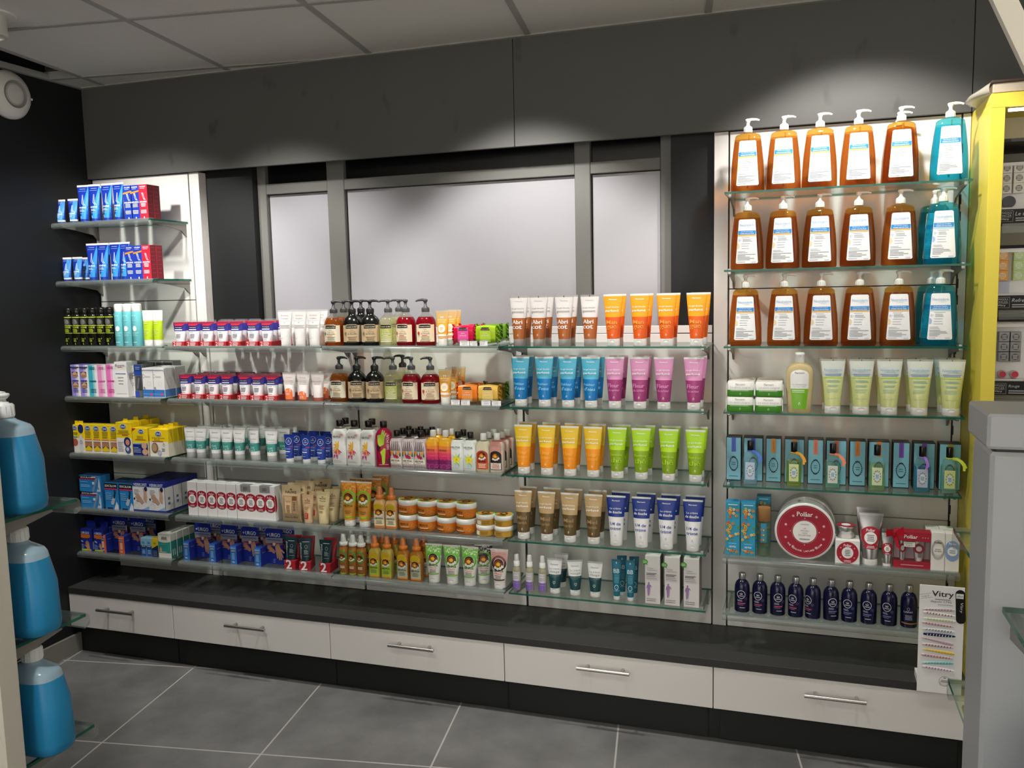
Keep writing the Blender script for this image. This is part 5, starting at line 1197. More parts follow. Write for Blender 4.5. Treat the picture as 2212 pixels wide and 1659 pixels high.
@maker('verruxit', 'box')
def _():
    w, h, d = .078, .121, .048
    def pr(mb, S):
        rect(mb, S, -w/2+.0006, w/2-.0006, .008, h*.83, 'k:#e3e2e2', 1); rect(mb, S, -w/2+.0006, w/2-.0006, h*.825, h*.845, 'i:#8ab8e0', 1.4); text(mb, S, 'VERRUXIT', 0, h*.905, .066, .0115, 'i:#e8ecf6', 2, .03)
        lines(mb, S, -w*.40, -w*.02, h*.74, 4, .0055, 'i:#a8a6a8', 2); hand(mb, S, -.006, .052, .026, 'i:#c09a84', .75, 2.4, 1); poly(mb, S, [(.012, .050), (.026, .036), (.031, .060), (.028, .085), (.020, .098), (.012, .094), (.015, .074)], 'i:#c8a48e', 2.6); disc(mb, S, .026, .093, .0075, .0095, 'i:#2a2456', 3, 12); disc(mb, S, -.032, .052, .004, .004, 'i:#1a1a3a', 3, 10); ring(mb, S, -.022, .024, .0115, .0115, .001, 'i:#b4b8bc', 2, 20); poly(mb, S, [(w*.02, .008), (w*.48, .008), (w*.48, .024)], 'i:#8ab4dc', 2)
    def ex(mb): side_print(mb, w/2, lambda s, S: [rect(s, S, .001, d-.001, .008, h*.83, 'k:#d5d3d0', 1)] + [rect(s, S, .016, .028, z, z+.010, 'i:#5a6490', 2) for z in (.030, .050)])
    return carton('treatment_box', w, d, h, 'k:#1d2a8c', 'k:#1d2a8c', 'k:#1a2470', pr, extra=ex)
def urgo_box(key, w, h, d):
    def fn():
        def pr(mb, S):
            text(mb, S, 'URGO', .002, h*.83, w*.62, .0095, 'i:#eef0f6', 2, .035); text(mb, S, '+', -w*.38, h*.83, w*.1, .006, 'i:#eef0f6', 2); poly(mb, S, [(-w*.44, h*.63), (-w*.2, h*.58), (w*.2, h*.58), (w*.40, h*.63), (w*.40, h*.76), (-w*.44, h*.76)], 'i:#e0742c', 2); rect(mb, S, -w/2+.002, w*.42, .002, .0085, 'i:#b4d03a', 2); hand(mb, S, w*.20, h*.24, .022 if w > .06 else .014, 'i:#d09a6c', .2, 2.4); lines(mb, S, -w*.42, -w*.1, h*.30, 4, .006, 'i:#9ab0e4', 2); capsule(mb, S, (-w*.36, h*.46), (-w*.2, h*.42), .003, .003, 'i:#b8c4dc', 2, 4)
        def ex(mb):
            a = mb.add([(-w*.38, d-.002, h), (w*.40, d-.002, h), (w*.40, d-.002, h+.024), (w*.2, d-.002, h+.028), (-w*.2, d-.002, h+.028), (-w*.38, d-.002, h+.024)]); mb.face([a+i for i in range(6)], 'k:#1c2f9c')
            a = mb.add([(-w*.38, d-.001, h), (w*.40, d-.001, h), (w*.40, d-.001, h+.024), (w*.2, d-.001, h+.028), (-w*.2, d-.001, h+.028), (-w*.38, d-.001, h+.024)]); mb.face([a+i for i in reversed(range(6))], 'k:#1c2f9c')
            side_print(mb, w/2, lambda s, S: [rect(s, S, .004, d-.004, .006, h*.42, 'i:#a8aec4', 1)])
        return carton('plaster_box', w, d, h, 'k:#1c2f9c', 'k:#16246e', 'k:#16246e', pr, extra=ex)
    MAKERS[key] = (fn, 'box')
urgo_box('urgo_wide', .066, .092, .035); urgo_box('urgo_slim', .049, .092, .035)
@maker('blue_vial', 'box')
def _():
    def pr(mb, S): rect(mb, S, -.0125, .0125, .001, .036, 'k:#1f5aa4', 1); rect(mb, S, -.0125, .0125, .036, .044, 'i:#23282e', 2); lines(mb, S, -.009, .009, .0420, 1, .004, 'i:#dfe8f2', 3, 0, .7); lines(mb, S, -.008, .008, .060, 2, .005, 'i:#6aa4d0', 2, .2, .5, True); lines(mb, S, -.008, .008, .026, 3, .006, 'i:#a4c8ea', 2, .2, .5, True)
    return carton('treatment_box', .0262, .035, .074, 'k:#8abfe0', 'k:#7aa8c8', 'k:#9ac4e0', pr)
@maker('yellow_vial', 'box')
def _():
    def pr(mb, S): poly(mb, S, [(-.0155, .001), (.0155, .001), (.0155, .050), (-.0155, .034)], 'k:#16294c', 1); lines(mb, S, -.006, .010, .058, 1, .005, 'i:#7a6a1a', 2); lines(mb, S, -.011, .011, .026, 4, .006, 'i:#6a80b0', 2, .2, .4)
    return carton('treatment_box', .0325, .040, .076, 'k:#d9bf2a', 'k:#16294c', 'k:#c2aa24', pr)
@maker('teal_pack', 'box')
def _():
    w, h, d = .060, .099, .034
    def pr(mb, S): rect(mb, S, -w/2+.0008, w/2-.0008, .022, h*.70, 'k:#2f968e', 1); disc(mb, S, 0, h*.70, .028, .006, 'k:#dedbd2', 2, 18); lines(mb, S, -.014, .014, h*.88, 3, .005, 'i:#7a8078', 2, .1, .6, True); disc(mb, S, -.018, .034, .005, .010, 'i:#d8a47c', 2, 12); lines(mb, S, -.024, .020, .026, 1, .004, 'i:#d8e8e2', 2); lines(mb, S, -.018, .018, h*.58, 1, .004, 'i:#7ac0b8', 2)
    def ex(mb): side_print(mb, w/2, lambda s, S: [rect(s, S, .001, d-.001, .001, h*.70, 'k:#257a72', 1)] + [rect(s, S, .008+.011*k, .014+.011*k, .010, .036, 'i:#a8b4b0', 2) for k in range(2)])
    return carton('dental_pack', w, d, h, 'k:#dedbd2', 'k:#c4c2ba', 'k:#d4d1c8', pr, extra=ex)
@maker('shaded_card', 'box')
def _():
    def pr(mb, S): text(mb, S, 'URGO', 0, .108, .050, .014, 'i:#2a2c3a', 2, .03)
    return carton('plaster_box', .070, .030, .126, 'k:#0c0e1c', 'k:#0a0c16', 'k:#0a0c16', pr)  # shadow at the shelf back is put into the carton and logo colours
@maker('black_case', 'box')
def _():
    return carton('device_box', .050, .05, .105, 'k:#1c1c1a', 'k:#20201d', 'k:#242420', lambda mb, S: lines(mb, S, -.018, .016, .06, 6, .007, 'i:#3a3a36', 2))

# ------------------------------------------------------------------ materials of the place
def wallmat(name, col, rough, bump=0., var=.06, scale=7., spec=.4):
    m, nt, out = newmat(name); c = lin(col); b = principled(nt, c, rough, 0, spec)
    tc = nt.nodes.new('ShaderNodeTexCoord'); n = nt.nodes.new('ShaderNodeTexNoise'); n.inputs['Scale'].default_value = scale; n.inputs['Detail'].default_value = 5
    nt.links.new(tc.outputs['Object'], n.inputs['Vector'])
    mx = nt.nodes.new('ShaderNodeMix'); mx.data_type = 'RGBA'
    mx.inputs['A'].default_value = [v * (1 - var) for v in c[:3]] + [1]; mx.inputs['B'].default_value = [min(1, v * (1 + var)) for v in c[:3]] + [1]
    nt.links.new(n.outputs[0], mx.inputs['Factor']); nt.links.new(mx.outputs['Result'], b.inputs['Base Color'])
    if bump:
        n2 = nt.nodes.new('ShaderNodeTexNoise'); n2.inputs['Scale'].default_value = 260; nt.links.new(tc.outputs['Object'], n2.inputs['Vector'])
        bp = nt.nodes.new('ShaderNodeBump'); bp.inputs['Strength'].default_value = bump; bp.inputs['Distance'].default_value = .002
        nt.links.new(n2.outputs[0], bp.inputs['Height']); nt.links.new(bp.outputs[0], b.inputs['Normal'])
    nt.links.new(b.outputs[0], out.inputs[0]); return m
def floormat():
    m, nt, out = newmat('floor_tiles'); N = nt.nodes.new; L = nt.links.new
    b = principled(nt, lin('#707070'), .42, 0, .45)
    tc = N('ShaderNodeTexCoord'); mp = N('ShaderNodeMapping'); mp.vector_type = 'TEXTURE'
    mp.inputs['Location'].default_value = (.043, -.262, 0); mp.inputs['Rotation'].default_value = (0, 0, .152); mp.inputs['Scale'].default_value = (.552, .565, 1)
    L(tc.outputs['Object'], mp.inputs['Vector'])
    sp = N('ShaderNodeSeparateXYZ'); L(mp.outputs[0], sp.inputs[0])
    masks = []
    for ax in (0, 1):
        f = N('ShaderNodeMath'); f.operation = 'PINGPONG'; f.inputs[1].default_value = .5; L(sp.outputs[ax], f.inputs[0])
        l = N('ShaderNodeMath'); l.operation = 'LESS_THAN'; l.inputs[1].default_value = .0052; L(f.outputs[0], l.inputs[0]); masks.append(l)
    mxm = N('ShaderNodeMath'); mxm.operation = 'MAXIMUM'; L(masks[0].outputs[0], mxm.inputs[0]); L(masks[1].outputs[0], mxm.inputs[1])
    n1 = N('ShaderNodeTexNoise'); n1.inputs['Scale'].default_value = 3.4; n1.inputs['Detail'].default_value = 7; n1.inputs['Roughness'].default_value = .62; L(tc.outputs['Object'], n1.inputs['Vector'])
    cr = N('ShaderNodeValToRGB'); cr.color_ramp.elements[0].position = .34; cr.color_ramp.elements[0].color = lin('#5c5c5c'); cr.color_ramp.elements[1].position = .68; cr.color_ramp.elements[1].color = lin('#787878'); L(n1.outputs[0], cr.inputs[0])
    mx = N('ShaderNodeMix'); mx.data_type = 'RGBA'; L(mxm.outputs[0], mx.inputs['Factor']); L(cr.outputs[0], mx.inputs['A']); mx.inputs['B'].default_value = lin('#a9a7a2')
    L(mx.outputs['Result'], b.inputs['Base Color'])
    bp = N('ShaderNodeBump'); bp.inputs['Strength'].default_value = .3; bp.inputs['Distance'].default_value = .001; bp.invert = True; L(mxm.outputs[0], bp.inputs['Height']); L(bp.outputs[0], b.inputs['Normal'])
    L(b.outputs[0], out.inputs[0]); return m
def boardmat():
    """charcoal laminate with greasy hand marks"""
    m, nt, out = newmat('charcoal_board'); N = nt.nodes.new; L = nt.links.new
    b = principled(nt, lin('#565654'), .55, 0, .35)
    tc = N('ShaderNodeTexCoord'); n1 = N('ShaderNodeTexNoise'); n1.inputs['Scale'].default_value = 9; n1.inputs['Detail'].default_value = 4; L(tc.outputs['Object'], n1.inputs['Vector'])
    mp = N('ShaderNodeMapping'); mp.inputs['Scale'].default_value = (13, 13, 6); L(tc.outputs['Object'], mp.inputs['Vector'])
    n2 = N('ShaderNodeTexNoise'); n2.inputs['Scale'].default_value = 1; n2.inputs['Detail'].default_value = 2; L(mp.outputs[0], n2.inputs['Vector'])
    r2 = N('ShaderNodeMapRange'); r2.inputs[1].default_value = .66; r2.inputs[2].default_value = .74; L(n2.outputs[0], r2.inputs[0])
    mx = N('ShaderNodeMix'); mx.data_type = 'RGBA'; mx.inputs['A'].default_value = lin('#565654'); mx.inputs['B'].default_value = lin('#484847'); L(r2.outputs[0], mx.inputs['Factor']); L(mx.outputs['Result'], b.inputs['Base Color'])
    r1 = N('ShaderNodeMapRange'); r1.inputs[3].default_value = .52; r1.inputs[4].default_value = .62; L(n1.outputs[0], r1.inputs[0]); L(r1.outputs[0], b.inputs['Roughness'])
    L(b.outputs[0], out.inputs[0]); return m
DARK = wallmat('dark_wall_paint', '#101315', .55, .05); PALE = wallmat('pale_wall_paint', '#e9e7e3', .8, .05)
PANEL = wallmat('white_panel_laminate', '#e4e1dd', .32, 0, .015, 2, .5); FRAME = wallmat('grey_window_frame', '#6d6d69', .45, 0, .03); FILM = wallmat('frosted_window_film', '#a3a2a8', .22, .02, .02, 3, .6)
TILE = wallmat('ceiling_tile', '#d2d1cb', .9, .25, .03, 60); TBAR = wallmat('ceiling_grid', '#9c9c98', .6, 0, .02); BOARD = boardmat(); FLOORM = floormat()
TOP = wallmat('anthracite_worktop', '#353535', .42, .03, .08, 30); DRAW = wallmat('drawer_front_laminate', '#e2dfdb', .35, 0, .012, 3); PLINTH = wallmat('black_plinth', '#1d1f20', .5, 0, .1, 6)
YEL = wallmat('yellow_cabinet_laminate', '#e9d650', .45, 0, .02, 4); GREY = wallmat('grey_lacquered_steel', '#a3a5a8', .42, .02, .02, 5); CREAM = wallmat('cream_lacquered_steel', '#c4bfb4', .5, .03, .03, 5)
SKIRT = wallmat('tile_skirting', '#77756f', .5, .02, .1, 12); VOID = wallmat('ceiling_void', '#1b1b1a', .9)
GL = 't:#f3f8f5:#dfe9e4:.015:.02'; GE = 't:#3f8f7c:#3f9a84:.45:.05'; ACR = 't:#f2f4f3:#e2e6e5:.14:.16'; MET = 'm:#b9b7b2'; BR = 'p:#7c7974'
W_ = .665
ZS = [1.490, 1.250, 1.048, .817, .590, .406]           # tops of the glass shelves common to the bays
lm, nt, out = newmat('led_strip_light'); em = nt.nodes.new('ShaderNodeEmission'); em.inputs[0].default_value = (1, .95, .86, 1); em.inputs[1].default_value = 14; nt.links.new(em.outputs[0], out.inputs[0]); MATS['led'] = lm
# ------------------------------------------------------------------ room shell
def struct(name, mb):
    o = mb.build(name); o['kind'] = 'structure'; return o
XL, XR, YF, ZC = -.532, 4.6, -5.2, 2.287
m = MB(); m.box(XL-.1, XR+.1, YF-.1, .3, -.08, 0, FLOORM); struct('floor', m)
m = MB(); m.box(XL-.1, XL, YF-.1, .3, 0, 2.7, DARK); struct('wall_left', m)
m = MB(); m.box(XR, XR+.1, YF-.1, .3, 0, 2.7, PALE); struct('wall_right', m)
m = MB(); m.box(XL-.1, XR+.1, YF-.1, YF, 0, 2.7, PALE); struct('wall_front', m)
m = MB()
for x0, x1, z0, z1 in ((XL, .214, 0, 2.7), (1.850, XR, 0, 2.7), (.214, 1.850, 0, 1.20), (.214, 1.850, 2.05, 2.7)): m.box(x0, x1, .045, .22, z0, z1, DARK)
struct('wall_back', m)
# window behind the shelves: grey frame, three filmed panes, dark transom lights
win = bpy.data.objects.new('window_1', None); C.objects.link(win); win['kind'] = 'structure'
m = MB()
for x0, x1 in ((.214, .252), (.527, .600), (1.510, 1.566), (1.81, 1.850)): m.box(x0, x1, .078, .135, 1.20, 2.05, FRAME, .002)
for z0, z1 in ((1.20, 1.24), (1.832, 1.872), (2.01, 2.05)):
    for x0, x1 in ((.252, .527), (.600, 1.510), (1.566, 1.81)): m.box(x0, x1, .080, .133, z0, z1, FRAME, .002)
m.build('window_frame', win)
for x0, x1 in ((.252, .527), (.600, 1.510), (1.566, 1.81)):
    m = MB(); m.box(x0+.004, x1-.004, .098, .106, 1.24, 1.829, FILM); m.build('window_pane', win)
    m = MB(); m.box(x0, x1, .100, .106, 1.872, 2.01, 'g:#08090a'); m.build('transom_pane', win)
# dark boards above the shelves
for k, (x0, x1) in enumerate(((XL, 1.3232), (1.3255, 2.7355), (2.7378, XR))):
    m = MB(); m.box(x0, x1, -.0208, -.003, 1.927, ZC+.004, BOARD, .0008); struct('trim_%d' % (k+1), m)
m = MB(); m.box(XL, XR, -.003, .045, 1.945, ZC+.004, 'k:#141414'); struct('trim_4', m)
# ceiling grid, turned against the shelf wall
GA, GS, GX, GY = .141, .589, -.382, -.167
def gpt(i, j):
    c, s = math.cos(GA), math.sin(GA); return (GX + GS*(i*c - j*s), GY + GS*(i*s + j*c))
def clip(pts, x0, x1, y0, y1):
    for ax, lim, sg in ((0, x0, 1), (0, x1, -1), (1, y0, 1), (1, y1, -1)):
        out = []
        for p, q in zip(pts, pts[1:] + pts[:1]):
            a, b = sg*(p[ax]-lim), sg*(q[ax]-lim)
            if a >= 0: out.append(p)
            if a*b < 0: t = a/(a-b); out.append((p[0]+(q[0]-p[0])*t, p[1]+(q[1]-p[1])*t))
        pts = out
        if not pts: return []
    return pts
tl = MB(); br = MB(); e = .0105/GS
lim = (XL, XR, YF, -.0208)
for i in range(-3, 12):
    for j in range(-12, 4):
        q = clip([gpt(i+e, j+e), gpt(i+1-e, j+e), gpt(i+1-e, j+1-e), gpt(i+e, j+1-e)], *lim)
        if len(q) > 2 and (i, j) != (-1, -1):
            k = tl.add([(x, y, ZC+.003) for x, y in q]); tl.face([k+n for n in reversed(range(len(q)))], TILE)
        for cell in ([gpt(i-e, j), gpt(i+e, j), gpt(i+e, j+1), gpt(i-e, j+1)], [gpt(i+e, j-e), gpt(i+1-e, j-e), gpt(i+1-e, j+e), gpt(i+e, j+e)]):
            q = clip(cell, *lim)
            if len(q) > 2:
                k = br.add([(x, y, ZC) for x, y in q]); br.face([k+n for n in reversed(range(len(q)))], TBAR)
                for n in range(len(q)):
                    p, r = q[n], q[(n+1) % len(q)]; k = br.add([(p[0], p[1], ZC), (r[0], r[1], ZC), (r[0], r[1], ZC+.03), (p[0], p[1], ZC+.03)]); br.face((k, k+1, k+2, k+3), TBAR)
br.box(XL, XL+.02, YF, -.021, ZC-.002, ZC+.02, TBAR); br.box(XL+.02, XR, -.040, -.021, ZC-.002, ZC+.02, TBAR)
struct('ceiling', tl); struct('trim_5', br)
m = MB(); m.box(XL, XR, YF, .22, 2.66, 2.7, VOID); struct('trim_6', m)
m = MB()
hp = clip([gpt(-1, -1), gpt(0, -1), gpt(0, 0), gpt(-1, 0)], *lim)
m.box(XL+.02, -.30, -.215, -.20, ZC+.03, ZC+.20, 'k:#3c3c3a'); m.cyl((XL+.05, -1.1, ZC+.10), (XL+.05, -.25, ZC+.10), .03, 'k:#4a4a48', 12); m.cyl((XL+.14, -1.0, ZC+.16), (XL+.14, -.22, ZC+.16), .018, 'k:#2c2c2b', 10)
tag(m.build('ceiling_duct'), 'dark pipes showing in the open ceiling hole beside the left wall', 'pipe')
m = MB(); m.box(XL, XL+.012, -3.2, -.244, 0, .076, SKIRT, .001); struct('baseboard_left', m)
# ------------------------------------------------------------------ fitted furniture
BAYS = {1: (-.532, -.049), 2: (0, W_), 3: (W_, 2*W_), 4: (2*W_, 3*W_), 5: (2.0415, 2.717)}
BW = {1: 'far left corner bay', 2: 'second bay from the left', 3: 'third bay from the left', 4: 'fourth bay from the left', 5: 'tall right-hand bay'}
def slots(mb, x, z0, z1, y=-.0006):
    n = int((z1-z0)/.05)
    for k in range(n): mb.box(x-.0016, x+.0016, y, y+.0004, z0+.012+k*.05, z0+.040+k*.05, 'k:#0d0d0d')
for b, (x0, x1) in BAYS.items():
    zt = 1.926 if b in (1, 5) else 1.3065
    t = thing('wall_shelving_unit', ((x0+x1)/2, 0, .279), 0, 'white slotted wall panels of the ' + BW[b], 'shelving unit', 'wall shelving units')
    ox, oz = (x0+x1)/2, .279
    def loc(o): o.location = (-ox, 0, -oz); return o
    zj = [.279, .690] + ([1.423] if b in (1, 5) else [1.279]) + [zt]
    for z0, z1 in zip(zj, zj[1:]):
        m = MB(); m.box(x0+.004, x1-.004, 0, .018, z0+.0015, z1-.0015, PANEL, .0008); loc(m.build('back_panel', t))
    for xa in (x0, x1-.0035): m = MB(); m.box(xa, xa+.0035, .006, .016, .279, zt, 'k:#161616'); loc(m.build('slotted_rail', t))
    if b in (1, 4):
        e0, e1 = ((-.049, 0) if b == 1 else (1.995, 2.0415))
        m = MB(); z2 = 1.926
        if b == 1: m.box(e0+.001, e1-.002, 0, .045, .279, z2, PANEL, .001); 
        else: m.box(e0+.001, e1-.001, 0, .045, .279, z2, PANEL, .001)
        loc(m.build('end_post', t))
        if b == 1:
            for k in range(14):
                m2 = MB(); m2.box(-.0022, -.0016, .020, .0225, 1.34+.040*k*1.05, 1.36+.040*k*1.05, 'k:#e6e4e0')
                if k % 2 == 0: loc(m2.build('slot', t))
    if b == 5:
        m = MB(); m.box(2.718, 2.7395, 0, .045, .279, 1.926, PANEL, .001); slots(m, 2.7185, .3, 1.9, -.0002); loc(m.build('end_post', t))
# worktop, drawers, plinth
m = MB(); m.box(XL+.0005, 2.7395, -.286, .0, .2540, .279, TOP, .0012)
tag(m.build('worktop'), 'long anthracite worktop running under all the shelves', 'worktop')
DX = [-.531, -.022, .6666, 1.334, 2.0245, 2.7395]
DW = ['short white drawer unit in the left corner', 'white drawer unit second from the left wall', 'white drawer unit in the middle of the row', 'white drawer unit second from the right end', 'white drawer unit at the right end, below the display card']
HX = [(-.364, -.185), (.238, .412), (.915, 1.088), (1.593, 1.766), (2.294, 2.467)]
for k in range(5):
    x0, x1 = DX[k], DX[k+1]; ox = (x0+x1)/2
    t = thing('drawer_unit', (ox, 0, 0), 0, DW[k], 'drawer unit', 'low drawer units')
    m = MB(); m.box(x0-ox+.001, x1-ox-.001, -.262, .0, .108, .2535, 'k:#2a2a2a'); m.build('carcass', t)
    m = MB(); m.box(x0-ox+.0015, x1-ox-.0015, -.284, -.2625, .1185, .2525, DRAW, .001); f = m.build('drawer_front', t)
    h0, h1 = HX[k][0]-ox, HX[k][1]-ox; m = MB(); m.cyl((h0, -.314, .210), (h1, -.314, .210), .0058, MET, 16)
    for p in (h0+.032, h1-.026): m.cyl((p, -.2842, .210), (p, -.314, .210), .0050, MET, 12)
    m.build('handle', f)
    m = MB(); p0, p1 = x0-ox+(.018 if k in (0, 1, 4) else .002), x1-ox-(.018 if k in (0, 3, 4) else .002)
    m.box(x0-ox, x1-ox, -.243, -.03, .0, .108, PLINTH); m.box(p0, p1, -.2475, -.2435, .002, .098, PLINTH, .001); m.build('plinth', t)
# glass shelves
def shelf(b, z, x0, x1, depth, lip, label, ends=(True, True)):
    ox = (x0+x1)/2; w = (x1-x0)/2
    t = thing('glass_shelf', (ox, 0, z), 0, label, 'shelf', 'glass wall shelves')
    m = MB(); th = .006
    m.box(-w, w, -depth, -.004, -th, 0, GL, 0, front=GE, side=GE, topm=GL, back=GE); m.build('glass', t)
    for s, on in zip((-1, 1), ends):
        if not on: continue
        m = MB(); x = s*(w-.014)
        pr = [(-.001, -th-.0005), (-depth*.86, -th-.0005), (-depth*.88, -th-.009), (-depth*.55, -th-.016), (-.030, -th-.030), (-.012, -th-.046), (-.001, -th-.052)]
        m.extrude_x(pr, x-.003, x+.003, BR)
        m.box(x-.004, x+.004, -depth*.88, -depth*.84, -th-.006, .0035, MET); m.build('bracket', t)
    if lip:
        m = MB(); P = []
        y = -depth
        outer = [(y+.016, .0024), (y+.004, .0024)] + [(y-.001 - .0125*math.sin(q), -.0101 + .0125*math.cos(q)) for q in [math.radians(d) for d in range(0, 151, 10)]] + [(y-.004, -.0215)]
        inner = [(p[0] + (.0014 if i > 2 else 0), p[1] - (.0014 if i < 13 else -.0008)) for i, p in enumerate(outer)]
        m.extrude_x(outer + inner[::-1], -w, w, ACR); m.build('price_rail', t)
SW = {1: ['top', 'second', 'third', 'fourth', 'fifth', 'sixth', 'lowest'], 2: ['top', 'second', 'third', 'fourth', 'lowest']}
for k, z in enumerate([1.734, 1.507] + ZS[1:]): shelf(1, z, -.529, -.062 if k != 2 else -.040, .215, True, SW[1][k] + ' glass shelf of the far left corner bay')
for b in (2, 3, 4):
    x0, x1 = {2: (-.030, .648), 3: (.653, 1.318), 4: (1.332, 1.994)}[b]
    for k, z in enumerate(ZS[1:]): shelf(b, z, x0, x1, .215, b != 4, SW[2][k] + ' glass shelf of the ' + BW[b])
for k, z in enumerate([1.714, 1.482] + ZS[1:]): shelf(5, z, 2.046, 2.715, .215, k > 4, SW[1][k] + ' glass shelf of the tall right-hand bay')
# yellow cabinet on the right
t = thing('display_cabinet', (2.741, 0, 0), 0, 'tall yellow display cabinet cut off by the right edge', 'cabinet')
CW = 1.0
for nm, bx in (('side_panel', (0, .020, -.272, .040, 0, 1.904)), ('side_panel', (CW-.02, CW, -.272, .040, 0, 1.904)), ('top_panel', (0, CW, -.272, .040, 1.9045, 1.926)), ('front_stile', (0, .034, -.276, -.2725, 0, 1.8885)), ('front_stile', (CW-.034, CW, -.276, -.2725, 0, 1.8885)), ('front_rail', (0, CW, -.276, -.2725, 1.889, 1.926))):
    m = MB(); m.box(*bx, YEL, .0008); m.build(nm, t)
m = MB(); m.box(.0205, CW-.0205, .0, .012, 0, 1.904, 'k:#a9a492'); m.build('back_panel', t)
m = MB(); m.box(.0205, CW-.0205, -.26, -.001, 1.800, 1.8085, 'k:#2c2a24'); m.build('inner_shelf', t)
m = MB(); m.box(.045, CW-.045, -.262, -.252, 1.880, 1.8865, 'led'); m.build('led_strip', t)

# camera station, measured from the photograph; survey() gives the world x, on a shelf line at height z and distance y, of a thing sighted there
STATION = [2.2669164844768455, -2.922220237817737, 1.4383436806248178]; AX_R = [0.9488043110580657, 0.31510318677588683, -0.02191713944176854]; AX_F = [-0.3155657959693297, 0.9426054798657428, -0.1091473212741209]; FOC = 1865.338301349121
def survey(z, y, u):
    k = (u - 1106) / FOC
    a = [-STATION[0], y - STATION[1], z - STATION[2]]
    return (k * sum(a[i]*AX_F[i] for i in range(3)) - sum(a[i]*AX_R[i] for i in range(3))) / (AX_R[0] - k * AX_F[0])
PX1 = PXs = survey
def PX(z, y, us): return [survey(z, y, u) for u in us]
# ------------------------------------------------------------------ loose fittings
for k_ in range(11): SCALE['cologne_box%d' % k_] = (1, 1, 1.24)
for k_ in ('blue', 'green', 'jade', 'pale', 'aqua', 'mint'): SCALE['cologne_'+k_] = (1.12, 1.05, 1.25)
SCALE.update(floral_box=(1.30, 1.2, 1.35), wood_cap=(1.33, 1.33, 1.38), big_tin=(1.25, 1.1, 1.25), tin_cube=(1.27, 1.25, 1.37), small_tin=(1.12, 1.12, 1.12), silver_tube=(1.22, 1.2, 1.24), silver_small=(1.25, 1.2, 1.31),
    gift_box=(1.18, 1.1, 1.32), serum_grey=(1.25, 1.2, 1.39), serum_blue=(1.27, 1.2, 1.37), laino_pink=(1.24, 1.24, 1.255), laino_blue=(1.24, 1.24, 1.255), laino_gold=(1.24, 1.24, 1.28), lilac_spray=(1.05, 1.05, 1.15), bb_tube=(1, 1, 1.08), lilac_box=(1.13, 1, 1.11),
    surgras=(1.32, 1.2, 1.33), pale_tube=(1.08, 1.02, .94), disc_box=(.943, 1, 1), disc_box_end=(.943, 1, 1), black_can=(.945, .945, 1), aqua_can=(.97, .97, 1.05))
for k_ in ('pink', 'lime', 'green', 'orange', 'gold', 'darkgreen'): SCALE['pack_'+k_] = (1.02, 1.25, 1.2)
# lamp and siren
t = thing('spot_lamp', (-.055, -.862, ZC), 0, 'round white spot lamp under the ceiling, top left corner', 'lamp')
m = MB(); m.lathe([(-.002, .078), (.0, .080), (.004, .080)], 'p:#d4d3cc', seg=40); m.build('ceiling_ring', t)
m = MB()
m.loft([sellipse(z, r, r, 0, 0, 2, 40) for z, r in ((.002, .052), (-.055, .054), (-.060, .0545), (-.062, .052), (-.058, .046), (-.020, .030))], 'p:#c9c8c0', bot=None, top='p:#3a3a38'); m.build('lamp_head', t)
t = thing('wall_siren', (XL, -.384, 2.192), 0, 'round white siren mounted high on the dark left wall', 'siren')
def ringx(x, r, n=40): return [(x, r*math.cos(2*PI*k/n), r*math.sin(2*PI*k/n)) for k in range(n)]
m = MB(); m.loft([ringx(x, r) for x, r in ((.0005, .078), (.004, .086), (.020, .088), (.036, .078), (.046, .062), (.049, .050))], 'p:#dad8d0', top=False); m.build('dome', t)
m = MB(); m.loft([ringx(x, r) for x, r in ((.0485, .050), (.046, .046), (.0445, .040), (.047, .034), (.0475, .020), (.0475, .004))], ['p:#8a8984', 'p:#8a8984', 'p:#b4b2ac', 'p:#cfcdc6', 'p:#cfcdc6'], bot=False); m.build('speaker_centre', t)
m = MB(); m.cyl((.026, .083, .0), (.031, .090, -.001), .004, 'p:#f2f2ec', 10); m.build('indicator', t)
# flat box wrapped in plastic on top of the yellow cabinet
t = thing('flat_parcel', (2.741, -.02, 1.926), 0, 'flat cardboard box in torn plastic on top of the yellow cabinet', 'box')
m = MB(); m.box(.004, .62, -.250, -.03, .003, .027, 'k:#c2b4a0', .001); m.box(-.001, .62, -.255, -.025, .0275, .0345, 'k:#4a3c32', .002); m.build('box', t)
m = MB(); R_ = random.Random(5); prev = None
for i in range(12):
    y = -.250 + .215*i/11; q = math.sin(PI*(i+.6)/12.2)
    rw = []
    for j in range(8):
        a_ = PI*(.02 + .96*j/7); rr_ = 1 + R_.uniform(-.08, .08)
        rw.append((.002 - .046*q*math.sin(a_)*rr_, y, .017 + .016*math.cos(a_)*rr_ - .010*q*math.sin(a_)))
    rw = [(x, yy, max(z, .0008)) if x > -.004 else (x, yy, max(z, .002)) for x, yy, z in rw]
    a = m.add(rw)
    if prev is not None:
        for j in range(7): m.face((prev+j, a+j, a+j+1, prev+j+1), 't:#d6d2c8:#c8c2b2:.7:.25', True)
    prev = a
m.build('plastic_wrap', t)
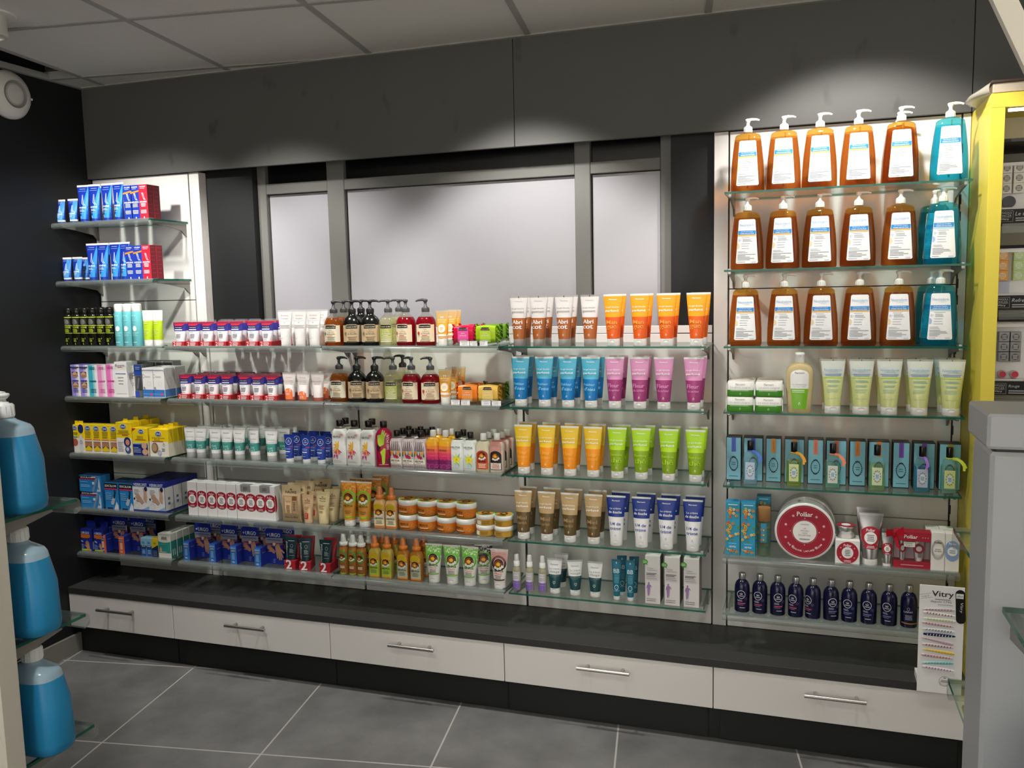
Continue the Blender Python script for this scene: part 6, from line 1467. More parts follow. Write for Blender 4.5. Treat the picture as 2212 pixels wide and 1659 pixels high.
# nail care displays in the yellow cabinet
def display(z, label, title, h):
    t = thing('nail_care_display', (2.7755, -.155, z), 0, label, 'display', 'displays in the yellow cabinet'); W = .30
    m = MB(); m.box(.002, W, .02, .11, .040, h, 'k:#f2f0f0', .001); m.box(.002, .010, -.012, .0195, .040, h-.004, 'g:#f2f0f2', .001); m.box(.0105, W, -.012, .0195, h-.012, h-.003, 'g:#f2f0f2', .001); m.box(.0105, W, -.012, .0195, .040, .046, 'g:#f2f0f2', .001); m.build('tray', t)
    m = MB(); m.box(.001, W, .111, .118, .0, h+.012, 'k:#18161f'); m.build('backboard', t)
    m = MB(); m.box(.002, W, -.030, -.026, .002, .040, 'k:#1b1b1e', .0006); S = Flat(-.030)
    x = .026
    for a, b, c, d in ((.006, .046, .006, .0066), (.006, .046, .0354, .036), (.006, .0066, .006, .036), (.0454, .046, .006, .036)): rect(m, S, a, b, c, d, 'i:#c9c9cc', 1)
    text(m, S, 'LONGOLS', x, .030, .032, .0056, 'i:#d4d4d6', 2); text(m, S, 'BONCZA', x, .0225, .031, .0056, 'i:#d4d4d6', 2); rect(m, S, .010, .042, .0176, .0182, 'i:#c9c9cc', 1); text(m, S, 'Vitry', x, .0125, .020, .0062, 'i:#d4d4d6', 2, .03)
    text(m, S, title, .052, .0270, None, .0100, 'i:#d4d4d6', 2, 0, 0, .25, 'l'); lines(m, S, .052, .12, .0160, 2, .006, 'i:#b4b4b8', 2, .3, .5); m.build('header_label', t)
    m = MB(); m.box(.012, W, -.050, -.0305, -.0095, -.0075, ACR); m.box(.016, W, -.0525, -.0505, -.026, .000, ACR); m.build('price_rail', t)
    return t
display(1.556+.032, 'white-framed display of white boxes at the top of the yellow cabinet', 'Le soin', .172)
display(1.318+.032, 'white-framed display with orange boxes in the middle of the yellow cabinet', 'Refresh', .172)
display(1.078+.030, 'white-framed display of silver boxes, lowest in the yellow cabinet', 'Rouge', .205)
def nail_box(key, col, inner, ink):
    def fn():
        def pr(mb, S): disc(mb, S, 0, .0135, .0088, .0088, inner, 1, 18); lines(mb, S, -.006, .006, .0185, 3, .0042, ink, 2, .1, .5, True)
        return carton('nail_care_box', .027, .024, .0275, col, None, None, pr)
    MAKERS[key] = (fn, 'box')
nail_box('nail_white', 'k:#efeae6', 'i:#8a8884', 'i:#dedad6'); nail_box('nail_orange', 'k:#f4b468', 'i:#fbe6cc', 'i:#f4b468'); nail_box('nail_green', 'k:#c6dea4', 'i:#e8f2dc', 'i:#c6dea4'); nail_box('nail_silver', 'm:#9a9a9c', 'i:#5a5a5e', 'i:#cfcfd2')
for i in range(3):
    for j in range(2):
        w_ = ['top', 'middle', 'bottom'][2-i] + (' white nail care box, ' + ['left', 'second'][j] + ' column')
        inst('nail_white', 2.807 + .031*j, -.160, 1.588+.085 + .0280*i, w_ + ' of the top cabinet display', 'white nail care boxes')
    inst('nail_orange', 2.806, -.160, 1.350+.082 + .0280*i, ['lowest', 'middle', 'uppermost'][i] + ' orange nail care box stacked in the yellow cabinet', 'orange nail care boxes')
    inst('nail_green', 2.846, -.160, 1.350+.082 + .0280*i, ['lowest', 'middle', 'uppermost'][i] + ' pale green nail care box beside the orange ones', 'green nail care boxes')
    for j in range(2): inst('nail_silver', 2.817 + .029*j, -.160, 1.108+.095 + .0285*i, ['bottom', 'middle', 'top'][i] + ' silver nail care box, ' + ['left', 'second'][j] + ' column of the lowest display', 'silver nail care boxes')
@maker('round_buffer', 'nail buffer')
def _():
    mb = MB(); mb.loft([[(.0165*math.cos(2*PI*k/24), y, .0165+.0165*math.sin(2*PI*k/24)) for k in range(24)] for y in (0, .008)], 'g:#1c1a24'); mb.box(-.028, -.010, .002, .006, .004, .010, 'g:#1c1a24'); return mb.build('nail_buffer')
inst('round_buffer', 2.818, -.147, 1.588+.0465, 'round black nail buffer below the white boxes in the yellow cabinet')
@maker('varnish_cap', 'nail varnish')
def _():
    t = thing('nail_varnish'); mb = MB(); mb.loft([[(r*math.cos(2*PI*k/22), y, .0115+r*math.sin(2*PI*k/22)) for k in range(22)] for y, r in ((.0, .0100), (.004, .0112), (.02, .0112))], 'm:#d4d0d0'); mb.build('jar', t)
    c = MB(); disc(c, Flat(0), 0, .0115, .0090, .0090, 'g:#d8495a', 1, 20); c.build('varnish', t); return t
inst('varnish_cap', 2.817, -.155, 1.108+.0465, 'round coral nail varnish under the silver boxes'); inst('varnish_cap', 2.848, -.155, 1.108+.0465, 'second round nail varnish right of the coral one')
m = MB(); m.box(-.018, .018, -.012, .012, .0, .052, 'k:#c6cbe6', .0006)
o = m.build('nail_care_box', None, (2.806, -.148, 1.350+.0465)); o.scale = (1, 1, .62); tag(o, 'lilac box under the orange nail care boxes', 'box')
# gondola ends in the foreground
def gondola_shelf(x0, x1, z, yb, yf, label, group):
    """glass shelf standing off a gondola spine at y=yb towards y=yf, with rail along the far edge and a steel arm at each end"""
    s = 1 if yf > yb else -1; d = abs(yf-yb); ox = (x0+x1)/2; w = (x1-x0)/2
    t = thing('glass_shelf', (ox, yb, z), 0, label, 'shelf', group)
    m = MB(); y0, y1 = sorted((0, s*d)); m.box(-w, w, y0, y1, -.006, 0, GL, 0, front=GE, side=GE, topm=GL, back=GE); m.build('glass', t)
    for e_ in (-1, 1):
        x = e_*(w-.012); m = MB(); m.extrude_x([(0, -.0065), (s*d*.70, -.0065), (s*d*.72, -.013), (0, -.034)], x-.004, x+.004, BR); m.build('bracket', t)
    y = s*(d-.022); P = [(y, .0026), (y+s*.016, .0026)] + [(y+s*.016 + s*.016*math.sin(a), -.0134 + .016*math.cos(a)) for a in [math.radians(q) for q in range(10, 101, 15)]] + [(y+s*.031, -.024), (y+s*.020, -.027)]
    I = [(p[0] - s*(.0016 if i > 1 else 0), p[1] - .0016) for i, p in enumerate(P)]
    m = MB(); m.extrude_x(P + I[::-1], -w, w, ACR); m.build('price_rail', t)
t = thing('shop_gondola', (.35, -1.842, 0), 0, 'cream gondola spine at the left edge carrying blue bottles', 'display stand')
m = MB(); m.box(-.75, .624, -.022, .022, 0, 1.36, CREAM, .004); m.build('spine', t)
m = MB(); m.box(-.75, .624, -.16, .16, 0, .09, CREAM, .003); m.build('base', t)
for k, z in enumerate((1.056, .827, .600)): gondola_shelf(-.30, .951, z, -1.8195, -1.645, ['upper', 'middle', 'lower'][k] + ' glass shelf with blue bottles at the left edge', 'gondola shelves')
t = thing('shop_gondola', (2.95, -1.895, 0), 0, 'grey gondola with capped spine at the right edge', 'display stand')
m = MB(); m.box(-.496, .6, -.048, .048, 0, 1.262, GREY, .004); m.build('spine', t)
m = MB(); m.box(-.501, .6, -.054, .054, 1.266, 1.302, GREY, .003); m.build('top_cap', t)
m = MB(); m.box(-.490, .6, -.042, .042, 1.2622, 1.2658, 'k:#3c3c3c'); m.build('shadow_gap', t)
m = MB(); m.box(-.49, .6, -.22, .22, 0, .09, GREY, .003); m.build('base', t)
for k, (z, z2) in enumerate(((1.100, 1.100), (.884, .838))):
    gondola_shelf(2.470, 3.45, z, -1.8465, -1.640, ['upper', 'lower'][k] + ' glass shelf behind the grey gondola at right', 'gondola shelves')
    gondola_shelf(2.470, 3.45, z2, -1.9435, -2.150, ['upper', 'lower'][k] + ' glass shelf on the near side of the grey gondola', 'gondola shelves')
m = MB(); a = (2.362, -1.905, 1.905); 
k = m.add([(2.350, -1.91, 1.93), (2.372, -1.91, 1.93), (2.654, -1.91, 1.3025), (2.632, -1.91, 1.3025), (2.350, -1.898, 1.93), (2.372, -1.898, 1.93), (2.654, -1.898, 1.3025), (2.632, -1.898, 1.3025)])
for f in ((0, 3, 2, 1), (4, 5, 6, 7), (0, 1, 5, 4), (1, 2, 6, 5), (2, 3, 7, 6), (3, 0, 4, 7)): m.face([k+i for i in f], 'p:#efe9d8')
tag(m.build('sign_strut'), 'slanting cream strut crossing the top right corner', 'sign support')
@maker('blue_gel', 'bottle')
def _():
    t = thing('pump_bottle')
    R = [(0, .058, .034, 3), (.006, .066, .040, 3), (.020, .068, .041, 3), (.095, .0655, .040, 3), (.150, .0510, .034, 2.8), (.157, .0470, .031, 2.6), (.166, .022, .020, 2.2), (.170, .017, .017, 2), (.174, .0165, .0165, 2)]
    mb = MB(); fill = .140
    rows = []; S = Prof(R)
    zs = sorted(set([r[0] for r in R] + [fill])); rows = [S.at(z) for z in zs]
    mb.loft([sellipse(r[0], r[1], r[2], 0, 0, r[3], 44) for r in rows], [('t:#4aa4d2:#2c94ca:.86:.22' if (p[0]+q[0])/2 < fill else 't:#b4d0de:#accadc:.8:.2') for p, q in zip(rows, rows[1:])]); mb.build('body', t)
    pump('p:#e2e5e6', .172, .0185, .024, .0065, .013, .040, .004, .013, PI, .0055).build('pump', t)
    return t
for k, (z, x, y) in enumerate(((1.056, .897, -1.742), (.827, .906, -1.742), (.600, .916, -1.742))):
    n_ = ['upper', 'middle', 'lower'][k]
    inst('blue_gel', x, y, z, 'blue gel pump bottle at the end of the ' + n_ + ' left gondola shelf', 'blue gel bottles')
    inst('blue_gel', x - .145, y, z, 'blue gel bottle left of the end one, ' + n_ + ' left gondola shelf', 'blue gel bottles')
inst('blue_gel', 2.533, -2.045, .838, 'blue gel bottle on the right gondola, cut off by the right edge', 'blue gel bottles')
# tweezer display card
t = thing('display_card', (2.660, -.292, .262), 0, 'white counter card of patterned nail files and tweezers on the worktop edge', 'display')
CWD, CH = .116, .312
m = MB(); m.box(-CWD/2, CWD/2, 0, .003, -.006, CH, 'k:#f2f1f0', .0006)
S = Flat(0)
text(m, S, 'Vitry', .002, .287, .056, .021, 'i:#3a3a3a', 2, .015); text(m, S, 'depuis 1795', -.002, .2655, .054, .0085, 'i:#6a6a6a', 2); lines(m, S, -.018, .022, .2740, 1, .003, 'i:#8a8a8a', 2, 0, .8); lines(m, S, -.010, .028, .2585, 1, .003, 'i:#a8a8a8', 2, 0, .7)
for a, b in (((-.058, .283), (-.028, .290)), ((-.055, .271), (-.024, .279))): capsule(m, S, a, b, .0004, .0004, 'i:#8a8a8a', 2, 3)
text(m, S, '13,50 €', -.043, .2795, .020, .0042, 'i:#6a6a6a', 2, 0, .22)
capsule(m, S, (.0465, .293), (.0500, .219), .0125, .0125, 'i:#101010', 2, 8); rect(m, S, .036, .055, .280, .294, 'i:#efefef', 3); text(m, S, 'offert', .0455, .287, .016, .006, 'i:#202020', 4); text(m, S, 'Vitry', .050, .254, .030, .009, 'i:#e8e8e8', 3, 0, -PI/2, .2)
ring(m, S, .014, .0320, .0150, .0150, .0012, 'i:#8a8a8a', 2, 26); rect(m, S, .001, .027, .0285, .0355, 'k:#f2f1f0', 2.5); lines(m, S, .003, .025, .0350, 2, .004, 'i:#7a7a7a', 3, .1, .5, True); disc(m, S, .014, .042, .004, .002, 'i:#9a9a9a', 2, 8)
m.build('card', t)
m = MB(); m.box(-CWD/2, CWD/2, .0035, .060, .0175, .0385, 'k:#dcdcd8', .0006); m.build('base', t)
TW = [('#c9ccce', '#e05a6a', .243, .05, 'silver'), ('#f0ece6', '#8a3a3a', .230, -.06, 'white floral'), ('#e8e8dc', '#b8b83a', .213, -.03, 'white and lemon'), ('#d8c8c8', '#c03a58', .199, -.07, 'red checked'), ('#e6e8ec', '#4a5a8a', .182, -.02, 'pale lemon'), ('#23294e', '#dfe2ee', .168, 0, 'navy spotted'), ('#d4b8c8', '#c0a0b4', .150, -.16, 'pale pink'), ('#e2d6d6', '#7a2a36', .136, -.03, 'red and black striped'), ('#efd06a', '#d8b048', .119, -.07, 'yellow'), ('#d8c4c8', '#b8405a', .104, -.04, 'lower red checked'), ('#9ad2d0', '#4aa8a8', .085, .10, 'turquoise'), ('#ece8f0', '#a85a8a', .068, -.06, 'lilac spotted')]
for i, (c1, c2, z, a, nm) in enumerate(TW):
    mb = MB(); P = []
    L = .0415
    prof = [(-L, .0018), (-L*.96, .0034), (-L*.5, .0046), (0, .0046), (L*.6, .0038), (L*.92, .0026), (L, .0012)] if i % 2 else [(-L, .0010), (-L*.8, .0022), (-L*.3, .0036), (L*.3, .0046), (L*.8, .0046), (L*.96, .0034), (L, .0018)]
    c, s = math.cos(a), math.sin(a)
    mb.loft([[(x*c - h*math.cos(q)*s, .0012*math.sin(q), x*s + h*math.cos(q)*c) for q in [2*PI*j/10 for j in range(10)]] for x, h in prof], 'g:'+c1)
    n = 9
    for j in range(n):
        x = -L*.75 + L*1.5*j/(n-1); capsule(mb, Flat(-.00115), (x*c, x*s - .0020), (x*c + .0012, x*s + .0020), .0011, .0009, 'i:'+c2, 1, 3)
    o = mb.build('tweezers', None, (2.652 + .002*(i % 3), -.2936, .262 + z)); tag(o, nm + ' tweezers fixed on the white display card', 'tweezers', 'patterned tweezers on the display card')
# clear trays and price tags with the wrapped soaps
for z, x0, x1, nm in ((1.250, PX1(1.25, -.19, 968), PX1(1.25, -.19, 1076), 'top'), (1.048, PX1(1.048, -.19, 976), PX1(1.048, -.19, 1084), 'second')):
    ox = (x0+x1)/2; w = (x1-x0)/2; t = thing('soap_tray', (ox, 0, z), 0, 'clear tray of wrapped soaps on the ' + nm + ' shelf', 'tray', 'clear soap trays')
    m = MB(); m.box(-w, w, -.197, -.195, .0, .024, GL); m.build('front_wall', t)
    m = MB(); m.box(w-.002, w, -.1945, -.06, .0, .020, GL); m.build('side_wall', t)
    m = MB(); m.box(-w, -w+.002, -.1945, -.06, 0, .020, GL); m.build('side_wall', t)
    m = MB(); m.box(-w+.0025, w-.0025, -.1945, -.06, .0003, .002, GL); m.build('floor', t)
@maker('price_tag', 'price tag')
def _():
    mb = MB(); mb.box(-.0185, .0185, -.0006, 0, 0, .0165, 'k:#f4f3f4'); S = Flat(-.0006); lines(mb, S, -.014, .010, .0145, 1, .003, 'i:#b4b2b4', 1, 0, .5); text(mb, S, '2,50 €', -.001, .0065, .017, .0048, 'i:#5a5658', 1); return mb.build('price_tag')
for z, us, nm in ((1.2505, PX(1.25, -.203, [1003, 1024, 1041]), 'top'), (1.0485, PX(1.048, -.203, [984, 1003, 1050, 1070]), 'second')):
    row('price_tag', us, -.1975, z, '@ white price tag in front of the soaps, ' + nm + ' shelf', 'price tags on the soap trays')
# ------------------------------------------------------------------ goods: fourth bay
ORDL = ['leftmost', 'second', 'third', 'rightmost']
def gels(z, key, us, desc, shelfw, behind, y=-.172):
    xs = PXD[us]
    for i, x in enumerate(xs): inst(key, x, y, z, ORDL[i] + ' of the front ' + desc + ', ' + shelfw, desc, random.uniform(-.04, .04))
    for i in behind: inst(key, xs[i] + random.uniform(-.003, .006), y + .064, z, desc[:-1] + ' standing behind the ' + ORDL[i] + ' one, ' + shelfw, desc, random.uniform(-.05, .05))
PXD = {
 'a': PX(1.250, -.172, [1080+c/4.608 for c in (197, 393, 645, 900)]), 'b': PX(1.250, -.172, [1080+c/4.608 for c in (1130, 1395, 1660, 1958)]),
 'c': PX(1.048, -.172, [1080+c/4.608 for c in (212, 447, 680, 908)]), 'd': PX(1.048, -.172, [1080+c/4.608 for c in (1145, 1393, 1632, 1930)]),
 'e': PX(.817, -.172, [1080+c/4.608 for c in (240, 470, 700, 930)]), 'f': PX(.817, -.172, [1080+c/4.608 for c in (1170, 1408, 1680, 1947)]),
 'g': PX(.590, -.172, [1080+c/4.608 for c in (238, 470, 700, 935)]), 'h': PX(.590, -.172, [1080+c/4.608 for c in (1160, 1410, 1660, 1920)])}
gels(1.250, 'abricot', 'a', 'white and brown shower gel tubes', 'top shelf', (0, 1, 2)); gels(1.250, 'mangue', 'b', 'orange shower gel tubes', 'top shelf', (0, 1, 2, 3))
gels(1.048, 'eau', 'c', 'blue shower gel tubes', 'second shelf', (0, 1, 2, 3)); gels(1.048, 'cerisier', 'd', 'pink and plum shower gel tubes', 'second shelf', (0, 1, 3))
gels(.817, 'tiare', 'e', 'yellow shower gel tubes', 'third shelf', (0, 1, 2, 3)); gels(.817, 'bambou', 'f', 'lime green shower gel tubes', 'third shelf', (0, 1, 2, 3))
gels(.590, 'miel', 'g', 'beige and brown shower gel tubes', 'fourth shelf', (0, 1, 2, 3)); gels(.590, 'quart', 'h', 'navy and white shower cream tubes', 'fourth shelf', (0, 1, 2, 3))
z = .406
row('lilac_spray', PX(z, -.175, [1080+c/4.608 for c in (172, 300, 428)]), -.175, z, '@ of three small spray bottles with lilac labels, lowest shelf', 'lilac spray bottles')
xs = PX(z, -.170, [1080+c/4.608 for c in (550, 750, 950)])
row('face_tube', xs, -.170, z, '@ front white and dark green face cream tube, lowest shelf', 'face cream tubes', [.05, .35, -.02])
inst('face_tube', xs[0]+.004, -.105, z, 'white and dark green face cream tube behind the leftmost one', 'face cream tubes')
row('bb_tube', PX(z, -.180, [1080+c/4.608 for c in (1163, 1300)]), -.180, z, '@ slim petrol blue tube of the front pair, lowest shelf', 'petrol blue tubes', [.1, .05])
row('bb_tube', PX(z, -.135, [1080+c/4.608 for c in (1217, 1338)]), -.135, z, '@ slim petrol blue tube of the back pair, lowest shelf', 'petrol blue tubes', [.25, .2])
xs = PX(z, -.200, [1080+c/4.608 for c in (1518, 1712, 1904)])
row('lilac_box', xs, -.195, z, '@ of three tall white cream boxes, lowest shelf', 'tall white cream boxes', [0, 0, 0])
for i, x in enumerate(xs): inst('green_sticker', x-.0245, -.1958, z+.140 - .006*(i == 1), ['leftmost', 'middle', 'right-hand'][i] + ' green sticker on the tall white cream boxes', 'green stickers')
# ------------------------------------------------------------------ goods: tall right-hand bay
ORDB = ['leftmost', 'second', 'third', 'fourth', 'fifth']
for z, us, nm, y in ((1.714, PX(1.714, -.163, [1540+c/3.814 for c in (285, 580, 875, 1190, 1540, 1940)]), 'top', -.163), (1.482, PX(1.482, -.163, [1540+c/3.814 for c in (280, 572, 873, 1190, 1533, 1885)]), 'second', -.163), (1.250, PX(1.250, -.163, [1540+c/3.814 for c in (265, 583, 885, 1197, 1518, 1858)]), 'third', -.163)):
    for i in range(5): inst('amber_pump', us[i], y, z, ORDB[i] + ' amber pump bottle on the ' + nm + ' shelf of the right-hand bay', 'amber pump bottles', [.04, .0, .03, .02, -.02][i])
    inst('teal_pump', min(us[5], 2.664), y, z, 'turquoise pump bottle on the ' + nm + ' shelf of the right-hand bay', 'turquoise pump bottles', -.06)
    if nm == 'top': inst('amber_pump', us[4]+.004, -.082, z, 'amber pump bottle hidden behind the fifth one, top right shelf', 'amber pump bottles')
    else: inst('teal_pump', min(us[5], 2.664)-.012, -.082, z, 'turquoise pump bottle behind the front one, ' + nm + ' right shelf', 'turquoise pump bottles')
z = 1.048
for i, x in enumerate(PX(z, -.205, [1540+c/3.814 for c in (222, 457)])):
    for j in range(2):
        for k in range(2):
            inst('surgras', x + .001*j, -.205 + .072*k, z + .0465*j, ['lower', 'upper'][j] + ' green and white soap, ' + ['front', 'back'][k] + ' of the ' + ['left', 'right'][i] + '-hand stack', 'green and white soaps')
inst('shampoo', PX1(z, -.182, 1540+710/3.814), -.182, z, 'cream shampoo bottle with white and green label beside the soaps')
xs = PX(z, -.180, [1540+c/3.814 for c in (983, 1217, 1447, 1695, 1958)])
row('pale_tube', xs, -.178, z, '@ pale yellow-green shampoo tube of the front five', 'pale shampoo tubes', [.08, .03, 0, -.02, -.05])
row('pale_tube', [x-.004 for x in xs], -.112, z, '@ pale shampoo tube of the five behind the front row', 'pale shampoo tubes', jit=.12)
z = .817
xs = PX(z, -.135, [1540+c/3.814 for c in (170, 330, 497, 668, 842, 1012, 1187, 1362, 1545, 1733, 1945)])
CN = ['leftmost light blue perfume box with a dark blue strip', 'light blue perfume box behind the blue-ribboned bottle', 'light blue perfume box with orange strip, third from left', 'light blue perfume box behind the yellow-green bottle', 'light blue perfume box with a full coral strip', 'light blue perfume box behind the coral-ribboned bottle', 'light blue perfume box with orange strip, sixth from right', 'light blue perfume box behind the bottle without ribbon', 'light blue perfume box with a full purple strip', 'light blue perfume box behind the purple-ribboned bottle', 'rightmost light blue perfume box with olive strip']
for i, x in enumerate(xs): inst('cologne_box%d' % i, x, -.135, z, CN[i], 'light blue perfume boxes')
for (k, c, lab) in (('blue', 307, 'clear perfume bottle with a blue ribbon'), ('green', 665, 'yellow-green perfume bottle with an orange ribbon'), ('jade', 983, 'pale jade perfume bottle with a coral ribbon'), ('pale', 1347, 'pale green perfume bottle without a ribbon'), ('aqua', 1717, 'aqua perfume bottle with a purple ribbon'), ('mint', 1940, 'rightmost perfume bottle, with a lime ribbon')):
    inst('cologne_'+k, PX1(z, -.165, 1540+c/3.814), -.165, z, lab + ' and black cap', 'perfume bottles')
z = .590
xs = PX(z, -.195, [1540+c/3.814 for c in (162, 289)])
row('floral_box', xs, -.195, z, '@ of two front blue perfume boxes printed with flowers', 'floral perfume boxes')
inst('floral_box', PX1(z, -.10, 1540+415/3.814), -.10, z, 'blue flowered perfume box behind the wooden-capped bottle', 'floral perfume boxes')
inst('wood_cap', PX1(z, -.175, 1540+418/3.814), -.175, z, 'clear perfume bottle with a wooden cap'); 
inst('big_tin', PX1(z, -.195, 1540+752/3.814), -.190, z+.0705*1.25+.0005, 'big round white tin with a dark red front'); inst('big_tin', PX1(z, -.195, 1540+752/3.814)+.004, -.105, z+.0705*1.25+.0005, 'big round tin standing behind the dark red one')
cx = PX1(z, -.2, 1540+1107/3.814)
inst('tin_cube', cx, -.200, z, 'white cube box with a red disc, beside the big tin'); inst('small_tin', cx-.004, -.160, z+.0530*1.37+.0006, 'small silver tin with red lid on the white cube box')
inst('silver_tube', PX1(z, -.182, 1540+1292/3.814), -.182, z, 'big silver hand cream tube with a red oval')
inst('silver_tube', PX1(z, -.12, 1540+1272/3.814), -.115, z, 'silver tube standing behind the big front one')
inst('silver_small', PX1(z, -.188, 1540+1432/3.814), -.188, z, 'small silver tube with a red oval, left of the gift box'); inst('silver_small', PX1(z, -.14, 1540+1425/3.814), -.140, z, 'small silver tube behind the front small one')
inst('gift_box', PX1(z, -.2, 1540+1632/3.814)+.002, -.200, z, 'clear gift box with dark red bands and a red bow')
xs = PX(z, -.205, [1540+c/3.814 for c in (1850, 1968)])
inst('serum_grey', xs[0], -.203, z, 'white box with grey round print, second from shelf end'); inst('serum_blue', xs[1], -.203, z, 'white box with a pale blue print at the shelf end')
inst('serum_grey', xs[0]-.010, -.160, z, 'white box behind the grey-printed one'); inst('serum_grey', xs[1]-.010, -.160, z, 'white box behind the pale blue-printed one')
z = .406
xs = PX(z, -.178, [1540+c/3.814 for c in (240, 385, 532, 680, 822, 970, 1120, 1280, 1447, 1610)])
for i, x in enumerate(xs):
    key = 'laino_pink' if i < 5 else 'laino_blue' if i < 9 else 'laino_gold'
    lab = (ORD[i] + ' dark navy bottle from the left, ' + ('pink line on its label' if i < 5 else 'blue-grey line on its label')) if i < 9 else 'rightmost dark bottle, with a copper band, beside the display card'
    inst(key, x, -.178, z, lab, 'dark navy bottles', [.1, -.05, .25, -.25, -.55, .35, -.1, -.1, -.2, 0][i])

# ------------------------------------------------------------------ goods: third bay
for z, lab, S_ in ((1.250, 'top shelf', dict(a=220, b=(420, 615), c=810, r=(1000, 1215), ba=330, bb=517, bc=928)), (1.048, 'second shelf', dict(a=280, b=(470, 663), c=862, r=(1060, 1266), bc=966))):
    g = lambda c: PXs(z, -.160, 680+c/5.027)
    inst('soap_amber', g(S_['a']), -.160, z, 'amber soap pump bottle at the front, ' + lab, 'soap pump bottles', .05)
    inst('soap_black', g(S_['b'][0]), -.160, z, 'left one of the front black soap pump bottles, ' + lab, 'soap pump bottles', .35); inst('soap_black', g(S_['b'][1]), -.160, z, 'right one of the front black soap pump bottles, ' + lab, 'soap pump bottles', .35)
    inst('soap_clear', g(S_['c']), -.160, z, 'clear yellowish soap pump bottle at the front, ' + lab, 'soap pump bottles', .1)
    inst('soap_red', g(S_['r'][0]), -.160, z, 'left red soap pump bottle, ' + lab, 'soap pump bottles', -.05); inst('soap_red', g(S_['r'][1]), -.160, z, 'right red soap pump bottle, ' + lab, 'soap pump bottles', .25)
    if 'ba' in S_: inst('soap_amber', PXs(z, -.075, 680+S_['ba']/5.027), -.075, z, 'amber soap pump bottle behind the front amber and black ones, ' + lab, 'soap pump bottles')
    if 'bb' in S_: inst('soap_black', PXs(z, -.080, 680+S_['bb']/5.027), -.080, z, 'black soap pump bottle behind the front black pair, ' + lab, 'soap pump bottles')
    inst('soap_clear', PXs(z, -.070, 680+S_['bc']/5.027), -.070, z, 'clear soap pump bottle behind the front ones, ' + lab, 'soap pump bottles')
for z, lab, us in ((1.250, 'top shelf', (1395, 1482, 1525)), (1.048, 'second shelf', (1425, 1500, 1572))):
    for i, (c, y) in enumerate(zip(us, (-.178, -.130, -.085))): inst('yellow_tube', PXs(z, y, 680+c/5.027), y, z, ['front', 'middle', 'back'][i] + ' yellow shower gel tube next to the wrapped soaps, ' + lab, 'yellow shower gel tubes', .1*i)
z = 1.2525
for key, c, y, lab, rz in (('pack_pink', 1610, -.195, 'pink wrapped soap at the front of the top tray', .0), ('pack_lime', 1868, -.195, 'lime wrapped soap at the front of the top tray', .0), ('pack_green', 2010, -.140, 'green wrapped soap behind the lime one, top tray', .5), ('pack_green', 2005, -.085, 'green wrapped soap at the back of the top tray', .35), ('pack_pink', 1690, -.125, 'pink wrapped soap behind the front pink one', .1)):
    inst(key, min(PXs(z, y, 680+c/5.027), 1.262), y, z, lab, 'wrapped soaps', rz)
z = 1.0505
for key, c, y, lab, rz in (('pack_orange', 1655, -.195, 'orange wrapped soap at the front of the second tray', 0), ('pack_gold', 1908, -.195, 'golden wrapped soap at the front of the second tray', 0), ('pack_darkgreen', 2060, -.118, 'gold-green wrapped soap behind the golden one', .12), ('pack_orange', 1730, -.125, 'orange wrapped soap behind the front orange one', .15)):
    inst(key, min(PXs(z, y, 680+c/5.027), 1.265), y, z, lab, 'wrapped soaps', rz)
z = .817
def u8(y, *cs): return [PXs(z, y, 680+c/5.027) for c in cs]
row('hei_white', u8(-.174, 290, 447, 600), -.174, z, '@ front white lotion bottle with orange flower, third shelf', 'white lotion bottles'); 
xs = u8(-.125, 352, 640); inst('hei_white', xs[0], -.125, z, 'white lotion bottle behind the leftmost front one', 'white lotion bottles'); inst('hei_white', xs[1], -.125, z, 'white lotion bottle behind the rightmost front one', 'white lotion bottles')
inst('hei_magenta', u8(-.174, 763)[0], -.174, z, 'magenta and lime lotion bottle with black cap, third shelf', None, .3)
zx = u8(-.176, 905, 1035, 1163)
row('hei_zebra', zx, -.176, z, '@ front zebra-striped lotion bottle, third shelf', 'zebra-striped lotion bottles', jit=.06)
row('hei_zebra', [x+.002 for x in zx], -.131, z, '@ zebra-striped lotion bottle of the middle row', 'zebra-striped lotion bottles', jit=.06)
row('hei_zebra', [x+.005 for x in zx], -.087, z, '@ zebra-striped lotion bottle of the back row', 'zebra-striped lotion bottles', jit=.06)
for key, cs, desc, nb in (('hei_sunset', (1298, 1432), 'yellow to purple lotion bottle', (0, 1)), ('hei_flower', (1565, 1700), 'mint lotion bottle with yellow flower', (0,))):
    xs = u8(-.176, *cs)
    for i, x in enumerate(xs): inst(key, x, -.176, z, ['left', 'right'][i] + ' front ' + desc + ', third shelf', desc + 's', random.uniform(-.05, .05))
    for i in nb: inst(key, xs[i]+.003, -.131, z, desc + ' behind the ' + ['left', 'right'][i] + ' front one', desc + 's')
for key, c, desc in (('hei_orange', 1840, 'lotion bottle with orange label'), ('hei_stripes', 1987, 'lotion bottle with red stripes and grey label')):
    x = u8(-.176, c)[0]
    for k in range(3): inst(key, x + .003*k, -.176 + .045*k, z, ['front ', 'middle ', 'back '][k] + desc + ', third shelf', desc + 's', .03*k)
z = .590
row('sun_tube', u8(-.173, 387, 549), -.173, z, '@ front orange sun care tube, fourth shelf', 'orange sun care tubes', [.05, .02])
for i, (c, y) in enumerate(((480, -.118), (655, -.112), (735, -.050))): inst('sun_tube', PXs(z, y, 680+c/5.027), y, z, 'orange sun care tube behind, ' + ORD[i] + ' from the left', 'orange sun care tubes', .12*i)
row('spray_cream', u8(-.172, 718, 846), -.172, z, '@ cream spray bottle with orange pump, fourth shelf', 'cream spray bottles', [.12, .05])
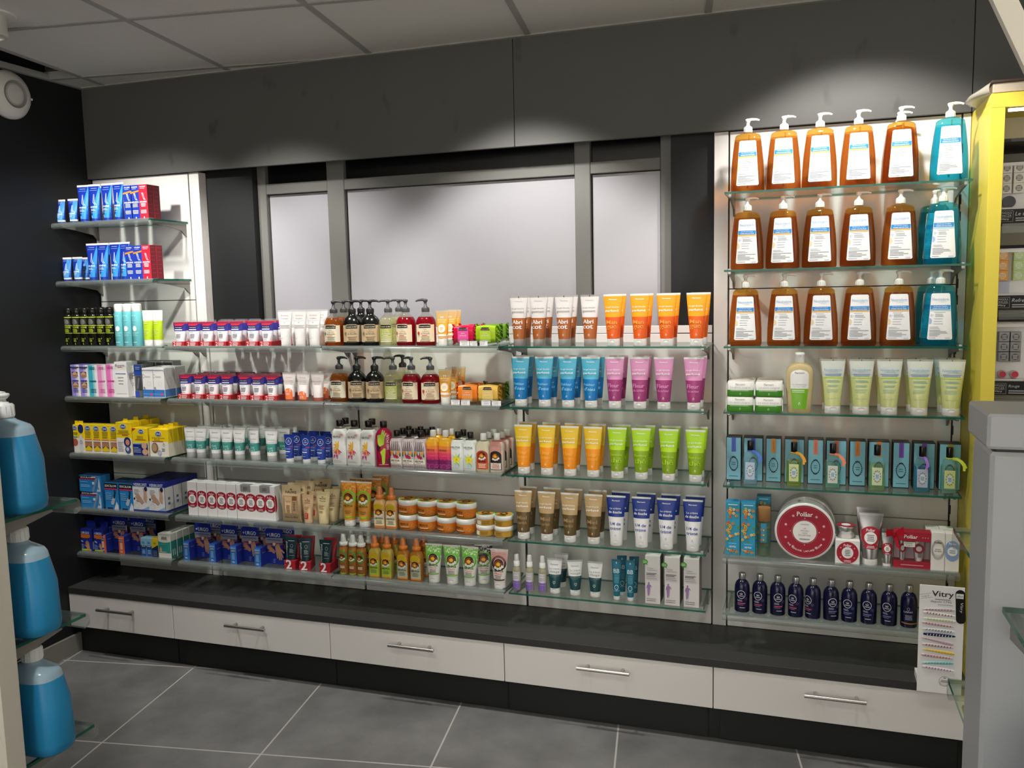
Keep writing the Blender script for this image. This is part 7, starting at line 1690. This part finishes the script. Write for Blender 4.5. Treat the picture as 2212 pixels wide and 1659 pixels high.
for key, cs, desc, h, y in (('jar_big', (1027, 1232, 1442, 1652), 'big orange jar', .0548, -.158), ('jar_small', (1858, 2056), 'small yellow jar', .0373, -.160)):
    for i, x in enumerate(u8(y, *cs)):
        for j in range(2): inst(key, x + .001*j, y, z + h*j, ['lower ', 'upper '][j] + desc + ' of the ' + (ORD[i] if i else 'leftmost') + ' stack', desc + 's', random.uniform(-.25, .25) + (.5 if key == 'jar_small' and i == 0 else 0))
z = .406
def u9(y, *cs): return [PXs(z, y, 720+c/5.53) for c in cs]
xs = u9(-.178, 140, 250, 350); row('spray_oil', xs, -.178, z, '@ front brown oil spray bottle with white cap', 'brown oil spray bottles'); row('spray_oil', [x+.005 for x in xs], -.128, z, '@ brown oil spray bottle of the second row', 'brown oil spray bottles')
xs = u9(-.178, 512, 657); row('spray_yellow', xs, -.178, z, '@ front yellow spray bottle with lime label', 'yellow spray bottles'); row('spray_yellow', [x+.004 for x in xs], -.125, z, '@ yellow spray bottle of the second row', 'yellow spray bottles')
xs = u9(-.178, 850, 1007); row('spray_orange', xs, -.178, z, '@ front amber spray bottle with grey-green label', 'amber spray bottles'); inst('spray_orange', xs[1]+.005, -.125, z, 'amber spray bottle behind the right-hand front one', 'amber spray bottles')
row('green_tube', u9(-.174, 1212, 1428, 1635), -.174, z, '@ white and green tube of three, lowest shelf', 'white and green tubes', [.04, .1, .0], tilts=[0, 0, .02])
inst('black_tube', u9(-.140, 1800)[0], -.138, z, 'white tube with green arch and black top', None, .35); inst('pink_tube', u9(-.176, 1992)[0], -.176, z, 'white tube with pink striped top at the shelf end')
# ------------------------------------------------------------------ goods: second bay
def v(y, ox, sc, *cs): return [PXs(z, y, ox+c/sc) for c in cs]
z = 1.250
xs = v(-.17, 360, 5.925, 190, 370, 545, 735, 912, 1125, 1305)
row('duo_pack', xs, -.168, z, '@ front blue-topped tube duo with red base, top shelf', 'blue-topped tube duos', [.15, .12, .1, .05, .1, .15, .1], tilts=[0, 0, 0, 0, 0, 0, 0])
row('duo_pack', [xs[k]+.012 for k in (2, 3, 4, 5, 6)] + [xs[6]+.068], -.081, z, '@ blue-topped tube duo of the back row, top shelf', 'blue-topped tube duos', jit=.08)
z = 1.048
xs = v(-.17, 360, 5.925, 262, 438, 618, 792, 1018, 1185, 1368)
row('duo_pack', xs, -.168, z, '@ front blue-topped tube duo with red base, second shelf', 'blue-topped tube duos', [.12, .1, .1, .08, .12, .15, .12])
row('duo_pack', [x+.014 for x in xs], -.081, z, '@ blue-topped tube duo of the back row, second shelf', 'blue-topped tube duos', jit=.06)
z = 1.250
xs = v(-.176, 360, 5.925, 1535, 1720, 1900); row('white_tube', xs, -.176, z, '@ front plain white cream tube, top shelf', 'plain white cream tubes', [.1, .06, .04])
inst('white_tube', v(-.12, 360, 5.925, 2000)[0], -.125, z, 'plain white cream tube behind and right of the front three', 'plain white cream tubes'); inst('white_tube', xs[0]+.012, -.120, z, 'plain white cream tube behind the leftmost front one', 'plain white cream tubes'); inst('white_tube', xs[1]+.012, -.122, z, 'plain white cream tube behind the second front one', 'plain white cream tubes')
z = 1.048
xs = v(-.178, 360, 5.925, 1585, 1762, 1945)
inst('peach_high', xs[0], -.178, z, 'leftmost white tube with orange cap and large sticker', 'white tubes with orange caps', .1); inst('peach_low', xs[1], -.178, z, 'white tube with orange cap and low-set sticker', 'white tubes with orange caps', .05); inst('peach_plain', xs[2], -.178, z, 'white tube with orange cap and no sticker', 'white tubes with orange caps', .0)
inst('peach_high', v(-.13, 360, 5.925, 2050)[0], -.130, z, 'white tube with sticker behind the one without', 'white tubes with orange caps')
for i in range(2): inst('peach_plain', xs[i]+.014, -.118, z, 'white tube with orange cap behind the ' + ['leftmost', 'second', 'third'][i] + ' front one', 'white tubes with orange caps', .05)
z = .817
xs = v(-.176, 360, 5.821, 318, 443, 630, 775, 928, 1128, 1332)
row('teal_tube', xs, -.176, z, '@ front white and teal hand cream tube, third shelf', 'white and teal hand cream tubes', [.1, .1, .05, .08, .05, -.25, .05], tilts=[0, 0, 0, 0, 0, -.06, 0])
row('teal_tube', [xs[0]+.02, xs[1]+.03, xs[2]+.02, xs[3]+.02, xs[4]+.025, xs[5]+.035, xs[6]+.018], -.123, z, '@ white and teal hand cream tube of the middle row', 'white and teal hand cream tubes', jit=.25)
row('teal_tube', [xs[0]+.06, xs[1]+.075, xs[3]+.02, xs[4]+.02, xs[5]+.02, xs[6]+.02], -.070, z, '@ white and teal hand cream tube of the back row', 'white and teal hand cream tubes', jit=.3)
xs = v(-.179, 360, 5.821, 1555, 1765, 1952); row('navy_tube', xs, -.179, z, '@ front navy hand cream tube, third shelf', 'navy hand cream tubes')
row('navy_tube', [PXs(z, -.135, 360+c/5.821) for c in (1655, 1858, 2050)], -.135, z, '@ navy hand cream tube of the second row', 'navy hand cream tubes'); row('navy_tube', [PXs(z, -.092, 360+c/5.821) for c in (1730, 1868, 2010)], -.092, z, '@ navy hand cream tube of the third row', 'navy hand cream tubes', jit=.1)
z = .590
xs = v(-.2, 360, 5.821, 335, 457, 579, 701, 823, 950, 1070, 1190, 1312)
for i, x in enumerate(xs): inst('disc_box_end' if i == 8 else 'disc_box', x, -.199, z, (ORD[i] + ' white box with red disc from the left, fourth shelf') if i < 8 else 'rightmost white box with red disc, fourth shelf', 'white boxes with red discs')
for i in (5, 7): inst('grey_label', (xs[i]+xs[i+1])/2, -.1995, z+.1333, ['left', 'right'][i == 7] + ' grey label folded over the white boxes', 'grey folded labels')
inst('beige_pouch', v(-.18, 360, 5.821, 1585)[0], -.180, z, 'front beige gift pouch with printed tubes', 'beige gift pouches', .05)
for i, (c, y) in enumerate(((1665, -.140), (1760, -.100), (1960, -.055))): inst('beige_pouch', PXs(z, y, 360+c/5.821), y, z, ['first', 'second', 'third'][i] + ' beige gift pouch behind the front one', 'beige gift pouches', [.1, .05, .25][i])
inst('nuxe_small', v(-.18, 360, 5.821, 1792)[0], -.181, z, 'small pinkish beige cream tube with red square at the front', 'beige cream tubes'); inst('nuxe_small', v(-.125, 360, 5.821, 1880)[0], -.130, z, 'small pinkish beige cream tube behind the front one', 'beige cream tubes')
inst('nuxe_big', v(-.175, 360, 5.821, 1988)[0], -.178, z, 'bigger cream-yellow tube at the front, shelf end', 'beige cream tubes')
for i, (dx, y) in enumerate(((.012, -.132), (.028, -.092), (.034, -.052))): inst('nuxe_big', v(-.175, 360, 5.821, 1988)[0]+dx-.004*i, y, z, 'cream-yellow tube, ' + ['first', 'second', 'third'][i] + ' behind the bigger front one', 'beige cream tubes', .3)
z = .406
xs = v(-.15, 360, 5.53, 450, 760, 1012, 1300)
row('urgo_blue', xs, -.150, z, '@ front blue plaster card with a hand and small blue box', 'blue plaster cards', [0, 0, 0, 0])
row('urgo_blue', [x+.016 for x in xs], -.095, z, '@ blue plaster card of the back row', 'blue plaster cards', [0, 0, 0, 0])
row('dark_tube', v(-.175, 360, 5.53, 1500, 1668, 1916), -.174, z, '@ dark green tube pack with red base and big 2', 'dark tube packs', [.1, .3, .05])
# ------------------------------------------------------------------ goods: far left bay
for z, oy, cs in ((1.734, 'top', dict(s=(140, 252), t=(352, 452, 562, 662), l=(745, 811), r=883)), (1.507, 'second', dict(s=(197, 292), t=(432, 528, 637, 722), l=(762, 836), r=910))):
    n_ = oy + ' shelf'
    row('foot_small', v(-.178, 100, 4.147, *cs['s']), -.178, z, '@ small blue foot cream tube, ' + n_ + ' of the left bay', 'small blue foot cream tubes', [.1, .1])
    xs = v(-.176, 100, 4.147, *cs['t']); row('foot_tall', xs, -.176, z, '@ front tall blue foot cream tube, ' + n_ + ' of the left bay', 'tall blue foot cream tubes', [.1, .1, .0, -.05])
    inst('foot_tall', xs[0]+.010, -.120, z, 'tall blue foot cream tube behind the leftmost, ' + n_, 'tall blue foot cream tubes')
    if oy == 'second': inst('foot_small', v(-.12, 100, 4.147, 376)[0], -.130, z, 'small blue foot cream tube behind the front pair, second shelf', 'small blue foot cream tubes')
    row('leg_blue', v(-.19, 100, 4.147, *cs['l']), -.192, z, '@ blue carton with orange stripe, ' + n_ + ' of the left bay', 'blue cartons', [0, 0])
    x = v(-.19, 100, 4.147, cs['r'])[0]
    inst('leg_red', x, -.192, z, 'front red carton, ' + n_ + ' of the left bay', 'red cartons'); inst('leg_red', x, -.157, z, 'red carton behind the front one, ' + n_ + ' of the left bay', 'red cartons')
z = 1.250
row('black_can', v(-.178, 100, 4.147, 224, 298, 369, 440, 516, 591), -.178, z, '@ black and lime spray can, far left bay', 'black spray cans')
row('aqua_can', v(-.178, 100, 4.147, 674, 752, 832), -.178, z, '@ of three pale turquoise spray cans', 'turquoise spray cans', [.25, .15, .1])
row('lime_tube', v(-.178, 100, 4.147, 926, 1013), -.178, z, '@ lime and white tube beside the turquoise cans', 'lime and white tubes', [.05, .0])
z = 1.048
k5 = lambda c, y=-.195: PXs(z, y, 100+c/5.821)
row('purple_box', [k5(382), k5(491)], -.195, z, '@ purple and white carton with two photos', 'purple cartons', [0, 0])
inst('cyan_box', k5(606), -.196, z, 'turquoise and white carton beside the purple ones'); inst('rose_box', k5(719), -.196, z, 'pale pink carton beside the turquoise one'); inst('hotpink_box', k5(834), -.197, z, 'bright pink carton beside the pale pink one')
inst('white_box', k5(957, -.197), -.198, z, 'tall white carton beside the bright pink one'); inst('etiaxil', k5(1062, -.18)+.003, -.165, z, 'narrow white carton half behind the tall white one'); inst('blue_clip', k5(1150, -.17)+.008, -.170, z, 'grey and blue device box left of the ear plug boxes')
for j, y in enumerate((-.195, -.131)):
    for i, c in enumerate((1293, 1426)):
        inst('quies', k5(c), y, z, ['front ', 'second-row '][j] + ['left', 'right'][i] + '-hand white and blue ear plug box', 'ear plug boxes')
for i, c in enumerate((1290, 1400, 1500)): inst('grey_box', k5(c+60, -.06), -.062, z, ['left', 'middle', 'right'][i] + ' grey carton behind the ear plug boxes', 'grey cartons behind')
for i, c in enumerate((1045, 1150)): inst('grey_box', k5(c+30, -.09), -.088, z, ['left', 'right'][i] + ' dark-topped carton behind the white carton', 'grey cartons behind')
z = .817
inst('scholl_pen', k5(400)+.005, -.196, z, 'yellow foot care carton at the left shelf end', 'yellow foot care cartons')
row('scholl_nail', [k5(c) for c in (543, 650, 757, 864)], -.195, z, '@ narrow yellow carton with toe photo, left bay', 'yellow foot care cartons', [0, 0, 0, 0])
for j in range(3): inst('scholl_ped', k5(1000) + .004*j, -.199 + .052*j, z, ['front', 'second', 'back'][j] + ' tall yellow and white foot care carton', 'yellow foot care cartons')
inst('scholl_blue', k5(1190, -.2), -.199, z, 'yellow and navy carton with red corner', 'yellow foot care cartons'); inst('scholl_blue', k5(1190, -.2)+.004, -.146, z, 'yellow and navy carton behind the front one', 'yellow foot care cartons')
for j in range(4): inst('scholl_velvet', k5(1432, -.2) + .001*j, -.202 + .0275*j, z, ['front', 'second', 'third', 'back'][j] + ' wide yellow carton at the right shelf end', 'yellow foot care cartons')
z = .590
k6 = lambda c, y=-.195: PXs(z, y, 100+c/5.925)
for j in range(2): inst('excilor', k6(583), -.196, z + .0665*j, ['lower', 'upper'][j] + ' blue treatment carton with pen, stack at left', 'blue treatment cartons', .02*j)
for j in range(2): row('excilor_xl', [k6(852), k6(1042)], -.197 + .052*j, z, '@ upright blue treatment carton, ' + ['front', 'second'][j] + ' row', 'upright blue treatment cartons', [0, 0])
for j in range(4):
    for i, c in enumerate((1228, 1430)): inst('verruxit', k6(c, -.198) + .0006*j, -.199 + .0486*j, z, ['front', 'second', 'third', 'back'][j] + ' navy and white wart carton in the ' + ['left', 'right'][i] + ' column', 'navy and white cartons')
z = .406
for j in range(4):
    inst('urgo_wide', k6(515) + .004*j, -.197 + .042*j, z, ['front', 'second', 'third', 'back'][j] + ' wide navy plaster carton at the left end', 'navy plaster cartons'); inst('urgo_slim', k6(703) - .009, -.195 + .042*j, z, ['front', 'second', 'third', 'back'][j] + ' slim navy plaster carton beside the wide ones', 'navy plaster cartons', .001)
row('urgo_orange', [k6(936, -.15)+.009, k6(1168, -.15)+.010], -.150, z, '@ plaster card with a small orange box', 'plaster cards with orange boxes', [0, 0]); row('urgo_orange', [k6(936, -.15)+.014, k6(1168, -.15)+.014], -.095, z, '@ orange-boxed plaster card in the back row', 'plaster cards with orange boxes', [0, 0])
inst('shaded_card', k6(1400, -.07), -.075, z, 'very dark carton in shadow behind the small blue boxes'); row('blue_vial', [k6(1255), k6(1325)], -.195, z, '@ slim pale blue carton, lowest shelf of the left bay', 'slim blue cartons', [0, 0]); inst('yellow_vial', k6(1400), -.195, z, 'yellow and dark blue slim carton, lowest shelf')
for j in range(4): inst('teal_pack', k6(1528) + .001*j, -.197 + .036*j, z, ['front', 'second', 'third', 'back'][j] + ' white and teal dental pack', 'white and teal packs')
inst('black_case', k6(1560), -.051, z, 'black case behind the white and teal packs')
# ------------------------------------------------------------------ light and camera
def spot(name, loc, aim, power, size, blend, r=.03, col=(1, .965, .91)):
    l = bpy.data.lights.new(name, 'SPOT'); l.energy = power; l.spot_size = math.radians(size); l.spot_blend = blend; l.shadow_soft_size = r; l.color = col
    o = bpy.data.objects.new(name, l); C.objects.link(o); o.location = loc
    o.rotation_euler = (Vector(aim) - Vector(loc)).to_track_quat('-Z', 'Y').to_euler(); return o
spot('ceiling_spot', (-.055, -.862, 2.215), (-.20, -.02, 1.20), 56, 78, .55)
spot('ceiling_spot', (.45, -.60, 2.26), (.38, .0, .80), 54, 90, .6)
spot('ceiling_spot', (1.35, -.56, 2.26), (1.37, .0, .86), 60, 88, .45)
spot('ceiling_spot', (2.36, -.60, 2.26), (2.46, .0, 1.10), 42, 96, .4)
for x, y, p in ((.2, -3.4, 240), (1.6, -3.4, 250), (3.0, -3.4, 240)):  # unseen rear spots, aimed at the front wall for soft bounced fill
    spot('ceiling_spot', (x, y, 2.24), (x, YF, 1.1), p, 120, .7)
spot('ceiling_spot', (1.2, -2.3, 2.26), (1.2, -2.3, 0), 44, 130, .8); spot('ceiling_spot', (3.3, -1.9, 2.26), (XR, -1.6, 1.0), 120, 120, .7)  # the second, also unseen, is turned on the right wall as bounced fill
w = bpy.data.worlds.new('World'); sc.world = w; w.use_nodes = True
w.node_tree.nodes['Background'].inputs[0].default_value = (.8, .86, 1, 1); w.node_tree.nodes['Background'].inputs[1].default_value = .02
cam = bpy.data.cameras.new('Camera'); cam.sensor_width = 36; cam.sensor_fit = 'HORIZONTAL'; cam.lens = 30.3581; cam.clip_start = .02; cam.clip_end = 50
co = bpy.data.objects.new('Camera', cam); C.objects.link(co)
mw = Matrix([[0.948804, -0.013733, 0.315566], [0.315103, 0.110476, -0.942605], [-0.021917, 0.993784, 0.109147]]).to_4x4(); mw.translation = Vector([2.26692, -2.92222, 1.43834]); co.matrix_world = mw
sc.camera = co
sc.view_settings.view_transform = 'Standard'; sc.view_settings.look = 'None'; sc.view_settings.gamma = 1; sc.view_settings.use_curve_mapping = False
sc.view_settings.exposure = 0.0
sc.cycles.transparent_max_bounces = 40
sc.cycles.max_bounces = 10; sc.cycles.diffuse_bounces = 6; sc.cycles.glossy_bounces = 4
